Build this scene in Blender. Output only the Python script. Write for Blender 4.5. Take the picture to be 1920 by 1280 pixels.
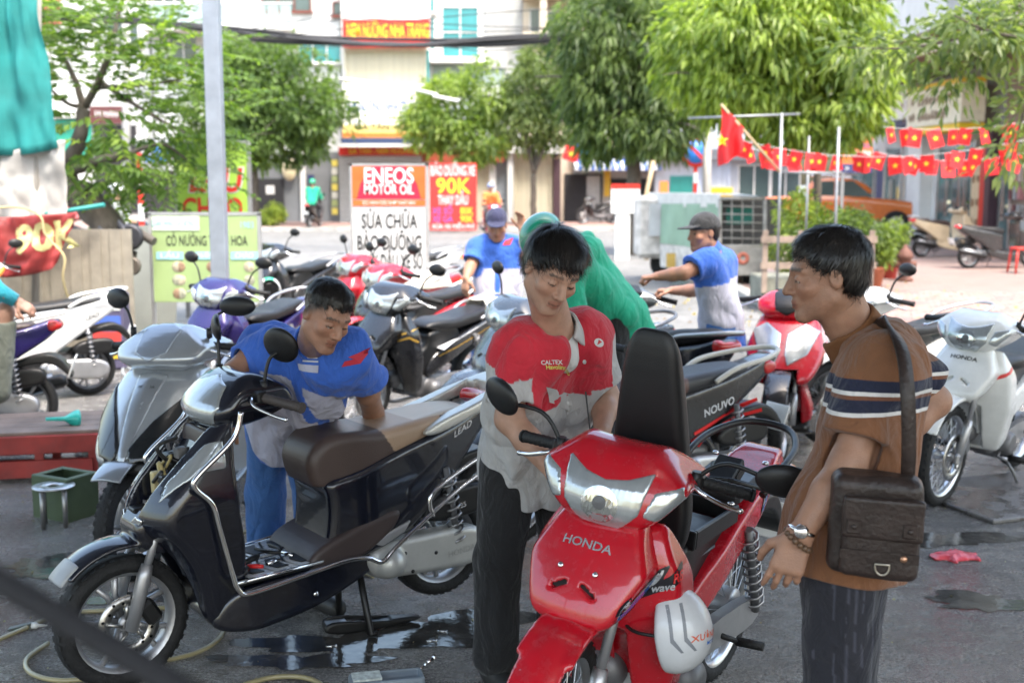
import bpy, bmesh, math, random
import numpy as np
from mathutils import Vector, Matrix
from mathutils.bvhtree import BVHTree
random.seed(7); rng = np.random.default_rng(7)
for o in list(bpy.data.objects): bpy.data.objects.remove(o)
SC = bpy.context.scene; COL = SC.collection
R = math.radians
# ------------------------------------------------------------------ camera
F = 2260.; CH = 1.75; PITCH = math.atan(300/F); CP = math.cos(PITCH); SP = math.sin(PITCH)
cam = bpy.data.cameras.new('camera'); camo = bpy.data.objects.new('camera', cam); COL.objects.link(camo)
cam.sensor_width = 36; cam.lens = F/1920*36; cam.clip_end = 2000; cam.clip_start = .05
camo.location = (0, 0, CH); camo.rotation_euler = (math.pi/2-PITCH, 0, 0)
cam.dof.use_dof = True; cam.dof.focus_distance = 3.75; cam.dof.aperture_fstop = 3.2
SC.camera = camo
def ray(px, py):
    x = (px-960)/F; y = -(py-640)/F
    return np.array([x, CP+SP*y, -SP+CP*y])
def G(px, py, z=0.):                 # point at height z seen at a pixel
    r = ray(px, py); return np.array([0, 0, CH])+r*((z-CH)/r[2])
def D(px, py, d):                    # point at camera depth d seen at a pixel
    return np.array([0, 0, CH])+ray(px, py)*d
def DY(px, py, Y):                   # point on the vertical plane y = Y
    r = ray(px, py); return np.array([0, 0, CH])+r*(Y/r[1])
# ------------------------------------------------------------------ light
SUN_EL, SUN_AZ = 64., 150.           # azimuth: direction TO the sun, degrees clockwise from +Y
w = bpy.data.worlds.new('World'); SC.world = w; w.use_nodes = True
nt = w.node_tree; bg = nt.nodes['Background']; sky = nt.nodes.new('ShaderNodeTexSky'); sky.sky_type = 'NISHITA'
sky.sun_disc = False; sky.sun_elevation = R(SUN_EL); sky.sun_rotation = R(SUN_AZ)
sky.air_density = 1.6; sky.dust_density = 4.5; sky.ozone_density = 1.0
nt.links.new(sky.outputs[0], bg.inputs[0]); bg.inputs[1].default_value = .15
sl = bpy.data.lights.new('sun', 'SUN'); sl.energy = 1.35; sl.angle = R(11.); sl.color = (1, .96, .9)
so = bpy.data.objects.new('sun', sl); COL.objects.link(so)
_a = R(SUN_AZ); _e = R(SUN_EL)
so.rotation_euler = Vector((math.sin(_a)*math.cos(_e), math.cos(_a)*math.cos(_e), math.sin(_e))).to_track_quat('Z', 'Y').to_euler()
so.location = (0, -5, 30)
vs = SC.view_settings; vs.view_transform = 'Standard'; vs.look = 'None'; vs.gamma = 1; vs.exposure = 2.2; vs.use_curve_mapping = False
SC.render.engine = 'CYCLES'
try:
    SC.cycles.max_bounces = 8; SC.cycles.transparent_max_bounces = 10; SC.cycles.sample_clamp_indirect = 6
except Exception: pass
# ------------------------------------------------------------------ materials
def lin(c):
    if isinstance(c, str):
        c = c.lstrip('#'); v = [int(c[i:i+2], 16)/255 for i in (0, 2, 4)]
        return tuple(x/12.92 if x <= .04045 else ((x+.055)/1.055)**2.4 for x in v)
    if isinstance(c, (int, float)): return (c, c, c)
    return tuple(c[:3])
MATS = {}
def mat(name, col=.5, rough=.5, metal=0., coat=0., var=.12, ns=7., bump=0., bs=60., attr=None, spec=.5, trans=0., ior=1.45,
        emit=0., dirt=0., alpha=1., sub=0., stretch=None, sheen=0.):
    if name in MATS: return MATS[name]
    m = bpy.data.materials.new(name); m.use_nodes = True; MATS[name] = m
    n = m.node_tree.nodes; l = m.node_tree.links; b = n['Principled BSDF']
    col = lin(col); I = b.inputs
    I['Roughness'].default_value = rough; I['Metallic'].default_value = metal; I['Specular IOR Level'].default_value = spec
    I['Coat Weight'].default_value = coat; I['Coat Roughness'].default_value = .04; I['IOR'].default_value = ior
    I['Transmission Weight'].default_value = trans; I['Alpha'].default_value = alpha
    if sub: I['Subsurface Weight'].default_value = sub; I['Subsurface Radius'].default_value = (.01, .004, .002)
    if sheen: I['Sheen Weight'].default_value = sheen
    tc = n.new('ShaderNodeTexCoord'); src = tc.outputs['Object']
    if stretch:
        mp = n.new('ShaderNodeMapping'); mp.inputs['Scale'].default_value = stretch; l.new(src, mp.inputs[0]); src = mp.outputs[0]
    no = n.new('ShaderNodeTexNoise'); no.inputs['Scale'].default_value = ns; no.inputs['Detail'].default_value = 6; l.new(src, no.inputs['Vector'])
    rp = n.new('ShaderNodeMapRange'); rp.inputs[1].default_value = .3; rp.inputs[2].default_value = .7
    rp.inputs[3].default_value = 1-var; rp.inputs[4].default_value = 1+var; l.new(no.outputs['Fac'], rp.inputs[0])
    mx = n.new('ShaderNodeMix'); mx.data_type = 'RGBA'; mx.blend_type = 'MULTIPLY'; mx.inputs[0].default_value = 1
    if attr:
        at = n.new('ShaderNodeAttribute'); at.attribute_name = attr; l.new(at.outputs['Color'], mx.inputs[6])
    else: mx.inputs[6].default_value = (*col, 1)
    l.new(rp.outputs[0], mx.inputs[7]); out = mx.outputs[2]
    if dirt:
        n2 = n.new('ShaderNodeTexNoise'); n2.inputs['Scale'].default_value = ns*2.3; n2.inputs['Detail'].default_value = 9; n2.inputs['Roughness'].default_value = .7
        l.new(src, n2.inputs['Vector'])
        r2 = n.new('ShaderNodeMapRange'); r2.inputs[1].default_value = .48; r2.inputs[2].default_value = .72; r2.inputs[4].default_value = dirt; l.new(n2.outputs['Fac'], r2.inputs[0])
        m2 = n.new('ShaderNodeMix'); m2.data_type = 'RGBA'; l.new(r2.outputs[0], m2.inputs[0]); l.new(out, m2.inputs[6]); lu = sum(col)/3; m2.inputs[7].default_value = (*(v*.45+.3*lu+.012 for v in (col[0], col[1]*.97, col[2]*.93)), 1)
        out = m2.outputs[2]
        a2 = n.new('ShaderNodeMath'); a2.operation = 'MULTIPLY_ADD'; l.new(r2.outputs[0], a2.inputs[0]); a2.inputs[1].default_value = .4; a2.inputs[2].default_value = rough
        l.new(a2.outputs[0], I['Roughness'])
    l.new(out, I['Base Color'])
    if emit: l.new(out, I['Emission Color']); I['Emission Strength'].default_value = emit
    if bump:
        nb = n.new('ShaderNodeTexNoise'); nb.inputs['Scale'].default_value = bs; nb.inputs['Detail'].default_value = 5; l.new(src, nb.inputs['Vector'])
        bp = n.new('ShaderNodeBump'); bp.inputs['Strength'].default_value = bump; bp.inputs['Distance'].default_value = .01; l.new(nb.outputs['Fac'], bp.inputs['Height']); l.new(bp.outputs[0], I['Normal'])
    return m
def paint(name, col, dirt=.25, metal=0.):
    return mat(name, col, rough=.24, coat=.8, var=.08, dirt=dirt, metal=metal, ns=9)
def zmat(name, stops, tilt=(0, .03, 1), rough=.85):
    m = fabric(name, .5); n = m.node_tree.nodes; l = m.node_tree.links; tc = n.new('ShaderNodeTexCoord'); dp = n.new('ShaderNodeVectorMath'); dp.operation = 'DOT_PRODUCT'; dp.inputs[1].default_value = tilt; l.new(tc.outputs['Object'], dp.inputs[0])
    a, b = stops[0][0], stops[-1][0]; mr = n.new('ShaderNodeMapRange'); mr.inputs[1].default_value = a; mr.inputs[2].default_value = b; l.new(dp.outputs['Value'], mr.inputs[0]); rp = n.new('ShaderNodeValToRGB'); rp.color_ramp.interpolation = 'CONSTANT'; l.new(mr.outputs[0], rp.inputs[0])
    for i, (z, c) in enumerate(stops[:-1]):
        e = rp.color_ramp.elements[0] if i == 0 else rp.color_ramp.elements.new((z-a)/(b-a)); e.color = (*c, 1)
    rp.color_ramp.elements.remove(rp.color_ramp.elements[-1]) if rp.color_ramp.elements[-1].position > .9999 else None
    for q in n:
        if q.type == 'MIX' and q.blend_type == 'MULTIPLY': l.new(rp.outputs[0], q.inputs[6])
    return m
def plastic(name, col, rough=.45): return mat(name, col, rough=rough, var=.12, dirt=.25, bump=.08, bs=250)
def fabric(name, col=.5, attr=None, rough=.85, var=.1):
    new = name not in MATS; m = mat(name, col, rough=rough, var=var, ns=14, bump=.25, bs=420, attr=attr, sheen=.15)
    if new:                              # soft creases over the weave
        n = m.node_tree.nodes; l = m.node_tree.links; tc = n.new('ShaderNodeTexCoord'); mp = n.new('ShaderNodeMapping'); mp.inputs['Scale'].default_value = (1, 1, .55); mp.inputs['Rotation'].default_value = (.3, .5, .2); l.new(tc.outputs['Object'], mp.inputs[0])
        a = n.new('ShaderNodeTexNoise'); a.inputs['Scale'].default_value = 13; a.inputs['Detail'].default_value = 3; a.inputs['Distortion'].default_value = 1.4; l.new(mp.outputs[0], a.inputs['Vector'])
        b = n.new('ShaderNodeBump'); b.inputs['Strength'].default_value = .5; b.inputs['Distance'].default_value = .045; l.new(a.outputs['Fac'], b.inputs['Height']); o = [q for q in n if q.type == 'BUMP' and q != b][0]; l.new(b.outputs[0], o.inputs['Normal'])
    return m
# ------------------------------------------------------------------ objects
def tag(o, label=None, cat=None, group=None, kind=None):
    if label: o['label'] = label
    if cat: o['category'] = cat
    if group: o['group'] = group
    if kind: o['kind'] = kind
    return o
def thing(name, label, cat, loc=(0, 0, 0), rz=0., group=None):
    o = bpy.data.objects.new(name, None); COL.objects.link(o); o.empty_display_size = .1
    o.location = tuple(float(v) for v in loc); o.rotation_euler = (0, 0, rz); return tag(o, label, cat, group)
def link(name, me, mats=None, parent=None, loc=None, rot=None, M=None):
    o = bpy.data.objects.new(name, me); COL.objects.link(o)
    if mats is not None:
        me.materials.clear()
        for m in (mats if isinstance(mats, (list, tuple)) else [mats]): me.materials.append(m)
    if parent: o.parent = parent
    if M is not None: o.matrix_local = M
    if loc is not None: o.location = tuple(float(v) for v in loc)
    if rot is not None: o.rotation_euler = rot
    return o
def copy_tree(o, parent=None):
    c = o.copy(); COL.objects.link(c)
    if parent:
        c.parent = parent
    for ch in list(o.children): copy_tree(ch, c)
    return c
def npmesh(name, V, Q, smooth=True, col=None, mi=None):
    me = bpy.data.meshes.new(name); V = np.asarray(V, np.float32); Q = np.asarray(Q, np.int32); k = Q.shape[1]
    me.vertices.add(len(V)); me.vertices.foreach_set('co', V.ravel())
    me.loops.add(Q.size); me.loops.foreach_set('vertex_index', Q.ravel())
    me.polygons.add(len(Q)); me.polygons.foreach_set('loop_start', np.arange(0, Q.size, k, dtype=np.int32))
    try: me.polygons.foreach_set('loop_total', np.full(len(Q), k, np.int32))
    except Exception: pass
    me.polygons.foreach_set('use_smooth', np.full(len(Q), bool(smooth)))
    if mi is not None: me.polygons.foreach_set('material_index', np.asarray(mi, np.int32))
    if col is not None:
        a = me.color_attributes.new('Col', 'FLOAT_COLOR', 'POINT'); c = np.ones((len(V), 4), np.float32); c[:, :3] = col; a.data.foreach_set('color', c.ravel())
    me.update(calc_edges=True); return me
class MB:                                # collects simple shapes into one mesh
    def __init__(s): s.V = []; s.Fc = []; s.mi = []; s.sm = []
    def add(s, V, Fs, mi=0, sm=False):
        b = len(s.V); s.V += [tuple(map(float, v)) for v in V]
        for f in Fs: s.Fc.append(tuple(b+i for i in f)); s.mi.append(mi); s.sm.append(sm)
        return s
    def box(s, c, h, rot=None, mi=0, bev=0.):
        c = Vector(c); h = Vector(h); M = rot.to_matrix() if hasattr(rot, 'to_matrix') else (Matrix(rot) if rot is not None else Matrix.Identity(3))
        if bev:
            V = []
            for sx in (-1, 1):
                for sy in (-1, 1):
                    for sz in (-1, 1):
                        for ax in range(3):
                            v = Vector((sx*h.x, sy*h.y, sz*h.z))
                            for a in range(3):
                                if a != ax: v[a] -= (1 if v[a] > 0 else -1)*bev
                            V.append(c+M@v)
            bm = bmesh.new(); [bm.verts.new(v) for v in V]; bmesh.ops.convex_hull(bm, input=bm.verts[:]); bm.verts.index_update()
            s.add([v.co for v in bm.verts], [[v.index for v in f.verts] for f in bm.faces], mi); bm.free(); return s
        V = [c+M@Vector((x*h.x, y*h.y, z*h.z)) for x in (-1, 1) for y in (-1, 1) for z in (-1, 1)]
        return s.add(V, [(0, 1, 3, 2), (4, 6, 7, 5), (0, 4, 5, 1), (2, 3, 7, 6), (0, 2, 6, 4), (1, 5, 7, 3)], mi)
    def tube(s, pts, r, n=8, mi=0, cap=True, sm=True, closed=False):
        pts = [Vector([float(t) for t in p]) for p in pts]; N = len(pts); rr = r if isinstance(r, (list, tuple)) else [r]*N
        V = []; up = None
        for i, p in enumerate(pts):
            if closed: t = pts[(i+1) % N]-pts[i-1]
            else: t = pts[min(i+1, N-1)]-pts[max(i-1, 0)]
            if t.length < 1e-9: t = Vector((0, 0, 1))
            t.normalize()
            if up is None: up = t.orthogonal().normalized()
            else:
                up = up-t*up.dot(t)
                if up.length < 1e-6: up = t.orthogonal()
                up.normalize()
            b = t.cross(up)
            V += [p+(up*math.cos(2*math.pi*k/n)+b*math.sin(2*math.pi*k/n))*rr[i] for k in range(n)]
        Fs = []
        for i in range(N if closed else N-1):
            a = i*n; c = ((i+1) % N)*n
            Fs += [(a+k, a+(k+1) % n, c+(k+1) % n, c+k) for k in range(n)]
        s.add(V, Fs, mi, sm)
        if cap and not closed: b = len(s.V)-N*n; s.Fc += [tuple(b+k for k in reversed(range(n))), tuple(b+(N-1)*n+k for k in range(n))]; s.mi += [mi]*2; s.sm += [False]*2
        return s
    def lathe(s, prof, n=24, c=(0, 0, 0), ax='z', mi=0, sm=True, closed=False):
        V = []; N = len(prof)
        for (r, h) in prof:
            for k in range(n):
                a = 2*math.pi*k/n; x, y = r*math.cos(a), r*math.sin(a)
                p = (x, y, h) if ax == 'z' else ((x, h, y) if ax == 'y' else (h, x, y)); V.append((p[0]+c[0], p[1]+c[1], p[2]+c[2]))
        Fs = []
        for i in range(N if closed else N-1):
            j = (i+1) % N
            for k in range(n):
                q = (i*n+k, i*n+(k+1) % n, j*n+(k+1) % n, j*n+k); Fs.append(q if ax != 'y' else q[::-1])
        s.add(V, Fs, mi, sm)
        if not closed:
            b = len(s.V)-N*n
            for i0, rev in ((0, True), (N-1, False)):
                if prof[i0][0] > 1e-5:
                    f = [b+i0*n+k for k in range(n)]; s.Fc.append(tuple(f[::-1] if rev != (ax == 'y') else f)); s.mi.append(mi); s.sm.append(False)
        return s
    def prism(s, poly, d0, d1, ax='y', mi=0):
        n = len(poly)
        def P(u, v, d): return (u, d, v) if ax == 'y' else ((u, v, d) if ax == 'z' else (d, u, v))
        V = [P(u, v, d0) for u, v in poly]+[P(u, v, d1) for u, v in poly]
        s.add(V, [tuple(range(n)), tuple(range(2*n-1, n-1, -1))]+[(i, n+i, n+(i+1) % n, (i+1) % n) for i in range(n)], mi); return s
    def mesh(s, name, fix=True):
        me = bpy.data.meshes.new(name); me.from_pydata(s.V, [], s.Fc)
        me.polygons.foreach_set('material_index', s.mi); me.polygons.foreach_set('use_smooth', s.sm)
        if fix:
            bm = bmesh.new(); bm.from_mesh(me); bmesh.ops.recalc_face_normals(bm, faces=bm.faces[:]); bm.to_mesh(me); bm.free()
        me.update(); return me
    def build(s, name, mats, parent=None, **k): return link(name, s.mesh(name), mats, parent, **k)
def chaikin(p, n=2, closed=True):
    p = [np.array(q, float) for q in p]
    for _ in range(n):
        o = []
        N = len(p)
        for i in range(N if closed else N-1):
            a, b = p[i], p[(i+1) % N]; o += [a*.75+b*.25, a*.25+b*.75]
        p = o if closed else [p[0]]+o+[p[-1]]
    return p
def spline(p, n=6, closed=False):
    p = [np.array(q, float) for q in p]; N = len(p); out = []
    for i in range(N if closed else N-1):
        a, b, c, d = (p[(i-1) % N], p[i], p[(i+1) % N], p[(i+2) % N]) if closed else (p[max(i-1, 0)], p[i], p[i+1], p[min(i+2, N-1)])
        for k in range(n):
            t = k/n; out.append(.5*((2*b)+(c-a)*t+(2*a-5*b+4*c-d)*t*t+(3*b-a-3*c+d)*t**3))
    if not closed: out.append(p[-1])
    return out
# ------------------------------------------------------------------ implicit surfaces (surface nets)
def smin(a, b, k):
    if k <= 0: return np.minimum(a, b)
    h = np.maximum(k-np.abs(a-b), 0)/k; return np.minimum(a, b)-h*h*k*.25
def smax(a, b, k): return -smin(-a, -b, k)
def rc(P, a, b, ra, rb):
    a = np.asarray(a, np.float32); b = np.asarray(b, np.float32); ab = b-a; L = max(float(ab@ab), 1e-9)
    t = np.clip((P-a)@ab/L, 0, 1); q = P-a-t[:, None]*ab
    return np.sqrt((q*q).sum(1))-(ra+(rb-ra)*t)
def ell(P, c, r, M=None):
    q = P-np.asarray(c, np.float32)
    if M is not None: q = q@np.asarray(M, np.float32)
    r = np.asarray(r, np.float32); k0 = np.sqrt(((q/r)**2).sum(1)); k1 = np.sqrt(((q/(r*r))**2).sum(1)); return k0*(k0-1)/np.maximum(k1, 1e-6)
def rbox(P, c, h, r=.01, M=None):
    q = P-np.asarray(c, np.float32)
    if M is not None: q = q@np.asarray(M, np.float32)
    q = np.abs(q)-np.asarray(h, np.float32)+r
    return np.sqrt((np.maximum(q, 0)**2).sum(1))+np.minimum(q.max(1), 0)-r
def poly2(x, z, poly):
    p = np.asarray(poly, np.float32); n = len(p); d = np.full(len(x), 1e9, np.float32); s = np.ones(len(x), np.float32)
    for i in range(n):
        a = p[i]; b = p[i-1]; ex, ez = b-a; wx = x-a[0]; wz = z-a[1]
        t = np.clip((wx*ex+wz*ez)/max(ex*ex+ez*ez, 1e-12), 0, 1); bx = wx-ex*t; bz = wz-ez*t
        d = np.minimum(d, bx*bx+bz*bz)
        c1 = z >= a[1]; c2 = z < b[1]; c3 = ex*wz > ez*wx
        s = np.where((c1 & c2 & c3) | (~c1 & ~c2 & ~c3), -s, s)
    return s*np.sqrt(d)
_sm = {}
def smooth_poly(poly):
    k = id(poly) if False else tuple(tuple(map(float, q)) for q in poly)
    if k not in _sm: _sm[k] = np.array(chaikin(poly, 2), np.float32)
    return _sm[k]
def ext(P, poly, w, r=.02, k=0., kz=0., sm=True):
    """side profile (x,z) given a half width w(x,z); k sweeps it back with |y|"""
    if sm: poly = smooth_poly(poly)
    x, y, z = P[:, 0], P[:, 1], P[:, 2]; xx = x+k*y*y; zz = z+kz*y*y
    d2 = poly2(xx, zz, poly)+r; ww = (w(xx, zz) if callable(w) else w); dy = np.abs(y)-ww+r
    return np.sqrt(np.maximum(d2, 0)**2+np.maximum(dy, 0)**2)+np.minimum(np.maximum(d2, dy), 0)-r
def lerp(v, xs, ys):
    if len(xs) < 3: return np.interp(v, xs, ys).astype(np.float32)
    d = (xs[-1]-xs[0])/60; t = np.linspace(xs[0]-10*d, xs[-1]+10*d, 81); q = np.interp(t, xs, ys); ker = np.hanning(13); ker /= ker.sum()
    q = np.convolve(np.pad(q, 6, mode='edge'), ker, 'valid'); return np.interp(v, t, q).astype(np.float32)
_perm = rng.random((32, 32, 32)).astype(np.float32)
def vnoise(P, s):
    q = P*s; i = np.floor(q).astype(int); f = q-i; f = f*f*(3-2*f); i &= 31; j = (i+1) & 31; r = 0
    for dx in (0, 1):
        for dy in (0, 1):
            for dz in (0, 1):
                ix = (j if dx else i)[:, 0]; iy = (j if dy else i)[:, 1]; iz = (j if dz else i)[:, 2]
                r = r+_perm[ix, iy, iz]*(f[:, 0] if dx else 1-f[:, 0])*(f[:, 1] if dy else 1-f[:, 1])*(f[:, 2] if dz else 1-f[:, 2])
    return r-.5
def nets(f, lo, hi, h, proj=1):
    lo = np.asarray(lo, np.float32)-h; hi = np.asarray(hi, np.float32)+h
    m = np.maximum(np.ceil((hi-lo)/(4*h)).astype(int), 1); n = m*4+1
    ax = [lo[a]+4*h*np.arange(m[a]+1, dtype=np.float32) for a in range(3)]
    g = np.stack(np.meshgrid(*ax, indexing='ij'), -1).reshape(-1, 3); cv = f(g).reshape(m+1).astype(np.float32)
    am = None; a = np.abs(cv)
    for dx in (0, 1):
        for dy in (0, 1):
            for dz in (0, 1):
                q = a[dx:dx+m[0], dy:dy+m[1], dz:dz+m[2]]; am = q if am is None else np.minimum(am, q)
    act = am < 4.4*h
    vals = np.ones(n, np.float32); up = lambda A: A.repeat(4, 0).repeat(4, 1).repeat(4, 2)
    vals[:-1, :-1, :-1] = up(cv[:-1, :-1, :-1])
    M = np.zeros(n, bool); U = up(act)
    for dx in (0, 1):
        for dy in (0, 1):
            for dz in (0, 1):
                M[dx:dx+U.shape[0], dy:dy+U.shape[1], dz:dz+U.shape[2]] |= U
    idx = np.argwhere(M); vals[M] = f((lo+idx*h).astype(np.float32))
    for a in range(3):
        sl_ = [slice(None)]*3
        for e in (0, -1):
            sl_[a] = e; vals[tuple(sl_)] = np.maximum(vals[tuple(sl_)], h*.1)
    ins = vals < 0; cnt = np.zeros(n-1, np.int8)
    for dx in (0, 1):
        for dy in (0, 1):
            for dz in (0, 1): cnt += ins[dx:dx+n[0]-1, dy:dy+n[1]-1, dz:dz+n[2]-1]
    A = np.argwhere((cnt > 0) & (cnt < 8)); N = len(A)
    if N == 0: return np.zeros((0, 3)), np.zeros((0, 4), int)
    cor = [(i, j, k) for i in (0, 1) for j in (0, 1) for k in (0, 1)]
    cvs = np.stack([vals[A[:, 0]+c[0], A[:, 1]+c[1], A[:, 2]+c[2]] for c in cor], 1)
    acc = np.zeros((N, 3), np.float32); num = np.zeros(N, np.float32)
    for i in range(8):
        for j in range(i+1, 8):
            if sum(abs(cor[i][q]-cor[j][q]) for q in range(3)) != 1: continue
            x = (cvs[:, i] < 0) != (cvs[:, j] < 0); t = np.where(x, cvs[:, i]/np.where(x, cvs[:, i]-cvs[:, j], 1), 0)
            p = np.array(cor[i], np.float32)+t[:, None]*(np.array(cor[j], np.float32)-np.array(cor[i], np.float32))
            acc += p*x[:, None]; num += x
    V = lo+(A+acc/num[:, None])*h; ids = np.full(n-1, -1, np.int32); ids[A[:, 0], A[:, 1], A[:, 2]] = np.arange(N)
    Q = []
    for a in range(3):
        b, c = (a+1) % 3, (a+2) % 3; s0 = [slice(None)]*3; s1 = [slice(None)]*3; s0[a] = slice(0, -1); s1[a] = slice(1, None)
        i0 = ins[tuple(s0)]; ch = i0 != ins[tuple(s1)]; E_ = np.argwhere(ch); E_ = E_[(E_[:, b] > 0) & (E_[:, c] > 0) & (E_[:, b] < n[b]-1) & (E_[:, c] < n[c]-1)]
        if len(E_) == 0: continue
        fl = i0[E_[:, 0], E_[:, 1], E_[:, 2]]; q = []
        for db, dc in ((-1, -1), (0, -1), (0, 0), (-1, 0)):
            k = E_.copy(); k[:, b] += db; k[:, c] += dc; q.append(ids[k[:, 0], k[:, 1], k[:, 2]])
        q = np.stack(q, 1); q[~fl] = q[~fl][:, ::-1]; Q.append(q)
    Q = np.concatenate(Q)
    for _ in range(proj):
        V = V.astype(np.float32); e = h*.3; d = f(V); gr = np.stack([f(V+np.eye(3, dtype=np.float32)[a]*e)-d for a in range(3)], 1)/e
        g2 = np.maximum((gr*gr).sum(1), .25); st = np.clip(d/g2, -h, h)*.8; V = V-gr*st[:, None]
    return V, Q
CACHE = {}
def sd(name, f, lo, hi, h, mats, parent=None, col=None, key=None, mi=None, **k):
    kk = (key, round(h, 4)) if key else None
    if kk and kk in CACHE: V, Q = CACHE[kk]
    else:
        V, Q = nets(f, lo, hi, h)
        if kk: CACHE[kk] = (V, Q)
    c = col(V) if callable(col) else None
    mm = None
    if mi is not None: mm = mi(V[Q].mean(1))
    return link(name, npmesh(name, V, Q, True, c, mm), mats, parent, **k)
# ------------------------------------------------------------------ lettering
def text_mesh(s, size, ext_=.0, align='CENTER', bold=0., shear=0., space=1., sx=1.):
    cu = bpy.data.curves.new('lettering', 'FONT'); cu.body = s; cu.size = size; cu.align_x = align; cu.align_y = 'CENTER'
    cu.extrude = ext_; cu.offset = bold*size; cu.shear = shear; cu.space_character = space; cu.resolution_u = 3
    o = bpy.data.objects.new('lettering_tmp', cu); COL.objects.link(o)
    dg = bpy.context.evaluated_depsgraph_get(); me = bpy.data.meshes.new_from_object(o.evaluated_get(dg), depsgraph=dg)
    bpy.data.objects.remove(o); bpy.data.curves.remove(cu)
    if sx != 1.:
        for v in me.vertices: v.co.x *= sx
    return me
def text(name, s, size, m, parent, loc, rot=(math.pi/2, 0, 0), fit=None, **k):
    me = text_mesh(s, size, **k)
    if fit:
        xs = [v.co.x for v in me.vertices]; wd = max(xs)-min(xs)
        if wd > 0:
            q = fit/wd
            for v in me.vertices: v.co.x *= q
    return link(name, me, m, parent, loc=loc, rot=rot)
def bvh(o):
    me = o.data; return BVHTree.FromPolygons([v.co.copy() for v in me.vertices], [tuple(p.vertices) for p in me.polygons])
def decal(name, me, target, origin, ux, uy, m, parent=None, off=.0015, scale=1., sub=True):
    """drops a flat mesh (x,y) on a target's surface: origin in front of it, ux/uy the decal axes"""
    ux = Vector(ux).normalized(); uy = Vector(uy).normalized(); nn = ux.cross(uy).normalized(); tree = target if isinstance(target, BVHTree) else bvh(target); og = Vector(origin)
    bm = bmesh.new(); bm.from_mesh(me)
    if sub:
        bmesh.ops.triangulate(bm, faces=bm.faces[:]); 
        for _ in range(2):
            e = [e for e in bm.edges if e.calc_length()*scale > .02]
            if e: bmesh.ops.subdivide_edges(bm, edges=e, cuts=1); bmesh.ops.triangulate(bm, faces=bm.faces[:])
    dl = 0.
    for v in bm.verts:
        p = og+ux*v.co.x*scale+uy*v.co.y*scale+nn*.25
        h = tree.ray_cast(p, -nn, .6)
        if h[0] is not None: dl = (og-h[0]).dot(nn); v.co = h[0]+nn*off
        else: v.co = og+ux*v.co.x*scale+uy*v.co.y*scale-nn*(dl-off)
    bm.to_mesh(me); bm.free(); return link(name, me, m, parent)
def flat(poly):
    me = bpy.data.meshes.new('decal'); me.from_pydata([(x, y, 0) for x, y in poly], [], [tuple(range(len(poly)))]); return me
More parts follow.
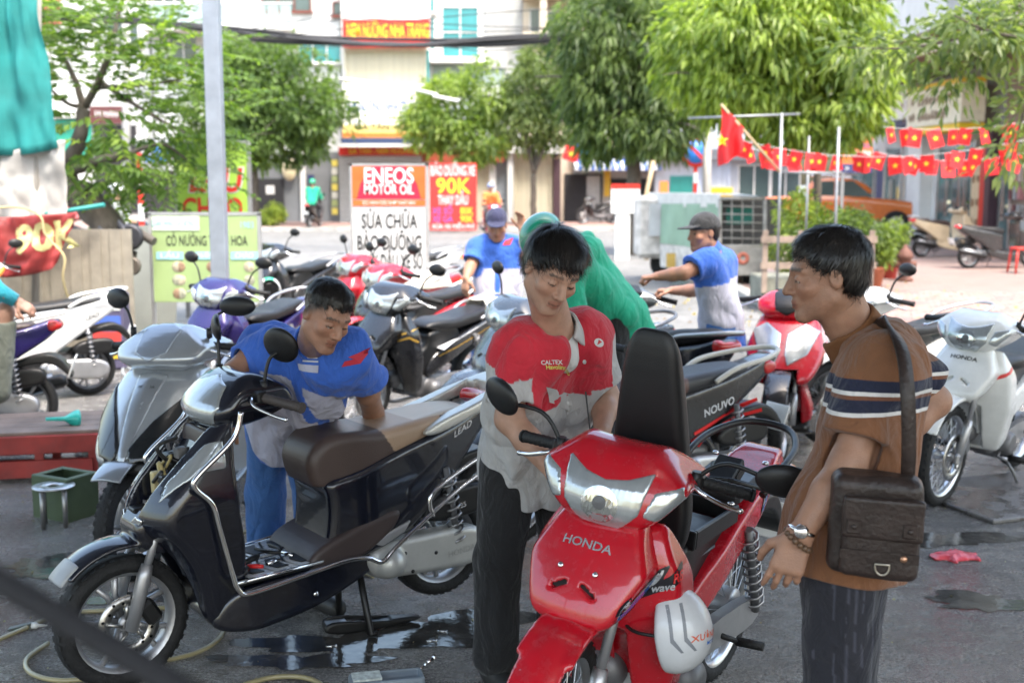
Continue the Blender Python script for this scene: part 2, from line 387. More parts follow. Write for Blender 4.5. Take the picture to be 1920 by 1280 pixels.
# ================================================================== ground
def ground_mat(name, base, dark, wet, ns=1.2, cracks=True, rough=.75, fine=.35, relief=.3):
    m = bpy.data.materials.new(name); m.use_nodes = True; n = m.node_tree.nodes; l = m.node_tree.links; b = n['Principled BSDF']
    tc = n.new('ShaderNodeTexCoord')
    def noise(s, d=8, r=.6):
        q = n.new('ShaderNodeTexNoise'); q.inputs['Scale'].default_value = s; q.inputs['Detail'].default_value = d; q.inputs['Roughness'].default_value = r; l.new(tc.outputs['Object'], q.inputs['Vector']); return q.outputs['Fac']
    def mr(v, a, b_, c, d):
        q = n.new('ShaderNodeMapRange'); q.inputs[1].default_value = a; q.inputs[2].default_value = b_; q.inputs[3].default_value = c; q.inputs[4].default_value = d; l.new(v, q.inputs[0]); return q.outputs[0]
    def mix(f, a, b_, t='MIX'):
        q = n.new('ShaderNodeMix'); q.data_type = 'RGBA'; q.blend_type = t
        if isinstance(f, float): q.inputs[0].default_value = f
        else: l.new(f, q.inputs[0])
        for i, v in ((6, a), (7, b_)):
            if isinstance(v, tuple): q.inputs[i].default_value = (*v, 1)
            else: l.new(v, q.inputs[i])
        return q.outputs[2]
    big = noise(ns); mid = noise(ns*7); fin = noise(85, 5, .75); pat = noise(ns*.55, 5, .5)
    c = mix(mr(big, .35, .65, 0, 1), lin(base), lin(dark)); c = mix(mr(mid, .45, .66, 0, .5), c, tuple(v*.33 for v in lin(dark)))
    c = mix(1., c, mix(mr(fin, .4, .75, 0, 1), (1-fine,)*3, (1+fine,)*3), 'MULTIPLY')
    h = fin
    sp = n.new('ShaderNodeTexVoronoi'); sp.inputs['Scale'].default_value = 42; l.new(tc.outputs['Object'], sp.inputs['Vector'])
    c = mix(mr(sp.outputs['Distance'], .14, .05, 0, .55), c, tuple(min(1, v*1.7) for v in lin(base)))
    sp2 = n.new('ShaderNodeTexVoronoi'); sp2.inputs['Scale'].default_value = 23; l.new(tc.outputs['Object'], sp2.inputs['Vector']); c = mix(mr(sp2.outputs['Distance'], .16, .06, 0, .4), c, tuple(v*.3 for v in lin(dark)))
    if cracks:
        v = n.new('ShaderNodeTexVoronoi'); v.feature = 'DISTANCE_TO_EDGE'; v.inputs['Scale'].default_value = .33
        wv = n.new('ShaderNodeVectorMath'); wv.operation = 'MULTIPLY_ADD'; nz = n.new('ShaderNodeTexNoise'); nz.inputs['Scale'].default_value = 3; nz.inputs['Detail'].default_value = 6; l.new(tc.outputs['Object'], nz.inputs['Vector'])
        l.new(nz.outputs['Color'], wv.inputs[0]); wv.inputs[1].default_value = (.5, .5, .5); l.new(tc.outputs['Object'], wv.inputs[2]); l.new(wv.outputs[0], v.inputs['Vector'])
        c = mix(mr(v.outputs['Distance'], .0, .006, .4, 0), c, (.03, .028, .026))
    l.new(c, b.inputs['Base Color'])
    if wet:
        wm = mr(pat, .38, .48, .1, 1); wf = mr(mid, .36, .52, .1, 1); b.inputs['Specular IOR Level'].default_value = .75
        mm = n.new('ShaderNodeMath'); mm.operation = 'MULTIPLY'; l.new(wm, mm.inputs[0]); l.new(wf, mm.inputs[1])
        rr = n.new('ShaderNodeMapRange'); rr.inputs[3].default_value = rough; rr.inputs[4].default_value = .07; l.new(mm.outputs[0], rr.inputs[0]); l.new(rr.outputs[0], b.inputs['Roughness'])
        dk = mix(mm.outputs[0], c, mix(1., c, (.62, .6, .58), 'MULTIPLY')); l.new(dk, b.inputs['Base Color'])
        bs = n.new('ShaderNodeMapRange'); bs.inputs[3].default_value = relief; bs.inputs[4].default_value = relief*.6; l.new(mm.outputs[0], bs.inputs[0]); bstr = bs.outputs[0]
    else: b.inputs['Roughness'].default_value = rough; bstr = None
    peb = noise(48, 5, .65); ad0 = n.new('ShaderNodeMath'); ad0.operation = 'MULTIPLY_ADD'; l.new(peb, ad0.inputs[0]); ad0.inputs[1].default_value = 2.2; l.new(fin, ad0.inputs[2])
    ad = n.new('ShaderNodeMath'); ad.operation = 'MULTIPLY_ADD'; l.new(mid, ad.inputs[0]); ad.inputs[1].default_value = 2.5; l.new(ad0.outputs[0], ad.inputs[2])
    bp = n.new('ShaderNodeBump'); bp.inputs['Distance'].default_value = .045 if wet else .02; l.new(ad.outputs[0], bp.inputs['Height'])
    if bstr: l.new(bstr, bp.inputs['Strength'])
    else: bp.inputs['Strength'].default_value = relief
    l.new(bp.outputs[0], b.inputs['Normal']); return m
def sheet(name, poly, z, m, kind='structure'):
    me = bpy.data.meshes.new(name); me.from_pydata([(x, y, z) for x, y in poly], [], [tuple(range(len(poly)))]); o = link(name, me, m); tag(o, kind=kind); return o
M_LOT = ground_mat('wet_concrete', (.54, .53, .52), (.30, .293, .28), True, rough=.36, relief=1., fine=.6)
M_ROAD = ground_mat('road_asphalt', (.21, .207, .2), (.165, .162, .155), False, ns=.5, cracks=False, fine=.2)
sheet('ground', [(-300, -60), (300, -60), (300, 500), (-300, 500)], 0, M_LOT)
sheet('road', [(-120, 13.2), (3.9, 13.2), (2.6, 19), (3.2, 28), (5.2, 42.8), (-120, 42.8)], .004, M_ROAD)
M_KERB = mat('kerb_concrete', (.36, .35, .33), rough=.85, var=.3, ns=3, dirt=.6, bump=.4, bs=30)
def brick_mat():
    m = bpy.data.materials.new('red_pavers'); m.use_nodes = True; n = m.node_tree.nodes; l = m.node_tree.links; b = n['Principled BSDF']
    tc = n.new('ShaderNodeTexCoord'); br = n.new('ShaderNodeTexBrick'); l.new(tc.outputs['Object'], br.inputs['Vector'])
    for k, v in (('Scale', 1.), ('Mortar Size', .008), ('Brick Width', .27), ('Row Height', .15)): br.inputs[k].default_value = v
    br.inputs['Color1'].default_value = (.30, .19, .16, 1); br.inputs['Color2'].default_value = (.22, .15, .13, 1); br.inputs['Mortar'].default_value = (.07, .06, .05, 1)
    no = n.new('ShaderNodeTexNoise'); no.inputs['Scale'].default_value = .8; no.inputs['Detail'].default_value = 8; l.new(tc.outputs['Object'], no.inputs['Vector'])
    mr = n.new('ShaderNodeMapRange'); mr.inputs[1].default_value = .42; mr.inputs[2].default_value = .68; mr.inputs[4].default_value = .55; l.new(no.outputs['Fac'], mr.inputs[0])
    mx = n.new('ShaderNodeMix'); mx.data_type = 'RGBA'; l.new(mr.outputs[0], mx.inputs[0]); l.new(br.outputs['Color'], mx.inputs[6]); mx.inputs[7].default_value = (.2, .18, .16, 1)
    l.new(mx.outputs[2], b.inputs['Base Color']); b.inputs['Roughness'].default_value = .7
    bp = n.new('ShaderNodeBump'); bp.inputs['Distance'].default_value = .01; bp.inputs['Strength'].default_value = .6; l.new(br.outputs['Fac'], bp.inputs['Height']); bp.invert = True; l.new(bp.outputs[0], b.inputs['Normal']); return m
M_BRICK = brick_mat()
M_PAVE = mat('pavement_concrete', (.33, .31, .29), rough=.85, var=.25, ns=1.2, dirt=.4, bump=.3, bs=40)
KL = [(5.3, 9.4), (4.84, 11.27), (4.1, 14.3), (3.38, 17.27), (3.5, 22), (4.2, 30), (5.6, 43)]      # kerb line of the pavement on the right
def pavement(name, poly, z, m):
    mb = MB(); n = len(poly)
    mb.add([(x, y, 0) for x, y in poly]+[(x, y, z) for x, y in poly], [tuple(range(n-1, -1, -1)), tuple(range(n, 2*n))]+[(i, (i+1) % n, n+(i+1) % n, n+i) for i in range(n)])
    return tag(mb.build(name, m), kind='structure')
pavR = pavement('pavement', [(x+.2, y) for x, y in KL]+[(40, 43), (40, 9.4)], .125, M_BRICK)
pavF = pavement('far_pavement', [(-120, 43.0), (120, 43.0), (120, 60), (-120, 60)], .13, mat('far_pavers', (.30, .19, .165), rough=.8, var=.3, ns=2, dirt=.4))
# kerb stones, each a part of the pavement
def kerb(pts, par, ln=.95, wd=.2, h=.135, m=M_KERB):
    for (a, b) in zip(pts[:-1], pts[1:]):
        a = Vector((*a, 0)); b = Vector((*b, 0)); d = b-a; n = max(1, round(d.length/ln)); d /= n
        for i in range(n):
            mb = MB(); mb.box((0, 0, h/2+random.uniform(-.006, .006)), (d.length/2-.006, wd/2, h/2), bev=.018)
            mb.build('kerbstone', m, par, loc=a+d*(i+.5)+Vector((.1, 0, 0)), rot=(random.uniform(-.02, .02), 0, math.atan2(d.y, d.x)))
kerb(KL[:5], pavR)
fk = MB(); fk.box((0, 42.9, .07), (60, .1, .07)); tag(fk.build('far_kerb', M_KERB), kind='structure')
# the pavers nearest the camera stand as single bricks
bm_ = MB(); bm_.box((0, 0, 0), (.129, .069, .02), bev=.008); pav_me = [bm_.mesh('paver') for _ in range(4)]
for i, c in enumerate([(.33, .2, .165), (.26, .165, .14), (.29, .2, .175), (.23, .16, .145)]):
    pav_me[i].materials.append(mat('paver_%d' % i, c, rough=.75, var=.25, ns=5, dirt=.5, bump=.3, bs=60))
cnt = 0
def kerb_x(y): return np.interp(y, [p[1] for p in KL], [p[0] for p in KL])
for r_ in range(160):
    y = 11.4+r_*.15
    if cnt >= 300: break
    for c_ in range(60):
        x = 3.4+(c_+.5*(r_ % 2))*.27
        if x < kerb_x(y)+.34 or x > 960/F*y*1.0+.0 or x < 420/F*y: continue
        if cnt >= 300: break
        o = link('paver', pav_me[random.randrange(4)], None, pavR, loc=(x, y, .112+random.uniform(0, .006)), rot=(random.uniform(-.02, .02), random.uniform(-.02, .02), random.uniform(-.02, .02))); cnt += 1
# concrete slab cover in the lot
sl_ = MB(); sl_.box((0, 0, .012), (.55, .4, .012), bev=.006); tag(sl_.build('drain_slab', ground_mat('slab', (.2, .195, .19), (.13, .125, .12), True, cracks=False)), kind='structure')
bpy.data.objects['drain_slab'].location = tuple(G(1915, 930)); bpy.data.objects['drain_slab'].rotation_euler = (0, 0, .35)
M_PUD = mat('puddle_water', (.045, .042, .038), rough=.09, var=.5, ns=9, spec=.6, bump=.16, bs=24)
for i, (px, py, rx_, ry_) in enumerate(((850, 1180, .34, .16), (640, 1205, .3, .12), (905, 985, .3, .35), (300, 1120, .22, .12), (1760, 1010, .3, .14), (1650, 860, .35, .3), (90, 1060, .2, .14), (720, 1010, .3, .25), (560, 1240, .25, .08), (1850, 1130, .22, .12), (1450, 905, .3, .3), (760, 860, .4, .3))):
    c_ = G(px, py); g_ = random.Random(i); ph = [g_.uniform(0, 6.3) for _ in range(4)]; pts = []
    for k in range(64):
        a = 2*math.pi*k/64; q = 1+.28*math.sin(2*a+ph[0])+.2*math.sin(3*a+ph[1])+.13*math.sin(7*a+ph[2])+.08*math.sin(13*a+ph[3]); pts.append((c_[0]+rx_*q*math.cos(a), c_[1]+ry_*q*math.sin(a)))
    sheet('puddle', pts, .003+.0002*i, M_PUD)
# ================================================================== unseen canopy over the camera, added and sized to shade the foreground
M_ROOF = mat('roof_sheet', (.26, .27, .28), rough=.5, var=.15, metal=.0)
cn = thing('shade_canopy', 'unseen corrugated metal canopy roof on steel posts, added to shade the foreground', 'canopy', (0, 0, 0))
mb = MB()
for i in range(61):
    x0 = -6+i*.2; mb.box((x0+.05, 2.5, 3.72), (.05, 3.9, .012)); mb.box((x0+.15, 2.5, 3.75), (.05, 3.9, .012))
mb.build('roof', M_ROOF, cn)
mb = MB(); [mb.box((0, y, 3.64), (6.1, .04, .06)) for y in (-1, 1, 3, 5, 6.2)]; mb.build('beam', mat('beam_steel', (.2, .22, .24), rough=.5, metal=.5), cn)
for x, y in ((-5.9, 6.2), (6, 6.2), (-5.9, -1), (6, -1)):
    q = MB(); q.box((x, y, 1.8), (.05, .05, 1.8)); q.build('post', mat('beam_steel'), cn)
# the steel post that stands in the picture, its purlin running off to the left stall
PB = G(420, 742); pst = thing('steel_post', 'tall grey square steel post standing behind the dark blue underbone bike', 'post', PB)
q = MB(); q.box((0, 0, 2.6), (.062, .062, 2.6), bev=.006); q.build('shaft', mat('post_paint', (.22, .25, .29), rough=.45, var=.15, dirt=.3), pst)
q = MB(); q.box((0, 0, .01), (.12, .12, .01)); q.build('base_plate', mat('post_paint'), pst)
# ================================================================== trees
def leaf_mat(name, tr=.52):
    m = bpy.data.materials.new(name); m.use_nodes = True; n = m.node_tree.nodes; l = m.node_tree.links
    b = n['Principled BSDF']; at = n.new('ShaderNodeAttribute'); at.attribute_name = 'Col'; l.new(at.outputs['Color'], b.inputs['Base Color']); b.inputs['Roughness'].default_value = .42
    t = n.new('ShaderNodeBsdfTranslucent'); g = n.new('ShaderNodeMix'); g.data_type = 'RGBA'; g.blend_type = 'MULTIPLY'; g.inputs[0].default_value = 1; l.new(at.outputs['Color'], g.inputs[6]); g.inputs[7].default_value = (1.75, 1.8, .7, 1)
    l.new(g.outputs[2], t.inputs['Color']); x = n.new('ShaderNodeMixShader'); x.inputs[0].default_value = tr
    l.new(b.outputs[0], x.inputs[1]); l.new(t.outputs[0], x.inputs[2]); l.new(x.outputs[0], n['Material Output'].inputs[0]); return m
M_LEAF = leaf_mat('leaf')
M_BARK = mat('bark', (.09, .075, .06), rough=.9, var=.4, ns=9, bump=.9, bs=22, stretch=(1, 1, .35))
def leaves(pos, dirs, L, W, cols, droop=.25):
    """one folded leaf (4 tris) per position, dirs = where the tip points"""
    cols = np.asarray(cols, float); cols = cols*.8+cols.mean(1, keepdims=True)*np.array([[.26, .2, .2]]); pos = np.asarray(pos); N = len(pos); d = dirs/np.linalg.norm(dirs, axis=1, keepdims=True)
    rv = rng.normal(size=(N, 3)); s = np.cross(d, rv); s /= np.linalg.norm(s, axis=1, keepdims=True); u = np.cross(s, d)
    L = np.broadcast_to(L, N)[:, None]; W = np.broadcast_to(W, N)[:, None]
    mid = pos+d*L*.45; tip = pos+d*L-np.array([0, 0, 1])*L*droop; f = u*W*.25
    V = np.stack([pos, mid+s*W*.5+f, tip, mid-s*W*.5+f, mid], 1).reshape(-1, 3)
    i = np.arange(N)[:, None]*5; T = np.concatenate([i+np.array([[0, 1, 4]]), i+np.array([[1, 2, 4]]), i+np.array([[2, 3, 4]]), i+np.array([[3, 0, 4]])])
    return V, T, np.repeat(cols, 5, 0)
def crown(name, blobs, ncl, per, L, W, c0, c1, par, cr=.28, droop=.3, down=.3):
    """leaf clusters spread through ellipsoid blobs (centre, radii)"""
    vol = np.array([b[1][0]*b[1][1]*b[1][2] for b in blobs])**.67; vol /= vol.sum(); P = []; Dr = []; C = []
    for (c, r), v in zip(blobs, vol):
        n = int(ncl*v*1.35)+1; d = rng.normal(size=(n, 3)); d /= np.linalg.norm(d, axis=1, keepdims=True); rad = rng.uniform(.45, 1., (n, 1))**.6
        ctr = np.array(c)+d*np.array(r)*rad; kp = vnoise(ctr.astype(np.float32)+7, 1.1/max(min(r), .25)) > -.11; ctr = ctr[kp]; d = d[kp]; n = len(ctr); tone = np.clip(rng.uniform(0, 1, (n, 1))+1.1*vnoise(ctr.astype(np.float32), 1.7/max(min(r), .25))[:, None], 0, 1)
        for k in range(per):
            e = rng.normal(size=(n, 3)); e /= np.linalg.norm(e, axis=1, keepdims=True)
            P.append(ctr+e*cr*rng.uniform(.2, 1, (n, 1))); Dr.append(e*.9+d*.5+np.array([0, 0, -down]))
            t = np.clip(tone+rng.normal(0, .18, (n, 1)), 0, 1); C.append(np.array(c0)*(1-t)+np.array(c1)*t)
    P = np.concatenate(P); Dr = np.concatenate(Dr); C = np.concatenate(C)
    V, T, cc = leaves(P, Dr, L*rng.uniform(.6, 1.25, len(P)), W*rng.uniform(.7, 1.2, len(P)), C, droop)
    o = link(name, npmesh(name, V, T, False, cc), M_LEAF, par); o['kind'] = 'stuff'; return o
def trunk(par, paths, m=None, name='trunk'):
    mb = MB()
    for pts, r0, r1 in paths:
        p = spline(pts, 5); n = len(p); p = [q+rng.normal(0, r0*.08, 3) for q in p]
        mb.tube(p, [r0+(r1-r0)*i/(n-1) for i in range(n)], 9)
    return mb.build(name, m or M_BARK, par)
def std_tree(name, label, base, blobs, c0, c1, ncl, per, L, W, tr=.14, forks=5, group=None, cr=.28, m=None, lean=(0, 0), fork_h=None, down=.3):
    t = thing(name, label, 'tree', base, 0, group); bl = [(np.array(c)-np.array(base), r) for c, r in blobs]
    mz = np.mean([b[0] for b in bl], 0); fh = fork_h or mz[2]*.55; fp = np.array([lean[0], lean[1], fh])
    ps = [([(0, 0, -.1), (lean[0]*.3, lean[1]*.3, fh*.4), fp], tr, tr*.75)]
    for i in range(forks):
        c, r = bl[i % len(bl)]; e = c+rng.normal(0, .35, 3)*np.array(r); ps.append(([fp*.98, fp*.45+e*.55+np.array([0, 0, .1]), e], tr*.55, tr*.12))
        for _ in range(3):
            e2 = c+rng.normal(0, .55, 3)*np.array(r); ps.append(([fp*.4+e*.6, (e+e2)/2, e2], tr*.25, tr*.06))
    trunk(t, ps, m); crown('crown', bl, ncl, per, L, W, c0, c1, t, cr, down=down); return t
def B(px, py, Y, rx, ry, rz): return (DY(px, py, Y), (rx, ry, rz))
def at(px, Y, z=.13): p = DY(px, 400, Y); return np.array([p[0], Y, z])
dk, lt, yl = (.045, .10, .025), (.10, .20, .035), (.22, .32, .03)
std_tree('street_tree', 'dense round dark green tree in front of the grey wall with the oval sign', at(480, 44.6),
         [B(520, 170, 44.6, 2.6, 1.8, 1.9), B(440, 200, 44, 1.8, 1.5, 1.8), B(600, 220, 44.6, 1.5, 1.4, 1.4), B(520, 255, 44.6, 2.3, 1.5, 1.1), B(470, 130, 44.6, 1.6, 1.4, 1.1)], dk, (.13, .24, .04), 1500, 9, .27, .13, group='trees along the far pavement', cr=.3)
std_tree('street_tree', 'yellow green tree in front of the food shop sign', at(865, 45),
         [B(850, 210, 45, 1.7, 1.4, 1.4), B(910, 170, 45, 1.1, 1., 1.2), B(800, 235, 45, 1.1, 1., 1.), B(885, 260, 45, 1.3, 1.2, .9)], (.10, .19, .03), (.26, .38, .05), 750, 9, .24, .12, group='trees along the far pavement', tr=.1)
std_tree('street_tree', 'grey green tree with a slim forked trunk wound in dark bands', at(1000, 45),
         [B(1000, 170, 45, 1.2, 1.1, 1.5), B(1040, 130, 45, 1.3, 1.2, 1.4), B(985, 230, 45, 1.1, 1., 1.1), B(1045, 225, 45, 1., 1., 1.1)], (.06, .12, .03), (.19, .27, .08), 800, 9, .24, .1, group='trees along the far pavement', tr=.13, fork_h=1.9)
std_tree('mango_tree', 'tall broad mango tree with a thick trunk behind the white notice board', G(1187, 478),
         [B(1130, 70, 29, 1.2, 1.5, 1.3), B(1200, 60, 29, 1.3, 1.5, 1.3), B(1120, 160, 29, .9, 1.2, 1.1), B(1210, 150, 29, 1.3, 1.4, 1.2), B(1260, 210, 28.5, .8, 1.2, 1.), B(1170, 225, 29, 1., 1.3, .9), B(1250, 70, 29, 1.2, 1.4, 1.5), B(1120, 250, 29, .5, .8, .6), B(1230, 255, 28.5, .9, 1., .6)], (.035, .085, .022), (.15, .24, .05), 1700, 11, .26, .07, tr=.22, fork_h=2.3, cr=.2, down=.8)
std_tree('street_tree', 'large bright green tree with drooping leaf sprays behind the flag frame', G(1527, 528) + np.array([0, 0, .12]),
         [B(1330, 90, 19.5, .9, 1.2, .9), B(1420, 60, 19, 1.1, 1.4, 1.), B(1520, 50, 19, 1.2, 1.4, 1.), B(1600, 50, 19, .8, 1.2, .8), B(1390, 170, 19, .8, 1., .55), B(1520, 150, 19, 1.1, 1.2, .7), B(1590, 200, 18.6, .6, .8, .4), B(1480, 230, 19, .55, .8, .4), B(1620, 130, 18.6, .5, .8, .5), B(1580, 240, 18.6, .4, .6, .25)], (.10, .19, .02), (.30, .42, .04), 1900, 12, .17, .07, tr=.085, fork_h=2.5, cr=.2, down=.9)
# shrubs
def shrub(name, label, p, rx, rz, n, c0=lt, c1=yl, L=.09, W=.05, group=None, stems=6):
    t = thing(name, label, 'plant', p, 0, group)
    mb = MB(); [mb.tube([(0, 0, 0), (random.uniform(-rx, rx)*.5, random.uniform(-rx, rx)*.5, rz*1.2)], .012, 5) for _ in range(stems)]; mb.build('stem', M_BARK, t)
    crown('crown', [((0, 0, rz), (rx, rx, rz)), ((rx*.3, 0, rz*1.3), (rx*.7, rx*.7, rz*.7)), ((-rx*.4, 0, rz*.8), (rx*.6, rx*.6, rz*.6))], n, 8, L, W, c0, c1, t, .1); return t
shrub('shrub', 'small round bright green bush by the far grey wall', at(510, 44.2), .45, .42, 130, (.12, .2, .02), (.3, .4, .03), .14, .07)
shrub('shrub', 'leafy green bush in front of the orange pickup', G(1560, 560)+np.array([0, 0, .5]), .62, .42, 420, dk, (.16, .26, .04), .09, .045)
shrub('shrub', 'light green spreading bush between the two steel flag poles', G(1500, 556)+np.array([-.05, .1, .35]), .42, .62, 260, (.1, .19, .02), (.28, .38, .04), .1, .045)
for px, py, lb, rx in ((1640, 537, 'potted leafy shrub in the terracotta pot behind the brown shirt man', .30), (1668, 522, 'potted leafy shrub in the red plastic pot beside the rusty hydrant', .24)):
    p = G(px, py, .125); t = shrub('potted_plant', lb, p, rx, .33, 170, dk, (.2, .3, .04), .085, .045)
    for ch in t.children: ch.location.z = .3
    mb = MB(); mb.lathe([(.10, 0), (.15, .26), (.17, .27), (.17, .31), (.15, .31), (.14, .27)], 18); mb.build('pot', mat('terracotta' if px < 1650 else 'red_pot', (.42, .13, .07) if px < 1650 else (.4, .05, .04), rough=.7, var=.25, dirt=.4), t)
# ================================================================== near left tree with long pinnate leaves
def frond_mesh(n, L, lw, c0, c1, seed):
    g = np.random.default_rng(seed); P = []; Dr = []; C = []; Ls = []
    for i in range(n):
        t = .12+.88*i/n; p = np.array([t*L, 0, -.32*L*t*t])
        for s in (-1, 1):
            P.append(p); Dr.append(np.array([.45, s*.9, -.35+g.normal(0, .12)])); Ls.append(lw*(1.05-.45*t)*g.uniform(.85, 1.1)); k = g.uniform(); C.append(np.array(c0)*(1-k)+np.array(c1)*k)
    V, T, c = leaves(np.array(P), np.array(Dr), np.array(Ls), np.array(Ls)*.42, np.array(C), .12)
    mb = MB(); mb.tube([(t*L, 0, -.32*L*t*t) for t in np.linspace(0, 1, 6)], [.005, .0045, .004, .003, .002, .001], 4)
    o = len(V); V2 = np.concatenate([V, np.array(mb.V)]); T2 = []
    for f in mb.Fc:
        for k in range(1, len(f)-1): T2.append((f[0]+o, f[k]+o, f[k+1]+o))
    return npmesh('leaf', V2, np.concatenate([T, np.array(T2)]), False, np.concatenate([c, np.tile([[.1, .13, .03]], (len(mb.V), 1))]))
FM = [frond_mesh(9, .62, .15, (.05, .12, .02), (.12, .23, .03), 1), frond_mesh(11, .75, .14, (.06, .14, .02), (.16, .28, .03), 2), frond_mesh(8, .5, .13, (.12, .24, .02), (.28, .42, .03), 3), frond_mesh(10, .68, .15, (.04, .10, .02), (.10, .2, .03), 4)]
for m_ in FM: m_.materials.append(M_LEAF)
TB = G(228, 610)
nt_ = thing('leaning_tree', 'leaning dark trunked tree with long feathery leaves beside the teal tarp', 'tree', TB)
def T_(px, py, dz=0.): p = DY(px, py, TB[1]+dz); return p-TB
trunk(nt_, [([(0, 0, -.1), T_(225, 500), T_(205, 425), T_(160, 375), T_(120, 350, .1), T_(100, 335, .3)], .21, .17), ([T_(150, 372), T_(128, 318, .1), T_(150, 260, -.1), T_(158, 205, -.1)], .11, .075),
            ([T_(135, 318), T_(175, 305, -.2), T_(240, 292, -.5)], .08, .05), ([T_(158, 205), T_(140, 150), T_(110, 90, .2)], .05, .02), ([T_(160, 200), T_(195, 130, -.1), T_(215, 60, -.2), T_(225, 10, 0)], .05, .018),
            ([T_(185, 150), T_(235, 185, -.3), T_(300, 225, -.4), T_(350, 250, -.2)], .032, .012), ([T_(175, 165), T_(260, 160, -.2), T_(340, 150)], .03, .012), ([T_(158, 200), T_(120, 190, -.3), T_(60, 130, -.5)], .03, .012), ([T_(235, 293, -.5), T_(300, 270, -.6), T_(350, 300, -.5)], .03, .01)])
tips = [(70, 120), (110, 85), (160, 60), (215, 20), (60, 60), (120, 30), (190, 100), (240, 90), (250, 130), (300, 140), (340, 150), (130, 150), (180, 170), (230, 190), (280, 210), (330, 240), (360, 260), (210, 240), (260, 260), (300, 280), (340, 300), (150, 260), (190, 300), (250, 300), (90, 150), (40, 130), (290, 90), (200, 55), (150, 110), (370, 200), (310, 190), (160, 320), (205, 335), (260, 330), (390, 250), (350, 110), (260, 50)]
for i in range(290):
    px, py = tips[i % len(tips)]; px += random.gauss(0, 26); py += random.gauss(0, 22); p = T_(px, py, random.uniform(-.9, .7))
    cx, cy = 190, 200; an = math.atan2(-(py-cy), px-cx)+random.gauss(0, .7); yaw = random.gauss(0, .8)
    d = Vector((math.cos(an), math.sin(yaw)*.8, math.sin(an)*.45+.15)).normalized()
    o = link('leaf', FM[random.choice((0, 0, 1, 1, 2, 3, 3))], None, nt_, loc=p); o.rotation_mode = 'QUATERNION'
    o.rotation_quaternion = d.to_track_quat('X', 'Z'); s = random.uniform(.8, 1.3); o.scale = (s, s, s)
# branch of a tree that reaches in from the upper right
# fallen leaves and grit
P = []; C = []; L_ = []
for k in range(900):
    if k < 260: y = rng.uniform(11.5, 20); x = kerb_x(y)+rng.normal(-.1, 1.3); z = .14 if x > kerb_x(y)+.2 else .012; P.append((x, y, z)); C.append((.5, .36, .05) if rng.random() < .7 else (.25, .15, .05)); L_.append(.07)
    else: y = rng.uniform(2.6, 9)**1.; x = rng.uniform(-.45, .45)*y; P.append((x, y, .006)); C.append([(.3, .29, .27), (.12, .11, .1), (.2, .15, .08)][k % 3]); L_.append(rng.uniform(.006, .018))
V, T, cc = leaves(np.array(P), np.column_stack([rng.normal(size=(len(P), 2)), np.full(len(P), .15)]), np.array(L_), np.array(L_)*.6, np.array(C), .1); o = link('fallen_leaves', npmesh('fallen_leaves', V, T, False, cc), M_LEAF); tag(o, 'yellow fallen leaves and small grit scattered on the ground', 'litter', kind='stuff')
rt = thing('overhanging_tree', 'tree reaching in with loose olive green leaf sprays over the shop sign', 'tree', (7.2, 12.4, .125))
def U_(px, py, d): return DY(px, py, d)-np.array([7.2, 12.4, .125])
brs = [[(0, 0, 0), (.1, 0, 1.8), U_(2010, -60, 12.2)], [U_(2010, -60, 12.2), U_(1900, 20, 12), U_(1800, 70, 11.8), U_(1700, 90, 11.6), U_(1590, 90, 11.5)], [U_(1900, 20, 12), U_(1830, 110, 12), U_(1760, 150, 11.9)], [U_(2010, -60, 12.2), U_(1975, 120, 12), U_(1925, 200, 11.9), U_(1895, 300, 11.8)], [U_(2000, -40, 12.2), U_(1930, 60, 11.5), U_(1860, 60, 11.3), U_(1790, 30, 11.2)]]
trunk(rt, [(b, (.1 if i == 0 else .03), (.07 if i == 0 else .006)) for i, b in enumerate(brs)])
P = []; Dr = []; C = []
for b in brs[1:]:
    s = spline(b, 14)
    for i, p in enumerate(s):
        for k in range(13):
            q = p+rng.normal(0, .13, 3); P.append(q); Dr.append((q-p)*3+(s[min(i+1, len(s)-1)]-s[max(i-1, 0)])*1.5+np.array([0, 0, -.15])); t = rng.uniform(); C.append(np.array((.055, .11, .03))*(1-t)+np.array((.2, .27, .08))*t)
V, T, cc = leaves(np.array(P), np.array(Dr), (.13*rng.uniform(.7, 1.3, len(P))), .052, np.array(C), .2)
o = link('crown', npmesh('crown', V, T, False, cc), M_LEAF, rt); o['kind'] = 'stuff'
# ================================================================== buildings over the road: walls at FY, placed by pixel on that plane
FY = 49.
def rect(px0, py0, px1, py1, Y=FY):
    a = DY(px0, py0, Y); b = DY(px1, py1, Y); return a[0], b[0], b[2], a[2]          # x0,x1,z0,z1
def wallm(name, c=.5, dirt=.3): return mat(name, c, rough=.9, var=.14, ns=.9, dirt=dirt, bump=.15, bs=20)
M_GLASS = mat('window_glass', (.06, .09, .09), rough=.08, var=.3, ns=.6, spec=.8)
M_TEAL = mat('teal_glass', (.03, .22, .24), rough=.12, var=.25, ns=.6, spec=.8)
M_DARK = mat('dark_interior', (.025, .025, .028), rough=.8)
M_FRAME = mat('window_frame_white', (.6, .6, .58), rough=.5)
M_SHUT = mat('cream_shutter', (.52, .48, .36), rough=.55, var=.12, dirt=.25)
M_SHUTW = mat('white_shutter', (.55, .56, .56), rough=.5, var=.12, dirt=.25)
def scribble(par, cx, y, z, wd, h, m, n=9, rot=None):
    mb = MB(); x = -wd/2; st = wd/n; g = random.Random(n+int(wd*100))
    for i in range(n):
        if g.random() < .85: mb.box((x+st*.45, 0, g.uniform(-.1, .1)*h), (st*.16, .006, h*g.uniform(.3, .5))); mb.box((x+st*.55, 0, g.uniform(-.3, .3)*h), (st*.3, .005, h*.08))
        x += st
    return tag(mb.build('lettering', m, par, loc=(cx, y, z), rot=rot or (0, 0, 0)), kind='stuff')
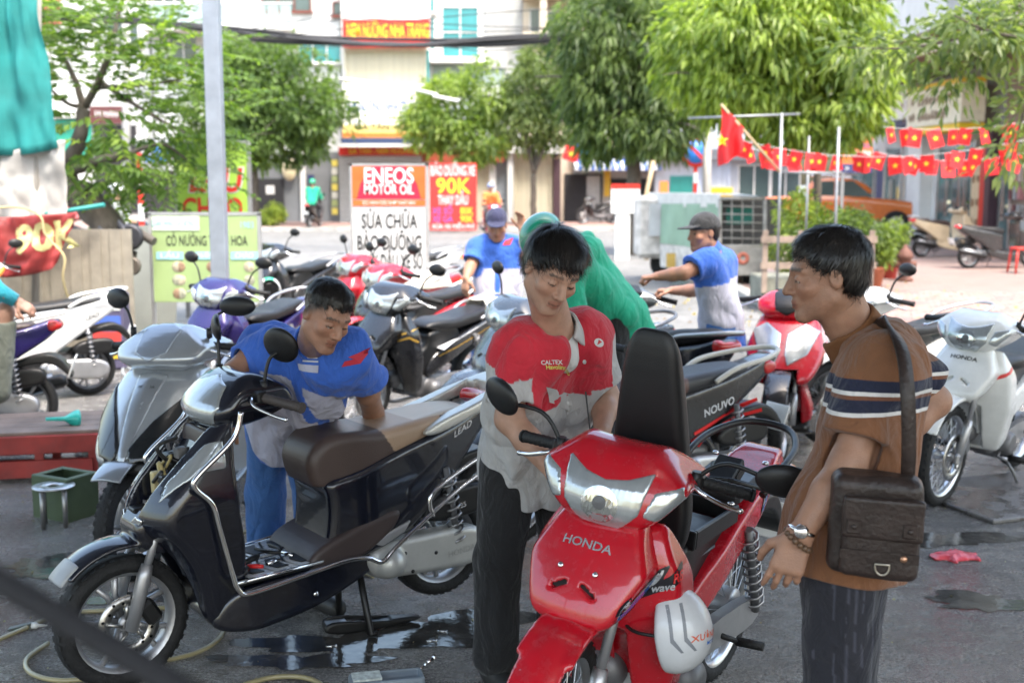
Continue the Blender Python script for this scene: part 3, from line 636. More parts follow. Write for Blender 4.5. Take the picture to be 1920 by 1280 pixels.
class Bld:
    def __init__(s, name, label, px0, px1, top, m, Y=FY, depth=8., base=.13):
        x0, x1, _, _ = rect(px0, 100, px1, 200, Y); s.Y = Y; s.t = thing(name, label, 'building', ((x0+x1)/2, Y, base)); s.c = np.array([(x0+x1)/2, Y, base]); s.hole = []
        s.x0, s.x1, s.zt, s.m, s.dep = x0, x1, top, m, depth
        mb = MB(); mb.box((0, depth/2, top/2), ((x1-x0)/2-.01, depth/2, top/2)); mb.build('wall', m, s.t)
    def L(s, px0, py0, px1, py1): x0, x1, z0, z1 = rect(px0, py0, px1, py1, s.Y); return x0-s.c[0], x1-s.c[0], max(z0-s.c[2], 0.), z1-s.c[2]
    def panel(s, name, r, m, y0=-.06, y1=.02, par=None):
        x0, x1, z0, z1 = s.L(*r); mb = MB(); mb.box(((x0+x1)/2, (y0+y1)/2, (z0+z1)/2), ((x1-x0)/2, (y1-y0)/2, (z1-z0)/2)); return mb.build(name, m, par or s.t)
    def window(s, r, n=2, g=None, fr=None, rows=1):
        x0, x1, z0, z1 = s.L(*r); f = MB(); w_ = .05
        for x in [x0+(x1-x0)*i/n for i in range(n+1)]: f.box((x, -.05, (z0+z1)/2), (w_/2, .045, (z1-z0)/2))
        for z in [z0+(z1-z0)*i/rows for i in range(rows+1)]: f.box(((x0+x1)/2, -.048, z), ((x1-x0)/2+w_/2, .04, w_/2))
        o = f.build('window', fr or M_FRAME, s.t)
        for i in range(n):
            for j in range(rows):
                q = MB(); q.box((x0+(x1-x0)*(i+.5)/n, -.03, z0+(z1-z0)*(j+.5)/rows), ((x1-x0)/n/2-w_/2, .008, (z1-z0)/rows/2-w_/2)); q.build('pane', g or M_GLASS, o)
        q = MB(); q.box(((x0+x1)/2, -.09, z0-.05), ((x1-x0)/2+.1, .09, .03)); q.build('sill', fr or M_FRAME, o); return o
    def shutter(s, r, m=None, p=.11):
        x0, x1, z0, z1 = s.L(*r); n = max(3, int((z1-z0)/p)); o = MB(); fw = .05
        o.box((x0-fw, -.06, (z0+z1)/2), (fw, .06, (z1-z0)/2)); o.box((x1+fw, -.06, (z0+z1)/2), (fw, .06, (z1-z0)/2)); o.box(((x0+x1)/2, -.08, z1+.12), ((x1-x0)/2+.1, .1, .12)); root = o.build('shutter', m or M_SHUT, s.t)
        sm = MB(); h = (z1-z0)/n; sm.box((0, 0, 0), ((x1-x0)/2, .02, h/2-.006), bev=.008); me = sm.mesh('slat'); me.materials.append(m or M_SHUT)
        for i in range(n): link('slat', me, None, root, loc=((x0+x1)/2, -.035, z0+h*(i+.5)))
    def sign(s, r, m, lines, y=-.16, name='sign', bord=None):
        o = s.panel(name, r, m, y, y+.12)
        if bord:
            x0, x1, z0, z1 = s.L(*r); f = MB()
            for z in (z0, z1): f.box(((x0+x1)/2, y, z), ((x1-x0)/2+.04, .03, .03))
            for x in (x0, x1): f.box((x, y, (z0+z1)/2), (.03, .028, (z1-z0)/2))
            f.build('rim', bord, o)
        for (tx, px, py, hpx, tm, wpx) in lines:
            p = DY(px, py, s.Y)-s.c; d = s.Y/F*.99
            if tx is None: scribble(o, p[0], y-.012, p[2], wpx*d, hpx*d, tm); continue
            text('lettering', tx, hpx*d*1.35, tm, o, (p[0], y-.012, p[2]), fit=wpx*d, bold=.015)
        return o
M_RED = mat('sign_red', (.55, .03, .02), rough=.4, var=.1); M_YEL = mat('letter_yellow', (.8, .55, .03), rough=.5, var=.05); M_WHI = mat('letter_white', (.66, .66, .64), rough=.5, var=.05)
M_BLU = mat('letter_blue', (.03, .08, .35), rough=.5, var=.05); M_BLK = mat('letter_black', (.02, .02, .02), rough=.5); M_GRN = mat('letter_green', (.1, .35, .06), rough=.5)
# B1 cafe behind the near tree
b = Bld('cafe_building', 'white cafe building with green front and dark opening behind the leaning tree', 60, 285, 11, wallm('white_render', (.56, .57, .56)))
b.panel('green_front', (105, 225, 175, 300), mat('green_board', (.02, .26, .18), rough=.6), -.2, 0)
b.panel('opening', (175, 235, 262, 400), M_DARK, -.05, .02); b.panel('opening', (262, 320, 330, 410), M_DARK, -.045, .02)
b.sign((170, 200, 240, 232), mat('sign_brown', (.1, .03, .03), rough=.5), [(None, 205, 214, 12, M_WHI, 50)])
b.sign((272, 276, 318, 304), mat('sign_blue', (.03, .2, .6), rough=.4), [(None, 295, 290, 12, M_WHI, 30)])
b.panel('air_conditioner', (98, 190, 150, 222), mat('aircon_white', (.7, .7, .68), rough=.5), -.5, -.05)
b.window((200, 30, 262, 90), 3); b.panel('pink_shutter', (68, 0, 115, 45), mat('pink_board', (.6, .1, .12), rough=.7), -.2, 0)
# B2 white block with balcony
b = Bld('white_apartment_block', 'white building with glass balcony above a grey ground floor with white column', 285, 640, 12.5, wallm('white_render_b', (.58, .59, .58)))
b.panel('ground_floor_wall', (470, 285, 640, 424), wallm('grey_plaster', (.17, .18, .19)), -.1, 0); b.panel('column', (564, 275, 576, 424), wallm('white_plaster', (.7, .7, .68)), -.3, -.1)
b.panel('opening', (470, 335, 535, 424), M_DARK, -.14, -.1)
q = b.panel('slab', (280, 52, 560, 64), wallm('white_plaster'), -1.4, 0)
for i in range(12): b.panel('glass_panel', (284+i*23, 18, 305+i*23, 52), mat('balcony_glass', (.35, .45, .45), rough=.1, alpha=.75, spec=.8), -1.36, -1.33)
b.panel('handrail', (282, 14, 560, 17), M_FRAME, -1.38, -1.31)
b.window((285, -60, 350, 40), 3); b.window((490, -40, 583, 22), 3, M_GLASS, mat('brown_wood', (.16, .04, .025), rough=.5)); b.window((625, 5, 645, 30), 1, M_GLASS, mat('brown_wood'))
b.window((318, 70, 372, 118), 2); b.window((560, 80, 640, 118), 3, M_TEAL)
q = MB(); q.lathe([(0, -.03), (.36, -.03), (.38, 0), (.36, .03), (0, .03)], 28, ax='y'); p = DY(545, 318, FY)-b.c; o = q.build('oval_sign', mat('sign_cream', (.7, .62, .4), rough=.5), b.t, loc=(p[0], -.3, p[2])); o.scale = (.75, 1, 1.15)
b.panel('poster', (500, 348, 516, 364), M_WHI, -.16, -.12); b.panel('poster', (578, 328, 590, 345), mat('poster_navy', (.03, .04, .12), rough=.5), -.14, -.1)
# B3 food shop
b = Bld('food_shop_building', 'narrow shop with red top banner, cream shutter and big white and yellow food sign', 640, 808, 10.5, wallm('white_render_c', (.7, .7, .68)), Y=48.6)
o = b.sign((645, 40, 808, 92), M_RED, [('NEM NƯỚNG NHA TRANG', 730, 62, 26, M_YEL, 150)], y=-.5)
b.shutter((650, 98, 796, 166)); b.panel('pipe', (800, 95, 806, 200), mat('pipe_teal', (.03, .2, .2), rough=.5), -.15, 0)
ms = mat('sign_white_yellow', (.75, .74, .66), rough=.45)
o = b.sign((648, 160, 800, 236), ms, [('NEM NƯỚNG NHA TRANG', 722, 203, 20, M_BLU, 140), (None, 735, 222, 7, M_GRN, 80)], y=-.9)
o = b.sign((648, 236, 800, 258), mat('sign_yellow', (.75, .6, .2), rough=.5), [('GÀ TẦN - NEM', 728, 241, 11, M_BLK, 110)], y=-.9); b.panel('orange_strip', (648, 251, 800, 260), mat('strip_orange', (.6, .2, .04), rough=.5), -.915, -.9)
b.panel('awning', (650, 262, 810, 275), mat('awning_navy', (.03, .05, .12), rough=.6), -1.6, -.2); b.panel('awning_edge', (648, 272, 815, 278), M_WHI, -1.75, -1.62)
b.sign((636, 276, 790, 292), M_RED, [('GÀ TẦN - NEM NƯỚNG', 715, 284, 10, M_YEL, 120)], y=-.15)
# folding gate of upright bars
x0, x1, z0, z1 = b.L(636, 294, 800, 428); mb = MB(); mb.box(((x0+x1)/2, -.02, (z0+z1)/2), ((x1-x0)/2, .02, (z1-z0)/2)); gt = mb.build('folding_gate', mat('gate_grey', (.3, .31, .32), rough=.5, metal=.3), b.t)
mb = MB(); mb.box((0, 0, 0), (.03, .03, (z1-z0)/2)); gm = mb.mesh('gate_bar'); gm.materials.append(M_SHUTW)
for i in range(28): link('gate_bar', gm, None, gt, loc=(x0+(x1-x0)*(i+.5)/28, -.07, (z0+z1)/2))
for i in range(7): b.panel('menu_card', (623, 300+i*15, 634, 312+i*15), mat('menu_%d' % (i % 3), [(.6, .5, .1), (.5, .5, .45), (.3, .35, .15)][i % 3], rough=.6), -.12, -.05)
# B4 teal window house
b = Bld('teal_window_house', 'white house with large teal windows above a cream shutter and red fascia', 808, 948, 11, wallm('white_render_d', (.6, .6, .58)))
b.window((829, 14, 897, 108), 2, M_TEAL, rows=2); b.window((800+4, 32, 815, 95), 1, M_TEAL); b.window((798+4, -10, 815, 24), 1, M_TEAL); b.panel('ledge', (808, 110, 912, 120), wallm('white_plaster'), -.7, 0); b.panel('recess', (812, 122, 945, 160), wallm('grey_green', (.3, .36, .34)), -.02, .02)
b.panel('fascia', (792, 284, 945, 304), mat('fascia_red', (.33, .06, .03), rough=.6, dirt=.3), -.5, 0); b.shutter((840, 308, 915, 424)); b.panel('pillar', (918, 305, 930, 426), wallm('white_plaster'), -.2, 0)
b.panel('upper_sign', (830, 200, 945, 282), mat('sign_pale', (.6, .65, .72), rough=.5), -.3, -.1)
# B5/B6
b = Bld('grey_concrete_house', 'bare grey concrete wall house beside the cream house with loggia', 948, 980, 11.2, wallm('bare_concrete', (.38, .38, .37), .5)); b.panel('shaft', (910, -100, 949, 128), wallm('bare_concrete'), -.12, 0); b.panel('steel_door', (930, 300, 950, 424), mat('door_grey', (.25, .28, .31), rough=.5), -.06, 0)
b = Bld('cream_loggia_house', 'cream house with rounded loggia openings and dark windows above pale shutters', 980, 1075, 10.6, wallm('cream_render', (.56, .48, .38)))
b.window((994, 18, 1012, 62), 1); b.window((1026, 22, 1056, 64), 2); b.panel('loggia_post', (1012, -40, 1024, 72), wallm('cream_render'), -.9, 0); b.panel('loggia_floor', (980, 66, 1098, 76), wallm('cream_render'), -.95, 0); b.panel('loggia_head', (980, -14, 1098, 2), wallm('cream_render'), -.95, 0); b.panel('loggia_post', (1090, -14, 1098, 72), wallm('cream_render'), -.93, 0)
b.panel('beam', (945, 270, 1050, 288), wallm('white_plaster'), -.6, 0); b.shutter((968, 296, 1030, 424)); b.panel('pillar', (952, 290, 962, 426), wallm('white_plaster'), -.4, 0); b.panel('pillar', (1038, 288, 1050, 426), mat('pillar_brown', (.06, .03, .04), rough=.5), -.3, 0)
# B7
b = Bld('blue_sign_shop', 'shop with a blue fascia sign and blue striped awning over a dark opening', 1075, 1232, 9, wallm('grey_render', (.42, .42, .4)))
b.sign((1070, 262, 1150, 278), mat('sign_tan', (.55, .45, .3), rough=.5), [(None, 1110, 270, 9, M_BLU, 60)]); b.panel('blue_sign', (1070, 278, 1235, 290), mat('sign_cyan', (.05, .3, .55), rough=.4), -.3, -.1)
b.panel('opening', (1058, 326, 1128, 424), M_DARK, -.05, .02); b.panel('inner_door', (1100, 330, 1124, 424), mat('door_pale', (.35, .35, .34), rough=.5), -.08, -.05); b.panel('yellow_banner', (1132, 318, 1143, 368), mat('banner_yellow', (.6, .35, .03), rough=.6), -.3, -.2); b.panel('opening', (1144, 335, 1230, 424), M_DARK, -.04, .02)
x0, x1, z0, z1 = b.L(1075, 298, 1232, 320); aw = thing('striped_awning', 'blue and white striped awning of the shop under the mango tree', 'awning', (b.c[0], FY-.03, b.c[2]))
for i in range(26):
    q = MB(); w_ = (x1-x0)/26; xa = x0+i*w_; q.add([(xa, 0, z1), (xa+w_, 0, z1), (xa+w_, -1.3, z0+.15), (xa, -1.3, z0+.15), (xa+w_, -1.3, z0), (xa, -1.3, z0)], [(0, 1, 2, 3), (3, 2, 4, 5)]); q.build('stripe', mat('awning_blue', (.06, .13, .4), rough=.7) if i % 2 else mat('awning_white', (.6, .62, .66), rough=.7), aw)
# B8 shops right of the mango
b = Bld('corner_shop_building', 'grey blue corner shop with roller shutter, teal door and glass front behind the flags', 1232, 1500, 8.5, wallm('blue_grey_render', (.42, .45, .5)), Y=48)
b.panel('teal_door', (1256, 330, 1300, 424), mat('door_teal', (.02, .2, .18), rough=.5), -.06, 0); b.shutter((1312, 308, 1362, 424), mat('shutter_blue', (.42, .48, .58), rough=.5)); b.window((1385, 310, 1440, 424), 2, rows=1); b.window((1446, 318, 1496, 424), 2)
b.sign((1330, 352, 1372, 372), M_YEL, [(None, 1350, 362, 9, M_RED, 30)]); b.sign((1205+30, 340, 1250, 366), mat('strip_orange'), [], y=-.4); b.panel('fascia', (1232, 280, 1500, 300), mat('fascia_dark', (.12, .13, .15), rough=.5), -.5, 0)
b.window((1240, 120, 1300, 200), 2); b.window((1330, 120, 1390, 200), 2); b.window((1420, 120, 1480, 200), 2)
# ================================================================== row of shops along the right pavement: facade plane x = FX, facing the street
FX = 12.
def DXp(px, py, X=FX): r = ray(px, py); return np.array([0, 0, CH])+r*(X/r[0])
def rbox_(name, par, r, m, x0=-.06, x1=.02, X=FX, base=(0, 0, 0)):
    """panel on the x = X facade from pixel columns px0..px1 and the heights of py0/py1 at its middle"""
    px0, px1, z0, z1 = r; ya = DXp(px0, 400, X)[1]; yb = DXp(px1, 400, X)[1]
    mb = MB(); mb.box((X+(x0+x1)/2-base[0], (ya+yb)/2-base[1], (z0+z1)/2-base[2]), ((x1-x0)/2, abs(yb-ya)/2, (z1-z0)/2)); return mb.build(name, m, par)
shops = [('camera_shop', 'pale shop with white fascia sign and glass doors behind the cream scooter', 1560, 1757, wallm('pale_tile', (.62, .62, .6))), ('yellow_sign_shop', 'shop with a white and yellow lit fascia sign over glass doors behind the black scooter', 1757, 1876, wallm('grey_tile', (.4, .4, .39))), ('corner_stone_shop', 'brown stone fronted shop with product shelves beside the red door frame', 1876, 2200, wallm('brown_tile', (.3, .22, .18)))]
SH = {}
for n_, lb, p0, p1, m_ in shops:
    ya = DXp(p0, 400)[1]; yb = DXp(p1, 400)[1]; t = thing(n_, lb, 'building', (FX, (ya+yb)/2, .125)); SH[n_] = t; base = (FX, (ya+yb)/2, .125)
    mb = MB(); mb.box((4, 0, 4.), (4, abs(yb-ya)/2-.01, 4.)); mb.build('wall', m_, t); t['b0'] = base[1]; t['b2'] = base[2]
def P_(s, name, px0, px1, z0, z1, m, x0=-.06, x1=.02):
    t = SH[s]; return rbox_(name, t, (px0, px1, z0, z1), m, x0, x1, base=(FX, t['b0'], t['b2']))
M_SG = mat('shop_glass', (.10, .15, .15), rough=.06, var=.5, ns=1.3, spec=.9); M_STEEL = mat('steel_frame', (.6, .6, .6), rough=.3, metal=.9)
for s, cols in (('camera_shop', [(1600, 1640), (1662, 1690), (1700, 1716)]), ('yellow_sign_shop', [(1762, 1800), (1804, 1828)]), ('corner_stone_shop', [(1880, 1898)])):
    for a, b_ in cols:
        o = P_(s, 'glass_door', a, b_, .13, 2.75, M_SG, -.08, -.04); P_(s, 'door_frame', a-3, a, .13, 2.8, M_STEEL, -.1, 0); P_(s, 'door_frame', b_, b_+2, .13, 2.8, M_STEEL, -.1, 0)
        c = (a+b_)/2; P_(s, 'door_handle', c-1.2, c+.0, .8, 1.8, M_STEEL, -.16, -.12); P_(s, 'door_handle', c+1.6, c+2.8, .8, 1.8, M_STEEL, -.16, -.12)
P_('camera_shop', 'pillar', 1718, 1745, .13, 3.1, wallm('white_plaster'), -.35, 0); P_('camera_shop', 'fascia', 1670, 1757, 3.5, 4.1, mat('sign_lit_white', (.8, .8, .8), rough=.4), -.9, -.3); P_('camera_shop', 'fascia_strip', 1670, 1757, 3.32, 3.47, mat('poster_navy'), -.88, -.3); P_('camera_shop', 'upper_sign', 1672, 1757, 4.15, 4.45, M_WHI, -.9, -.4)
P_('camera_shop', 'lightbox', 1640, 1668, 2.9, 3.7, M_WHI, -1., -.85); P_('camera_shop', 'goods_poster', 1645, 1660, .6, 2.3, mat('poster_navy'), -.07, 0)
P_('yellow_sign_shop', 'fascia', 1759, 1868, 3.2, 4.15, mat('sign_lit_cream', (.8, .76, .6), rough=.4), -1., -.4); P_('yellow_sign_shop', 'fascia_edge', 1759, 1868, 3.0, 3.18, M_YEL, -1.02, -.4); P_('yellow_sign_shop', 'fascia_edge', 1759, 1868, 4.16, 4.28, M_YEL, -1.02, -.4)
P_('yellow_sign_shop', 'red_pillar', 1852, 1864, .13, 3.0, M_RED, -.25, 0); P_('yellow_sign_shop', 'price_board', 1833, 1850, .13, 2.6, mat('board_cream', (.6, .45, .28), rough=.6), -.2, -.1); P_('yellow_sign_shop', 'dark_pillar', 1865, 1875, .13, 3.0, mat('pillar_brown'), -.3, 0)
t = SH['yellow_sign_shop']; p = DXp(1806, 190); RZ = (0, 0, -math.pi/2); [scribble(t, -1.02, p[1]-t['b0'], zz-.125, ww, .26, mat('letter_brown', (.2, .1, .05), rough=.5), nn, RZ) for zz, ww, nn in ((3.85, 4.6, 16), (3.45, 3.6, 14))]
p = DXp(1842, 400); [scribble(t, -.215, p[1]-t['b0'], zz, 1.2, .2, mat('letter_brown'), 4, RZ) for zz in (.6, 1.1, 1.7)]
for r_ in range(4):
    for c_ in range(3): P_('corner_stone_shop', 'shelf_item', 1898+c_*8, 1903+c_*8, .9+r_*.42, 1.2+r_*.42, mat('goods_%d' % ((r_+c_) % 4), [(.5, .4, .35), (.15, .05, .05), (.3, .3, .3), (.45, .2, .2)][(r_+c_) % 4], rough=.6), -.12, 0)
# big brown awning roof of the row
aw = thing('wooden_awning', 'weathered brown awning roof jutting out over the shop signs', 'awning', (FX, 30, 4.6))
ya = DXp(1668, 400)[1]; yb = 22.; mb = MB(); n = 14
for i in range(n):
    y0 = yb+(ya-yb)*i/n; q = MB(); q.box((-1.3, y0-30+(ya-yb)/n/2, .28), (1.35, (ya-yb)/n/2-.02, .03), rot=Matrix.Rotation(.16, 3, 'Y')); q.build('board', mat('awning_wood', (.2, .14, .1), rough=.8, var=.3, dirt=.3), aw)
mb.box((-2.62, (ya+yb)/2-30, .12), (.05, (ya-yb)/2, .12)); mb.build('edge_beam', mat('awning_edge_pale', (.6, .5, .4), rough=.7), aw)
# ================================================================== overhead cables
M_CABLE = mat('cable_black', (.02, .02, .022), rough=.6)
def cable(name, label, pts, r, Y, group='overhead cables', sag=0.):
    p = [DY(a, b_, Y+i*.01) for i, (a, b_) in enumerate(pts)]; mb = MB(); mb.tube(spline(p, 10), r, 6); o = mb.build(name, M_CABLE); return tag(o, label, 'cable', group)
for i in range(7):
    o_ = random.uniform(-7, 7); cable('overhead_cable', 'thick black cable in the bundle slung across the street', [(-200, 20+o_+i), (270, 42+random.uniform(-6, 6)), (480, 68+random.uniform(-11, 11)), (730, 78+random.uniform(-10, 10)), (930, 77+random.uniform(-9, 9)), (1140, 62+random.uniform(-6, 6)), (1500, 20+o_), (2300, -120)], .04, 30+i*.05)
for i, pts in enumerate([[(-100, 120), (500, 50), (800, -15), (1000, -60)], [(430, 62), (620, 40), (790, 0), (960, -50)], [(300, 95), (640, 55), (860, 30), (1140, 10)], [(640, 30), (820, 45), (1000, 52), (1180, 50)], [(560, 90), (800, 86), (930, 95), (1140, 66)], [(250, 0), (560, -10)], [(690, 40), (900, 60), (1130, 40), (1400, -20)]]): cable('overhead_cable', 'thin black wire crossing above the street among the thick bundle', pts, .012, 29+i*.2, 'thin overhead wires')
# ================================================================== two-wheelers
M_TYRE = mat('tyre_rubber', (.011, .011, .0115), rough=.75, var=.3, ns=20, dirt=.35, bump=.5, bs=90)
M_RIM = mat('rim_steel', (.55, .56, .58), rough=.28, metal=1., var=.15, dirt=.3); M_ALU = mat('cast_alloy', (.42, .42, .43), rough=.42, metal=.8, var=.15, dirt=.35)
M_CHR = mat('chrome', (.75, .75, .76), rough=.1, metal=1., var=.05, dirt=.12); M_ENG = mat('engine_grey', (.16, .16, .165), rough=.5, metal=.6, var=.25, dirt=.4)
M_BPL = plastic('black_plastic', (.009, .009, .0095), .4); M_GRIP = mat('grip_rubber', (.008, .008, .008), rough=.6, bump=.4, bs=120)
M_SEAT = mat('black_vinyl', (.011, .011, .012), rough=.42, var=.15, bump=.15, bs=300, dirt=.1); M_LENS = mat('clear_lens', (.40, .43, .44), rough=.14, metal=.55, coat=1., var=.1, ns=12, bump=.12, bs=45, stretch=(1, 3, .4))
M_AMB = mat('amber_lens', (.75, .25, .03), rough=.15, coat=1.); M_TAIL = mat('red_lens', (.5, .012, .012), rough=.12, coat=1., var=.2, bump=.3, bs=90); M_MIR = mat('mirror_glass', (.8, .82, .85), rough=.02, metal=1., var=0)
M_SPR = mat('spring_steel', (.35, .35, .36), rough=.35, metal=.9); M_DISC = mat('disc_steel', (.45, .44, .42), rough=.3, metal=1., var=.2, dirt=.3); M_PLATE = mat('number_plate', (.75, .75, .73), rough=.5, dirt=.3)
MC = {}
def cm(key, fn):
    if key not in MC: MC[key] = fn()
    return MC[key]
def wheel(name, par, loc, Rw, w, style, disc=True, M=None, n=40, drum=False):
    def ty():
        pr = [(Rw-.055, -w*.42), (Rw-.03, -w*.5), (Rw-.008, -w*.36), (Rw, -w*.12), (Rw, w*.12), (Rw-.008, w*.36), (Rw-.03, w*.5), (Rw-.055, w*.42)]
        mb = MB(); mb.lathe(pr, n, ax='y', closed=True)
        if n >= 40:
            for i in range(n):                                  # tread blocks
                for s in (-1, 1):
                    a = 2*math.pi*(i+.25*s)/n; c = Vector((math.cos(a), 0, math.sin(a)))*(Rw-.0052); c.y = s*w*.25
                    mb.box(c, (.010, w*.13, .0018), rot=Matrix.Rotation(-a+math.pi/2, 3, 'Y'))
        me = mb.mesh('wheel'); me.materials.append(M_TYRE); return me
    base = Matrix.Translation(Vector(loc)); o = link(name, cm(('ty', Rw, w, n), ty), None, par, M=(M @ base) if M is not None else base)
    def ri():
        mb = MB(); q = Rw-.045; mb.lathe([(q+.002, -w*.40), (q+.004, -w*.33), (q-.014, -w*.26), (q-.02, 0), (q-.014, w*.26), (q+.004, w*.33), (q+.002, w*.40), (q-.008, w*.40), (q-.026, w*.2), (q-.028, 0), (q-.026, -w*.2), (q-.008, -w*.40)], n, ax='y', closed=True)
        mb.lathe([(.012, -.05), (.03, -.05), (.03, -.03), (.022, -.02), (.022, .02), (.03, .03), (.03, .05), (.012, .05)], 14, ax='y')
        if style == 'cast':
            for i in range(5):
                for da in (-.13, .13):
                    a = 2*math.pi*i/5+da; b = 2*math.pi*i/5+da*1.9; mb.tube([(.02*math.cos(a), 0, .02*math.sin(a)), (q*.55*math.cos(a), 0, q*.55*math.sin(a)), ((q-.01)*math.cos(b), 0, (q-.01)*math.sin(b))], [.014, .011, .012], 6)
        me = mb.mesh('rim'); me.materials.append(M_ALU if style == 'cast' else M_RIM); return me
    link('rim', cm(('ri', Rw, w, style, n), ri), None, o)
    if style == 'spoke':
        def sp():
            mb = MB()
            for i in range(32):
                a = 2*math.pi*i/32; s = 1 if i % 2 else -1; b = a+(.55 if (i//2) % 2 else -.55); mb.tube([(.028*math.cos(b), s*.04, .028*math.sin(b)), ((Rw-.07)*math.cos(a), s*.006, (Rw-.07)*math.sin(a))], .0019, 4, cap=False)
            me = mb.mesh('spokes'); me.materials.append(M_RIM); return me
        link('spokes', cm(('sp', Rw), sp), None, o)
    if drum:
        mb = MB(); mb.lathe([(.012, -.055), (.06, -.055), (.065, -.045), (.065, .045), (.06, .055), (.012, .055)], 20, ax='y'); mb.build('hub', M_ALU, o)
    if disc:
        def di():
            mb = MB(); r0, r1 = Rw*.30, Rw*.47; y = .058
            mb.lathe([(r0, y-.002), (r1, y-.002), (r1, y+.002), (r0, y+.002)], 36, ax='y', closed=True)
            for i in range(5): a = 2*math.pi*i/5; mb.tube([(.025*math.cos(a), y, .025*math.sin(a)), (r0*1.1*math.cos(a+.3), y, r0*1.1*math.sin(a+.3))], .007, 5)
            for i in range(18): a = 2*math.pi*i/18; rr = r0+(r1-r0)*(.35+.3*(i % 2)); mb.lathe([(0, y+.0025), (.006, y+.0025)], 6, (rr*math.cos(a), 0, rr*math.sin(a)), ax='y', mi=1)
            me = mb.mesh('brake_disc'); me.materials.append(M_DISC); me.materials.append(M_BPL); return me
        link('brake_disc', cm(('di', Rw), di), None, o)
    return o
def mirror(par, base, tip, face, M=None, m=None, sz=(.068, .044), hero=False):
    """black oval mirror on a bent stalk; face = direction the glass looks"""
    m = m or M_BPL; base = Vector(base); tip = Vector(tip); mb = MB(); mid = base.lerp(tip, .35)+Vector((0, 0, .05))
    mb.tube(spline([base-Vector((0, 0, .03)), base, mid, tip], 5), .0065, 8); mb.tube([base-Vector((0, 0, .025)), base+Vector((0, 0, .02))], .014, 8)
    o = mb.build('mirror', m, par, M=M); fz = Vector(face).normalized(); q = fz.to_track_quat('X', 'Z').to_matrix().to_4x4(); T = Matrix.Translation(tip+Vector((0, 0, .02))) @ q
    def hd():
        V, Q = nets(lambda P: smax(ell(P, (0, 0, 0), (.026, sz[0], sz[1])), P[:, 0]-.006, .006), (-.03, -.09, -.07), (.03, .09, .07), .0045 if hero else .008); me = npmesh('mirror_head', V, Q); me.materials.append(m); return me
    link('mirror_head', cm(('mh', m.name, sz, hero), hd), None, o, M=T)
    g = MB(); n = 20; g.add([(.0085, sz[0]*.9*math.cos(2*math.pi*k/n), sz[1]*.9*math.sin(2*math.pi*k/n)) for k in range(n)], [tuple(range(n))]); g.build('mirror_glass', M_MIR, o, M=T)
    return o
def grips(par, x, z, y0, y1, M=None, m=None, back=.03, lever=True, silver=True):
    for s in (1, -1):
        a = Vector((x, s*y0, z)); b = Vector((x-back*2, s*y1, z-.02)); mb = MB(); N = 14
        pts = [a.lerp(b, i/N) for i in range(N+1)]; mb.tube(pts, [.0165+(.002 if i % 2 else 0) for i in range(N+1)], 10); mb.tube([b, b.lerp(a, -.06)], .0195, 10); o = mb.build('grip', m or M_GRIP, par, M=M)
        mb = MB(); mb.tube([a.lerp(b, -.35), a], .011, 8); mb.box(a.lerp(b, -.1), (.02, .025, .02), bev=.006); mb.build('switch_housing', M_BPL, par, M=M)
        if lever:
            mb = MB(); p0 = a+Vector((.035, -s*.02, .0)); p3 = b+Vector((.055, -s*.01, -.035)); mb.tube(spline([p0, p0.lerp(p3, .3)+Vector((.03, 0, .0)), p0.lerp(p3, .7)+Vector((.012, 0, -.005)), p3], 5), [.008]*4+[.0065]*11+[.0085], 7); mb.lathe([(0, -.009), (.008, -.004), (.008, .004), (0, .009)], 8, p3); mb.build('lever', M_CHR if silver else M_BPL, par, M=M)
def spring(par, a, b, r, coils, wire, name='shock_absorber', m=None, hero=True):
    a = Vector(a); b = Vector(b); d = (b-a); t = d.normalized(); u = t.orthogonal().normalized(); v = t.cross(u); mb = MB(); n = coils*8
    mb.tube([a-t*.02, b+t*.03], r*.5, 8)
    o = mb.build(name, M_ENG, par)
    if hero: mb = MB(); mb.tube([a+d*(i/n)+(u*math.cos(2*math.pi*i/8)+v*math.sin(2*math.pi*i/8))*r for i in range(n+1)], wire, 5)
    else:
        mb = MB(); [mb.lathe([(r*.6, -.006), (r, 0), (r*.6, .006)], 8, a+d*((i+.5)/8)) for i in range(8)]
    mb.build('spring', m or M_SPR, o); return o
def Rot(p, axis, ang): return Matrix.Translation(Vector(p)) @ Matrix.Rotation(ang, 4, Vector(axis)) @ Matrix.Translation(-Vector(p))
def plate(par, loc, rot, txt=True):
    mb = MB(); mb.box((0, 0, 0), (.004, .095, .07), bev=.003); o = mb.build('number_plate', M_PLATE, par, loc=loc, rot=rot); return o
def bike_root(name, label, fc, yaw, wb, lean=0., group=None, lift=0., cat='motorbike'):
    h = Vector((math.cos(yaw), math.sin(yaw), 0)); t = thing(name, label, cat, Vector((fc[0], fc[1], 0))-h*wb/2, yaw, group)
    t.rotation_euler = (R(lean), 0, yaw)
    if lift: t.rotation_mode = 'XYZ'; a = math.asin(lift/wb); t.rotation_euler = (R(lean), a, yaw); t.location = t.location+Vector((0, 0, lift/2))
    return t
X0 = lambda P: P[:, 0]
def wedge(P, poly): return poly2(P[:, 1], P[:, 2], poly)
def cut_wheel(P, d, ax, az, Rw, wy): return np.maximum(d, -np.maximum(np.sqrt((P[:, 0]-ax)**2+(P[:, 2]-az)**2)-Rw, np.abs(P[:, 1])-wy))
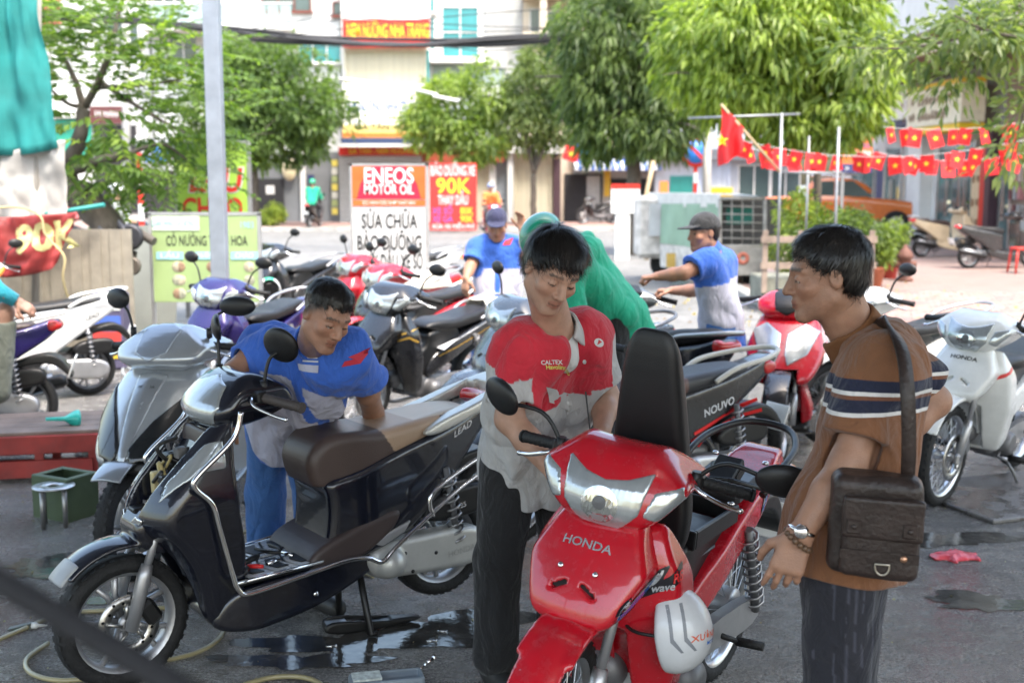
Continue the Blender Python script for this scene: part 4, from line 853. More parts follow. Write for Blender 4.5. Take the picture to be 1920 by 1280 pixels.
def fender(P, ax, az, Rr, w, a0, a1, th=.012, drop=3.):
    x = P[:, 0]-ax; z = P[:, 2]-az; y = P[:, 1]; rr = np.sqrt(x*x+z*z)+drop*y*y; an = np.arctan2(z, x); d = np.abs(rr-Rr)-th/2
    am = (a0+a1)/2; da = (np.abs(np.arctan2(np.sin(an-am), np.cos(an-am)))-(a1-a0)/2)*Rr; return smax(smax(d, np.abs(y)-w, .008), da, .01)
# ---- underbone motorbike
def under(label, fc, yaw, c, h=.012, steer=0., lean=0., group=None, hero=False, spoke=True, seat_up=False, rack='rail', mirrors=(1, -1), fmat=None, name='motorbike', disc=True, scale=1., noseat=False):
    t = bike_root(name, label, fc, R(yaw), 1.22*scale, lean, group)
    if scale != 1.: t.scale = (scale,)*3
    sa = Vector((-.37, 0, .93)).normalized(); FM = Rot((.40, 0, .80), sa, R(steer)); bd, b2, fd, dk, st = c['body'], c.get('shield', c['body']), c.get('fender', c['body']), c.get('dark', M_BPL), c.get('seat', M_SEAT)
    cowl = lambda P: ext(P, CW, lerp(P[:, 2], [.83, .90, .97, 1.045], [.10, .165, .215, .13]), .03, 1.5)
    CW = [(.20, .90), (.22, 1.0), (.30, 1.06), (.41, 1.045), (.485, .97), (.505, .885), (.45, .83), (.30, .85)]
    parts = {}
    def p(nm, f, lo, hi, m, front=False, par=None, key=None, hh=None, **k):
        o = sd(nm, f, lo, hi, hh or h, m, par or t, key=('u', key or nm, hero), M=FM if (front and par is None) else None, **k); parts[key or nm] = o; return o
    cw = p('handlebar_cowl', cowl, (.0, -.24, .8), (.53, .24, 1.07), bd, True)
    hl = [(-.122, 1.01), (-.105, .90), (-.055, .846), (.055, .846), (.105, .90), (.122, 1.01), (.06, .985), (0, .975), (-.06, .985)]
    o = p('headlight', lambda P: np.maximum(np.maximum(cowl(P)-.005, wedge(P, hl)), .36-P[:, 0]), (.34, -.15, .83), (.54, .15, 1.0), M_LENS, True, hh=min(h, .006))
    ht_ = bvh(o); decal('reflector', flat([(.052*math.cos(a*math.pi/12), .05*math.sin(a*math.pi/12)) for a in range(24)]), ht_, (.52, 0, .915), (0, 1, 0), (-.2, 0, 1), mat('reflector', (.62, .65, .64), rough=.08, metal=.9, var=.05), o, .0015); decal('bulb_cover', flat([(.019*math.cos(a*math.pi/10), .019*math.sin(a*math.pi/10)) for a in range(20)]), ht_, (.52, 0, .92), (0, 1, 0), (-.2, 0, 1), M_ENG, o, .003)
    for s in (1, -1):
        il = [(s*.135, .965), (s*.115, .90), (s*.15, .885), (s*.205, .955), (s*.195, .985)]
        p('indicator', lambda P: np.maximum(np.maximum(cowl(P)-.004, wedge(P, il)), .3-P[:, 0]), (.25, -.24, .86), (.5, .24, 1.0), c.get('indicator', M_LENS), True, key='ind%d' % s, hh=min(h, .006))
    FCp = [(.40, .885), (.47, .855), (.55, .735), (.605, .625), (.585, .585), (.50, .60), (.43, .67), (.38, .81)]
    cover = lambda P: ext(P, FCp, lerp(P[:, 2], [.56, .62, .74, .87], [.07, .125, .175, .115]), .022, 1.3)
    slots = lambda P: np.minimum(*[rbox(P, (.60, s*.042, .69), (.06, .026, .006), .003, Matrix.Rotation(-s*.5, 3, 'X')) for s in (1, -1)])
    fcv = p('front_cover', lambda P: np.maximum(cover(P), -slots(P)), (.25, -.2, .54), (.63, .2, .89), b2, hh=min(h, .007) if hero else h)
    if hero:
        for s in (1, -1): mb = MB(); mb.box((.545, s*.042, .69), (.012, .03, .012)); mb.build('air_slot', M_BPL, t)
    LS = [(.40, .86), (.455, .74), (.44, .60), (.385, .45), (.315, .30), (.26, .265), (.225, .30), (.285, .46), (.335, .62), (.345, .84)]
    shield = lambda P: cut_wheel(P, ext(P, LS, lerp(P[:, 2], [.26, .34, .55, .72, .86], [.15, .19, .235, .225, .15]), .018, 1.35), .61, .28, .335, .095)
    p('leg_shield', shield, (.12, -.26, .24), (.48, .26, .88), b2)
    p('front_fender', lambda P: smin(fender(P, .61, .285, .325, .066, R(30), R(165)), smax(fender(P, .61, .285, .315, .078, R(62), R(128), .02, 0), smax(.052-np.abs(P[:, 1]), P[:, 2]*0-.02, .004), .006), .01), (.25, -.09, .2), (.96, .09, .64), fd, True)
    p('center_cover', lambda P: ext(P, [(.34, .78), (.22, .62), (.12, .545), (.05, .60), (.05, .70), (-.30, .72), (-.30, .56), (-.10, .38), (.12, .36), (.28, .50)], lerp(P[:, 0], [-.3, 0, .15, .34], [.09, .105, .075, .06]), .025), (-.32, -.12, .34), (.36, .12, .8), dk)
    SCp = [(.09, .385), (.04, .50), (-.12, .59), (-.38, .68), (-.66, .75), (-.86, .815), (-.92, .785), (-.85, .71), (-.62, .625), (-.40, .555), (-.16, .465), (.03, .36)]
    sco = p('side_cover', lambda P: ext(P, SCp, lerp(P[:, 0], [-.9, -.6, -.2, .1], [.065, .115, .14, .115]), .016), (-.95, -.16, .33), (.12, .16, .84), bd)
    seatf = lambda P: ext(P, [(.075, .70), (.05, .75), (-.08, .77), (-.22, .76), (-.38, .79), (-.62, .82), (-.71, .805), (-.67, .755), (-.40, .71), (-.15, .685)], lerp(P[:, 0], [-.72, -.66, -.45, -.1, .07], [.05, .105, .13, .13, .085]), .03)
    if not noseat: p('seat', seatf, (-.73, -.15, .67), (.1, .15, .84), st) if not seat_up else None
    p('rear_fender', lambda P: ext(P, [(-.48, .60), (-.72, .66), (-.90, .64), (-1.0, .47), (-.98, .45), (-.87, .58), (-.70, .615), (-.50, .57)], .08, .008), (-1.02, -.1, .42), (-.46, .1, .7), dk)
    p('tail_light', lambda P: ext(P, [(-.86, .80), (-.93, .775), (-.93, .735), (-.86, .72)], .07, .015, -3.), (-.96, -.09, .7), (-.84, .09, .82), M_TAIL, hh=min(h, .008))
    for s in (1, -1): p('rear_indicator', lambda P: ell(P, (-.88, s*.10, .735), (.03, .035, .022)), (-.92, -.15, .70), (-.84, .15, .77), M_AMB, key='ri%d' % s, hh=.01)
    plate(t, (-.995, 0, .50), (0, -.35, 0))
    # grab rail
    mb = MB(); r_ = spline([(-.46, .15, .745), (-.58, .165, .81), (-.76, .15, .85), (-.90, .07, .875), (-.90, -.07, .875), (-.76, -.15, .85), (-.58, -.165, .81), (-.46, -.15, .745)], 5); mb.tube(r_, .0125, 8); mb.build('grab_rail', c.get('rail', M_ALU), t)
    # fork and wheels
    for s in (1, -1):
        mb = MB(); mb.tube([(.415, s*.088, .80), (.54, s*.088, .47)], .0145, 10); mb.tube([(.535, s*.088, .48), (.548, s*.088, .44), (.62, s*.088, .27)], [.021, .024, .021], 10); mb.box((.615, s*.088, .28), (.03, .014, .03), bev=.01); mb.build('fork_leg', fmat or M_ALU, t, M=FM)
    wheel('front_wheel', t, (.61, 0, .28), .28, .072, 'spoke' if spoke else 'cast', disc, FM, 40 if hero or h < .011 else 28, drum=not disc)
    wheel('rear_wheel', t, (-.61, 0, .28), .28, .082, 'spoke' if spoke else 'cast', False, None, 40 if hero or h < .011 else 28, drum=True)
    if disc:
        mb = MB(); mb.box((.53, .07, .34), (.035, .028, .05), rot=Matrix.Rotation(.4, 3, 'Y'), bev=.012); mb.build('brake_caliper', M_ENG, t, M=FM)
    # engine, exhaust, swing arm
    p('engine', lambda P: smin(smin(rbox(P, (0, 0, .30), (.15, .10, .085), .04), rc(P, (.08, 0, .33), (.29, 0, .37), .062, .066), .03), smin(rc(P, (.02, .07, .28), (.02, .135, .28), .085, .07), rc(P, (-.05, -.06, .28), (-.05, -.14, .28), .095, .085), .01), .012), (-.17, -.16, .17), (.37, .16, .45), c.get('engine', M_ENG))
    mb = MB()
    for i in range(7): mb.box((.15+i*.022, 0, .35+i*.004), (.004, .085, .075), rot=Matrix.Rotation(-.18, 3, 'Y'))
    mb.build('cooling_fins', M_ALU, t)
    mb = MB(); pp = spline([(.30, -.02, .31), (.27, -.07, .2), (.12, -.125, .155), (-.15, -.135, .165), (-.34, -.145, .20)], 5); mb.tube(pp, .014, 8); mb.tube([(-.32, -.145, .195), (-.36, -.147, .205), (-.62, -.155, .255), (-.92, -.16, .315), (-.95, -.16, .32)], [.02, .043, .05, .045, .03], 12); mb.build('exhaust', c.get('exhaust', M_ALU), t)
    mb = MB(); mb.tube([(-.42, -.145, .25), (-.6, -.155, .30), (-.78, -.16, .34)], .035, 6); mb.build('heat_shield', M_CHR, t)
    mb = MB(); mb.prism([tuple(q) for q in chaikin([(.0, .34), (-.2, .37), (-.58, .345), (-.70, .30), (-.66, .235), (-.5, .235), (-.2, .27), (.02, .25)], 1)], .085, .125); mb.build('chain_case', c.get('chain', M_ALU), t)
    mb = MB(); mb.tube([(-.1, -.09, .31), (-.63, -.09, .28)], .02, 8); mb.build('swing_arm', M_ENG, t)
    for s in (1, -1): spring(t, (-.42, s*.135, .62), (-.59, s*.135, .32), .03, 9, .0055, hero=hero or h < .011)
    for s in (1, -1):
        mb = MB(); mb.tube([(.0, s*.10, .20), (.01, s*.16, .195)], .01, 6); mb.tube([(.01, s*.155, .195), (.01, s*.27, .20)], .02, 8); mb.build('footpeg', M_GRIP, t)
        mb = MB(); mb.tube([(-.30, s*.11, .30), (-.36, s*.17, .27)], .01, 6); mb.tube([(-.36, s*.16, .27), (-.37, s*.25, .275)], .016, 8); mb.build('passenger_peg', M_GRIP, t)
    mb = MB(); mb.tube([(.05, .12, .24), (.14, .14, .22), (.17, .18, .225)], .006, 6); mb.tube([(.17, .155, .225), (.17, .2, .225)], .01, 6); mb.build('gear_pedal', M_ALU, t)
    mb = MB(); mb.tube([(-.04, .10, .2), (-.07, .17, .1), (-.09, .21, .012)], .009, 6); mb.box((-.09, .215, .008), (.02, .025, .006)); mb.build('side_stand', M_ENG, t)
    mb = MB(); [mb.tube([(-.10, s*.09, .2), (-.22, s*.11, .13), (-.30, s*.12, .12)], .01, 6) for s in (1, -1)]; mb.tube([(-.22, .11, .13), (-.22, -.11, .13)], .009, 6); mb.build('center_stand', M_ENG, t)
    grips(t, .285, .975, .21, .34, FM)
    for s in mirrors: mirror(t, (.30, s*.2, .995), (.26, s*.315, 1.16), (-1, -s*.12, .05), FM, hero=hero)
    mb = MB(); mb.box((.27, 0, 1.0), (.05, .11, .015), rot=Matrix.Rotation(-.5, 3, 'Y'), bev=.01); mb.build('instrument', M_BPL, t, M=FM)
    return t, parts, FM, seatf
# ---- step-through scooter; S holds the outline of the kind
def pipe_px(px, fc, yaw, wb, y, off=(0, 0)):
    """pixels -> points on the plane y of a bike's own frame"""
    hd = np.array([math.cos(yaw), math.sin(yaw)]); m = np.array(fc[:2])-hd*wb/2; l = np.array([-hd[1], hd[0]]); out = []
    for q in px:
        yy = q[2] if len(q) > 2 else y; o = m+l*yy; r = ray(q[0], q[1]); t = (o@l)/(r[:2]@l); P = np.array([0, 0, CH])+r*t; out.append((float((P[:2]-m)@hd), yy, float(P[2])))
    return out
GEN = dict(wb=1.27, rf=.235, rr=.22, wf=.085,
    apron=[(.33, .93), (.43, .89), (.52, .77), (.60, .63), (.585, .55), (.49, .47), (.42, .30), (.36, .18), (.29, .16), (.27, .24), (.315, .45), (.325, .66), (.29, .86)], aw=([.16, .3, .5, .7, .93], [.14, .16, .21, .225, .17]), ak=1.5,
    cowl=[(.17, .96), (.22, 1.04), (.30, 1.065), (.41, 1.01), (.46, .93), (.41, .875), (.26, .89)], cww=([.87, .94, 1.0, 1.07], [.10, .19, .20, .11]), ck=1.6,
    head=('cowl', [(-.10, 1.0), (-.12, .95), (-.06, .885), (.06, .885), (.12, .95), (.10, 1.0), (0, 1.01)]),
    seat=[(.03, .66), (.02, .735), (-.08, .775), (-.30, .775), (-.50, .80), (-.72, .815), (-.77, .79), (-.70, .745), (-.40, .70), (-.12, .645), (-.02, .625)], sw=([-.77, -.5, -.2, .03], [.09, .135, .14, .10]),
    body=[(-.0, .34), (-.015, .50), (.0, .64), (-.14, .665), (-.42, .72), (-.72, .775), (-.90, .835), (-.94, .80), (-.86, .70), (-.66, .58), (-.48, .46), (-.30, .34), (-.12, .29)], bw=([-.92, -.6, -.25, 0], [.06, .15, .18, .12]),
    belly=[(.40, .17), (.33, .27), (.26, .305), (-.02, .31), (-.22, .36), (-.36, .36), (-.32, .25), (-.16, .19), (.05, .145), (.28, .13)], blw=([-.36, 0, .25, .40], [.14, .185, .19, .14]), floor=((.27, -.02), .315, .165),
    mz=1.13)
def scooter(label, fc, yaw, c, h=.012, steer=0., lean=0., lift=0., group=None, S=None, hero=False, name='scooter', rail=True, mirrors=(1, -1), cast=True, sc=1., fl=None, indic=True, skey='g', stand=True):
    s_ = dict(GEN); s_.update(S or {}); wb = s_['wb']; t = bike_root(name, label, fc, R(yaw), wb*sc, lean, group, lift, 'scooter')
    if sc != 1.: t.scale = (sc,)*3
    xa = wb/2; sa = Vector((-.40, 0, .92)).normalized(); FM = Rot((.36, 0, .80), sa, R(steer)); bd, dk = c['body'], c.get('dark', M_BPL); pr = {}
    def p(nm, f, lo, hi, m, front=False, par=None, key=None, hh=None, **k):
        o = sd(nm, f, lo, hi, hh or h, m, par or t, key=(skey, key or nm), M=FM if (front and par is None) else None, **k); pr[key or nm] = o; return o
    cowl = lambda P: ext(P, s_['cowl'], lerp(P[:, 2], *s_['cww']), .025, s_['ck'])
    apr = lambda P: cut_wheel(P, ext(P, s_['apron'], lerp(P[:, 2], *s_['aw']), .025, s_['ak']), xa, s_['rf'], s_['rf']+.065, .10)
    p('handlebar_cowl', cowl, (-.02, -.25, .84), (.52, .25, 1.12), c.get('cowl', bd), True)
    ap = p('front_apron', s_.get('apron_fn', lambda P, f: f(P)) and (lambda P: s_['apron_fn'](P, apr(P)) if 'apron_fn' in s_ else apr(P)), (.1, -.27, .12), (.80, .27, .98), c.get('apron', bd))
    kind, hp = s_['head']; base = cowl if kind == 'cowl' else apr
    for i, pl in enumerate(hp if isinstance(hp[0], list) else [hp]):
        o = p('headlight', lambda P: np.maximum(np.maximum(base(P)-(.006 if kind == 'cowl' else .011), wedge(P, pl)), s_.get('hx', .30)-P[:, 0]), (.18, -.26, .4), (.80, .26, 1.08), c.get('lens', M_LENS), kind == 'cowl', key='hl%d' % i, hh=min(h, .007))
    if indic:
        for s in (1, -1):
            il = s_.get('ind', [(.09, .80), (.16, .86), (.185, .83), (.12, .74)]); il2 = [(s*a, b) for a, b in il]
            p('indicator', lambda P: np.maximum(np.maximum(apr(P)-.004, wedge(P, il2)), .3-P[:, 0]), (.28, -.26, .4), (.80, .26, 1.0), c.get('ind', M_LENS), key='in%d' % s, hh=min(h, .007))
    p('front_fender', lambda P: smin(fender(P, xa, s_['rf']+.01, s_['rf']+.05, .075, R(s_.get('fa', 22)), R(168), .014, 2.4), ext(P, [(xa-.13, s_['rf']+.20), (xa-.02, s_['rf']+.32), (xa-.10, s_['rf']+.40), (xa-.20, s_['rf']+.32)], .085, .03), .02), (.25, -.11, .2), (1.0, .11, .72), c.get('fender', bd), True)
    p('belly_panel', lambda P: ext(P, s_['belly'], lerp(P[:, 0], *s_['blw']), .02), (-.4, -.22, .1), (.45, .22, .4), c.get('belly', bd))
    bo = p('body_panel', lambda P: ext(P, s_['body'], lerp(P[:, 0], *s_['bw']), .03), (-1.0, -.21, .26), (.06, .21, .90), c.get('rear', bd))
    (fx1, fx0), fz, fw = s_['floor']; mb = MB(); mb.box(((fx0+fx1)/2, 0, fz), ((fx1-fx0)/2, fw, .006), bev=.004); mb.build('floorboard', c.get('floor', dk), t)
    p('seat', lambda P: ext(P, s_['seat'], lerp(P[:, 0], *s_['sw']), .04), (-.85, -.18, .60), (.1, .18, .86), c.get('seat', M_SEAT), **({'col': c['seatcol']} if 'seatcol' in c else {}))
    p('tail_light', lambda P: ext(P, [(-.86, .83), (-.95, .81), (-.94, .755), (-.86, .74)], .085, .02, -3.), (-1.0, -.11, .72), (-.84, .11, .86), M_TAIL, hh=min(h, .009))
    p('rear_fender', lambda P: ext(P, [(-.52, .50), (-.72, .58), (-.90, .60), (-1.0, .44), (-.98, .42), (-.88, .53), (-.70, .53), (-.54, .45)], .08, .008), (-1.02, -.1, .38), (-.48, .1, .64), M_BPL); plate(t, (-.99, 0, .50), (0, -.35, 0))
    if rail:
        mb = MB(); mb.tube(spline([(-.48, .155, .745), (-.60, .17, .81), (-.80, .15, .845), (-.95, .06, .87), (-.95, -.06, .87), (-.80, -.15, .845), (-.60, -.17, .81), (-.48, -.155, .745)], 5), .014, 8); mb.build('grab_rail', c.get('rail', M_ALU), t)
    for s in (1, -1):
        mb = MB(); mb.tube([(xa-.15, s*.075, .62), (xa-.06, s*.075, .40)], .014, 10); mb.tube([(xa-.075, s*.075, .44), (xa-.06, s*.075, .40), (xa+.0, s*.075, s_['rf']-.015)], [.02, .025, .022], 10); mb.build('fork_leg', M_ALU, t, M=FM)
    nn = 40 if h < .011 else 28
    wheel('front_wheel', t, (xa, 0, s_['rf']), s_['rf'], s_['wf'], 'cast', True, FM, nn); wheel('rear_wheel', t, (-xa, 0, s_['rr']), s_['rr'], s_['wf']+.01, 'cast', False, None, nn)
    mb = MB(); mb.box((xa-.075, .06, s_['rf']+.03), (.03, .025, .045), rot=Matrix.Rotation(.5, 3, 'Y'), bev=.012); mb.build('brake_caliper', M_BPL, t, M=FM)
    rz = s_['rr']
    p('transmission_case', lambda P: smin(ext(P-np.array([0, .125, 0], np.float32), [(-.22, rz+.06), (-.30, rz+.11), (-.50, rz+.105), (-xa-.06, rz+.10), (-xa-.15, rz+.05), (-xa-.14, rz-.05), (-xa-.04, rz-.075), (-.45, rz-.05), (-.28, rz-.03)], .045, .025), rc(P, (-.33, .1, rz+.03), (-.33, .17, rz+.03), .075, .06), .02), (-.85, .05, rz-.12), (-.15, .22, rz+.16), c.get('case', M_ALU))
    p('engine', lambda P: smin(rbox(P, (-.36, -.02, rz+.06), (.16, .09, .08), .04), rc(P, (-.25, 0, rz+.06), (-.12, 0, rz+.08), .06, .06), .03), (-.55, -.13, rz-.05), (-.04, .09, rz+.17), M_ENG)
    p('air_box', lambda P: ext(P-np.array([0, .11, 0], np.float32), [(-.50, rz+.13), (-.52, rz+.24), (-.80, rz+.27), (-.84, rz+.20), (-.80, rz+.13)], .045, .02), (-.9, .04, rz+.08), (-.45, .18, rz+.32), M_BPL)
    mb = MB(); mb.tube([(-.35, -.15, rz), (-.42, -.155, rz+.02), (-.62, -.165, rz+.06), (-.90, -.17, rz+.12), (-.93, -.17, rz+.125)], [.02, .05, .055, .05, .03], 12); mb.build('exhaust', M_BPL, t); mb = MB(); mb.tube([(-.48, -.165, rz+.06), (-.66, -.175, rz+.10), (-.84, -.18, rz+.14)], .035, 6); mb.build('heat_shield', M_ALU, t)
    spring(t, (-.62, .15, rz+.33), (-.66, .15, rz+.03), .03, 9, .0055, hero=h < .011)
    if stand:
        for s in (1, -1):
            mb = MB(); mb.tube([(-.24, s*.09, rz-.02), (-.25, s*.13, -lift*.45-.0), (-.27, s*.145, -lift*.45+.004)], .014, 7) if lift else mb.tube([(-.22, s*.09, rz-.04), (-.36, s*.12, rz-.08), (-.46, s*.13, rz-.08)], .012, 6); mb.build('center_stand', M_BPL, t)
    if not lift: mb = MB(); mb.tube([(-.10, .13, .2), (-.12, .2, .1), (-.13, .235, .01)], .009, 6); mb.build('side_stand', M_ENG, t)
    bx, bz = s_.get('bx', 0), s_.get('bz', 0); grips(t, .25+bx, 1.0+bz, .20, .35, FM, c.get('grip'))
    for s in mirrors: mirror(t, (.27, s*.17, 1.03), (.25, s*.30, s_['mz']), (-1, -s*.1, .05), FM, hero=hero, sz=s_.get('msz', (.068, .044)))
    mb = MB(); mb.box((.22+bx, 0, 1.035+bz), (.05, .10, .012), rot=Matrix.Rotation(-.5, 3, 'Y'), bev=.008); mb.build('instrument', M_BPL, t, M=FM)
    return t, pr, FM
RED = paint('red_paint', (.45, .004, .014)); NAVY = paint('navy_black_paint', (.005, .006, .012), .03); SILV = paint('silver_paint', (.42, .44, .46), .1, .55); WHITE = paint('white_paint', (.68, .68, .66), .2)
BLACK = paint('black_paint', (.012, .012, .014), .2); PURP = paint('purple_blue_paint', (.02, .012, .10), .15, .2); GREYM = paint('grey_metal_paint', (.11, .12, .13), .2, .4); CREAM = paint('cream_paint', (.55, .43, .28), .2); CHAMP = mat('champagne_alloy', (.55, .54, .50), rough=.35, metal=.5, var=.06)
# ------------------------------------------------ hero: red underbone with its seat lifted
hw = -121.2; WFC = (.165-.09, 3.07)
wv, wp, wF, wseat = under('bright red underbone motorbike with its black seat flipped up and silver helmet hanging', WFC, hw, dict(body=RED, rail=M_BPL), .0075, hero=True, seat_up=True, lean=-6, mirrors=(), steer=8)
mirror(wv, (.30, -.2, .985), (.30, -.40, 1.06), (-.8, .5, .35), wF, hero=True, sz=(.078, .058)); mirror(wv, (.30, .2, .985), (.27, .43, 1.01), (-1, -.35, .15), wF, hero=True, sz=(.08, .048))
wseat = lambda P: ext(P, [(.075, .70), (.05, .75), (-.08, .77), (-.22, .76), (-.38, .79), (-.62, .82), (-.71, .805), (-.67, .755), (-.40, .71), (-.15, .685)], lerp(P[:, 0], [-.72, -.66, -.5, -.3, -.12, .0, .07], [.04, .08, .102, .125, .145, .135, .065]), .03)
V, Q = nets(wseat, (-.73, -.15, .67), (.1, .15, .84), .0075); CACHE['seat_up'] = 1
HG = Vector((.05, 0, .66)); SM = Matrix.Translation(HG) @ Matrix.Rotation(R(94), 4, 'Y') @ Matrix.Scale(.94, 4) @ Matrix.Translation(-HG)
link('seat', npmesh('seat', V, Q), M_SEAT, wv, M=SM)
# open luggage well and things under the seat
mb = MB(); x0, x1 = -.62, .0
for (c_, hh_) in (((-.17, .108, .70), (.17, .008, .03)), ((-.17, -.108, .70), (.17, .008, .03)), ((-.345, 0, .70), (.008, .115, .03)), ((.005, 0, .70), (.008, .115, .03)), ((-.17, 0, .62), (.17, .1, .005))): mb.box(c_, hh_, bev=.004)
mb.build('luggage_well', M_BPL, wv)
mb = MB(); mb.box((-.50, 0, .745), (.12, .10, .022), rot=Matrix.Rotation(.14, 3, 'Y'), bev=.014); mb.lathe([(.05, 0), (.05, .02), (.03, .024), (0, .024)], 16, (-.55, -.02, .775)); mb.build('tank_cover', mat('tank_black', (.03, .03, .032), rough=.3, dirt=.4), wv)
mb = MB(); mb.box((-.42, .03, .80), (.06, .045, .03), rot=Matrix.Rotation(.5, 3, 'Y'), bev=.005); mb.box((-.425, .076, .81), (.03, .002, .012), rot=Matrix.Rotation(.5, 3, 'Y'), mi=1); mb.build('battery_cover', [M_BPL, M_PLATE], wv)
mb = MB(); mb.tube([(-.30, -.04, .80), (-.36, .06, .80), (-.40, .17, .785)], .007, 7); mb.tube([(-.36, .06, .80), (-.44, .20, .775)], .009, 7); mb.build('stay_rod', M_BPL, wv)
for x_, y_ in ((-.31, .1), (-.64, .09), (-.63, -.09)): mb = MB(); mb.lathe([(.012, 0), (.012, .008), (.007, .012), (0, .012)], 8, (x_, y_, .735 if x_ > -.5 else .80)); mb.build('bolt', M_CHR, wv)
fc_o = wp['front_cover']; tr = bvh(fc_o)
M_TXT = mat('badge_silver', (.7, .7, .72), rough=.25, metal=.8); LF = Vector((0, 1, 0))
decal('lettering', text_mesh('HONDA', .034, bold=.02, sx=1.15), tr, (.52, 0, .805), (0, 1, 0), (-.55, 0, .83), M_TXT, fc_o)
for s in (1, -1):
    mb = MB(); mb.lathe([(0, .003), (.006, .003), (.009, 0)], 12); me = mb.mesh('screw'); h_ = tr.ray_cast(Vector((.9, s*.052, .735)), Vector((-1, 0, 0))); o = link('screw', me, M_CHR, fc_o, loc=h_[0]+Vector((.001, 0, .001)), rot=(0, R(58), 0))
ls = bvh(wp['leg_shield'])
def blob(pts): return flat([(x, y) for x, y in spline(pts, 4, True)])
st0 = dict(silver=mat('sticker_silver', (.55, .57, .6), rough=.25, metal=.5), blue=mat('sticker_blue', (.02, .16, .6), rough=.25, coat=1.), blk=mat('sticker_black', (.01, .01, .015), rough=.3), red=mat('sticker_red', (.6, .02, .02), rough=.3))
def wave_sticker(tree, par, org, ux, uy, s=1.):
    decal('sticker', blob([(-.10, -.035), (-.085, .0), (-.05, .02), (-.045, .005), (.0, .03), (.07, .052), (.05, .02), (.11, .045), (.09, .005), (.03, -.012), (-.03, -.03), (-.08, -.045)]), tree, org, ux, uy, st0['blk'], par, .0012, s)
    decal('sticker', blob([(-.094, -.034), (-.08, -.006), (-.055, .012), (-.05, -.004), (-.02, .014), (.02, .03), (.055, .043), (.03, .012), (-.01, -.006), (-.04, -.022), (-.075, -.04)]), tree, org, ux, uy, st0['silver'], par, .0020, s)
    decal('sticker', blob([(-.092, -.036), (-.08, -.018), (-.06, -.016), (-.035, .0), (.0, .014), (.03, .03), (.012, .004), (-.02, -.014), (-.055, -.03)]), tree, org, ux, uy, st0['blue'], par, .0027, s)
    decal('lettering', text_mesh('wave', .028, bold=.02, shear=.3), tree, Vector(org)+(Vector(ux)*.045+Vector(uy)*.0)*s, ux, uy, st0['silver'], par, .0034, s); decal('lettering', text_mesh('RS', .03, bold=.03, shear=.3), tree, Vector(org)+(Vector(ux)*.088+Vector(uy)*.018)*s, ux, uy, st0['red'], par, .0036, s)
def bvh2(*os):
    V_ = []; F_ = []
    for o_ in os: k_ = len(V_); V_ += [v.co.copy() for v in o_.data.vertices]; F_ += [tuple(i+k_ for i in q.vertices) for q in o_.data.polygons]
    return BVHTree.FromPolygons(V_, F_)
wave_sticker(bvh2(wp['leg_shield'], wp['front_cover']), wp['leg_shield'], (.44, .155, .685), Vector((-.62, .72, .22)), Vector((.12, -.2, .95)), 1.1)
sc_t = bvh(wp['side_cover']); wave_sticker(sc_t, wp['side_cover'], (-.66, .15, .70), Vector((-1, 0, .25)), Vector((.25, 0, 1)), .9)
mb = MB(); mb.tube(spline([(.24, .10, .55), (.20, .15, .56), (.16, .20, .555), (.17, .21, .50), (.22, .15, .48)], 5), .006, 6); mb.build('hook', M_CHR, wv)
# helmet hanging from the bike
hp = G(1275, 1175, .45); HP = np.array([.28, 2.98, .40]); HP = D(1262, 1178, 3.3)
hm = thing('helmet', 'scuffed silver white half helmet with grey stripes hanging at the red bike', 'helmet', HP); hm.rotation_euler = (R(80), R(8), R(72)); hm.scale = (.8, .8, .8)
def helm(P): return smax(ell(P, (0, 0, 0), (.128, .15, .135)), -(P[:, 2]+.045-.12*np.maximum(P[:, 1], 0)), .015)
hs = sd('shell', lambda P: np.maximum(helm(P), -(ell(P, (0, 0, -.01), (.112, .134, .122)))), (-.14, -.16, -.1), (.14, .16, .14), .005, mat('helmet_silver', (.55, .56, .57), rough=.3, coat=.5, var=.06, dirt=.35), hm)
mb = MB(); mb.lathe([(.1, -.03), (.1, .02), (.06, .07), (0, .09)], 20); mb.build('lining', M_BPL, hm)
ht = bvh(hs)
for s in (1, -1):
    for k_ in (0, 1): decal('stripe', flat([(-.10, -.008), (.02, -.012), (.06, .02), (.06, .03), (.01, .0), (-.10, .004)]), ht, (s*.13, 0, .075-.05*k_), (0, s, 0), (-s*.35, 0, .9), mat('stripe_grey', (.2, .21, .23), rough=.4), hs, .0012)
decal('lettering', text_mesh('XƯỞNG NGÂN', .03, bold=.02), ht, (.0, -.02, .14), (1, 0, 0), (0, 1, .0), mat('letter_orange', (.6, .12, .06), rough=.4), hs, .0018); decal('lettering', text_mesh('MOTORBIKE', .018, bold=.02), ht, (.0, -.045, .14), (1, 0, 0), (0, 1, 0), mat('sticker_blue'), hs, .0018)
decal('sticker', flat([(.014*math.cos(a/10*math.pi), .014*math.sin(a/10*math.pi)) for a in range(20)]), ht, (.075, -.03, .12), (1, 0, 0), (0, 1, 0), mat('sticker_lilac', (.2, .2, .4), rough=.4), hs, .0018)
mb = MB(); mb.lathe([(.02, -.006), (.022, .0), (.02, .006), (0, .007)], 12, ax='x'); mb.build('visor_screw', M_BPL, hm, loc=(.122, .06, -.02))
mb = MB(); mb.tube(spline([(.105, 0, -.04), (.09, .02, -.12), (0, .05, -.17), (-.09, .02, -.12), (-.105, 0, -.04)], 5), .006, 6); mb.build('chin_strap', M_BPL, hm)
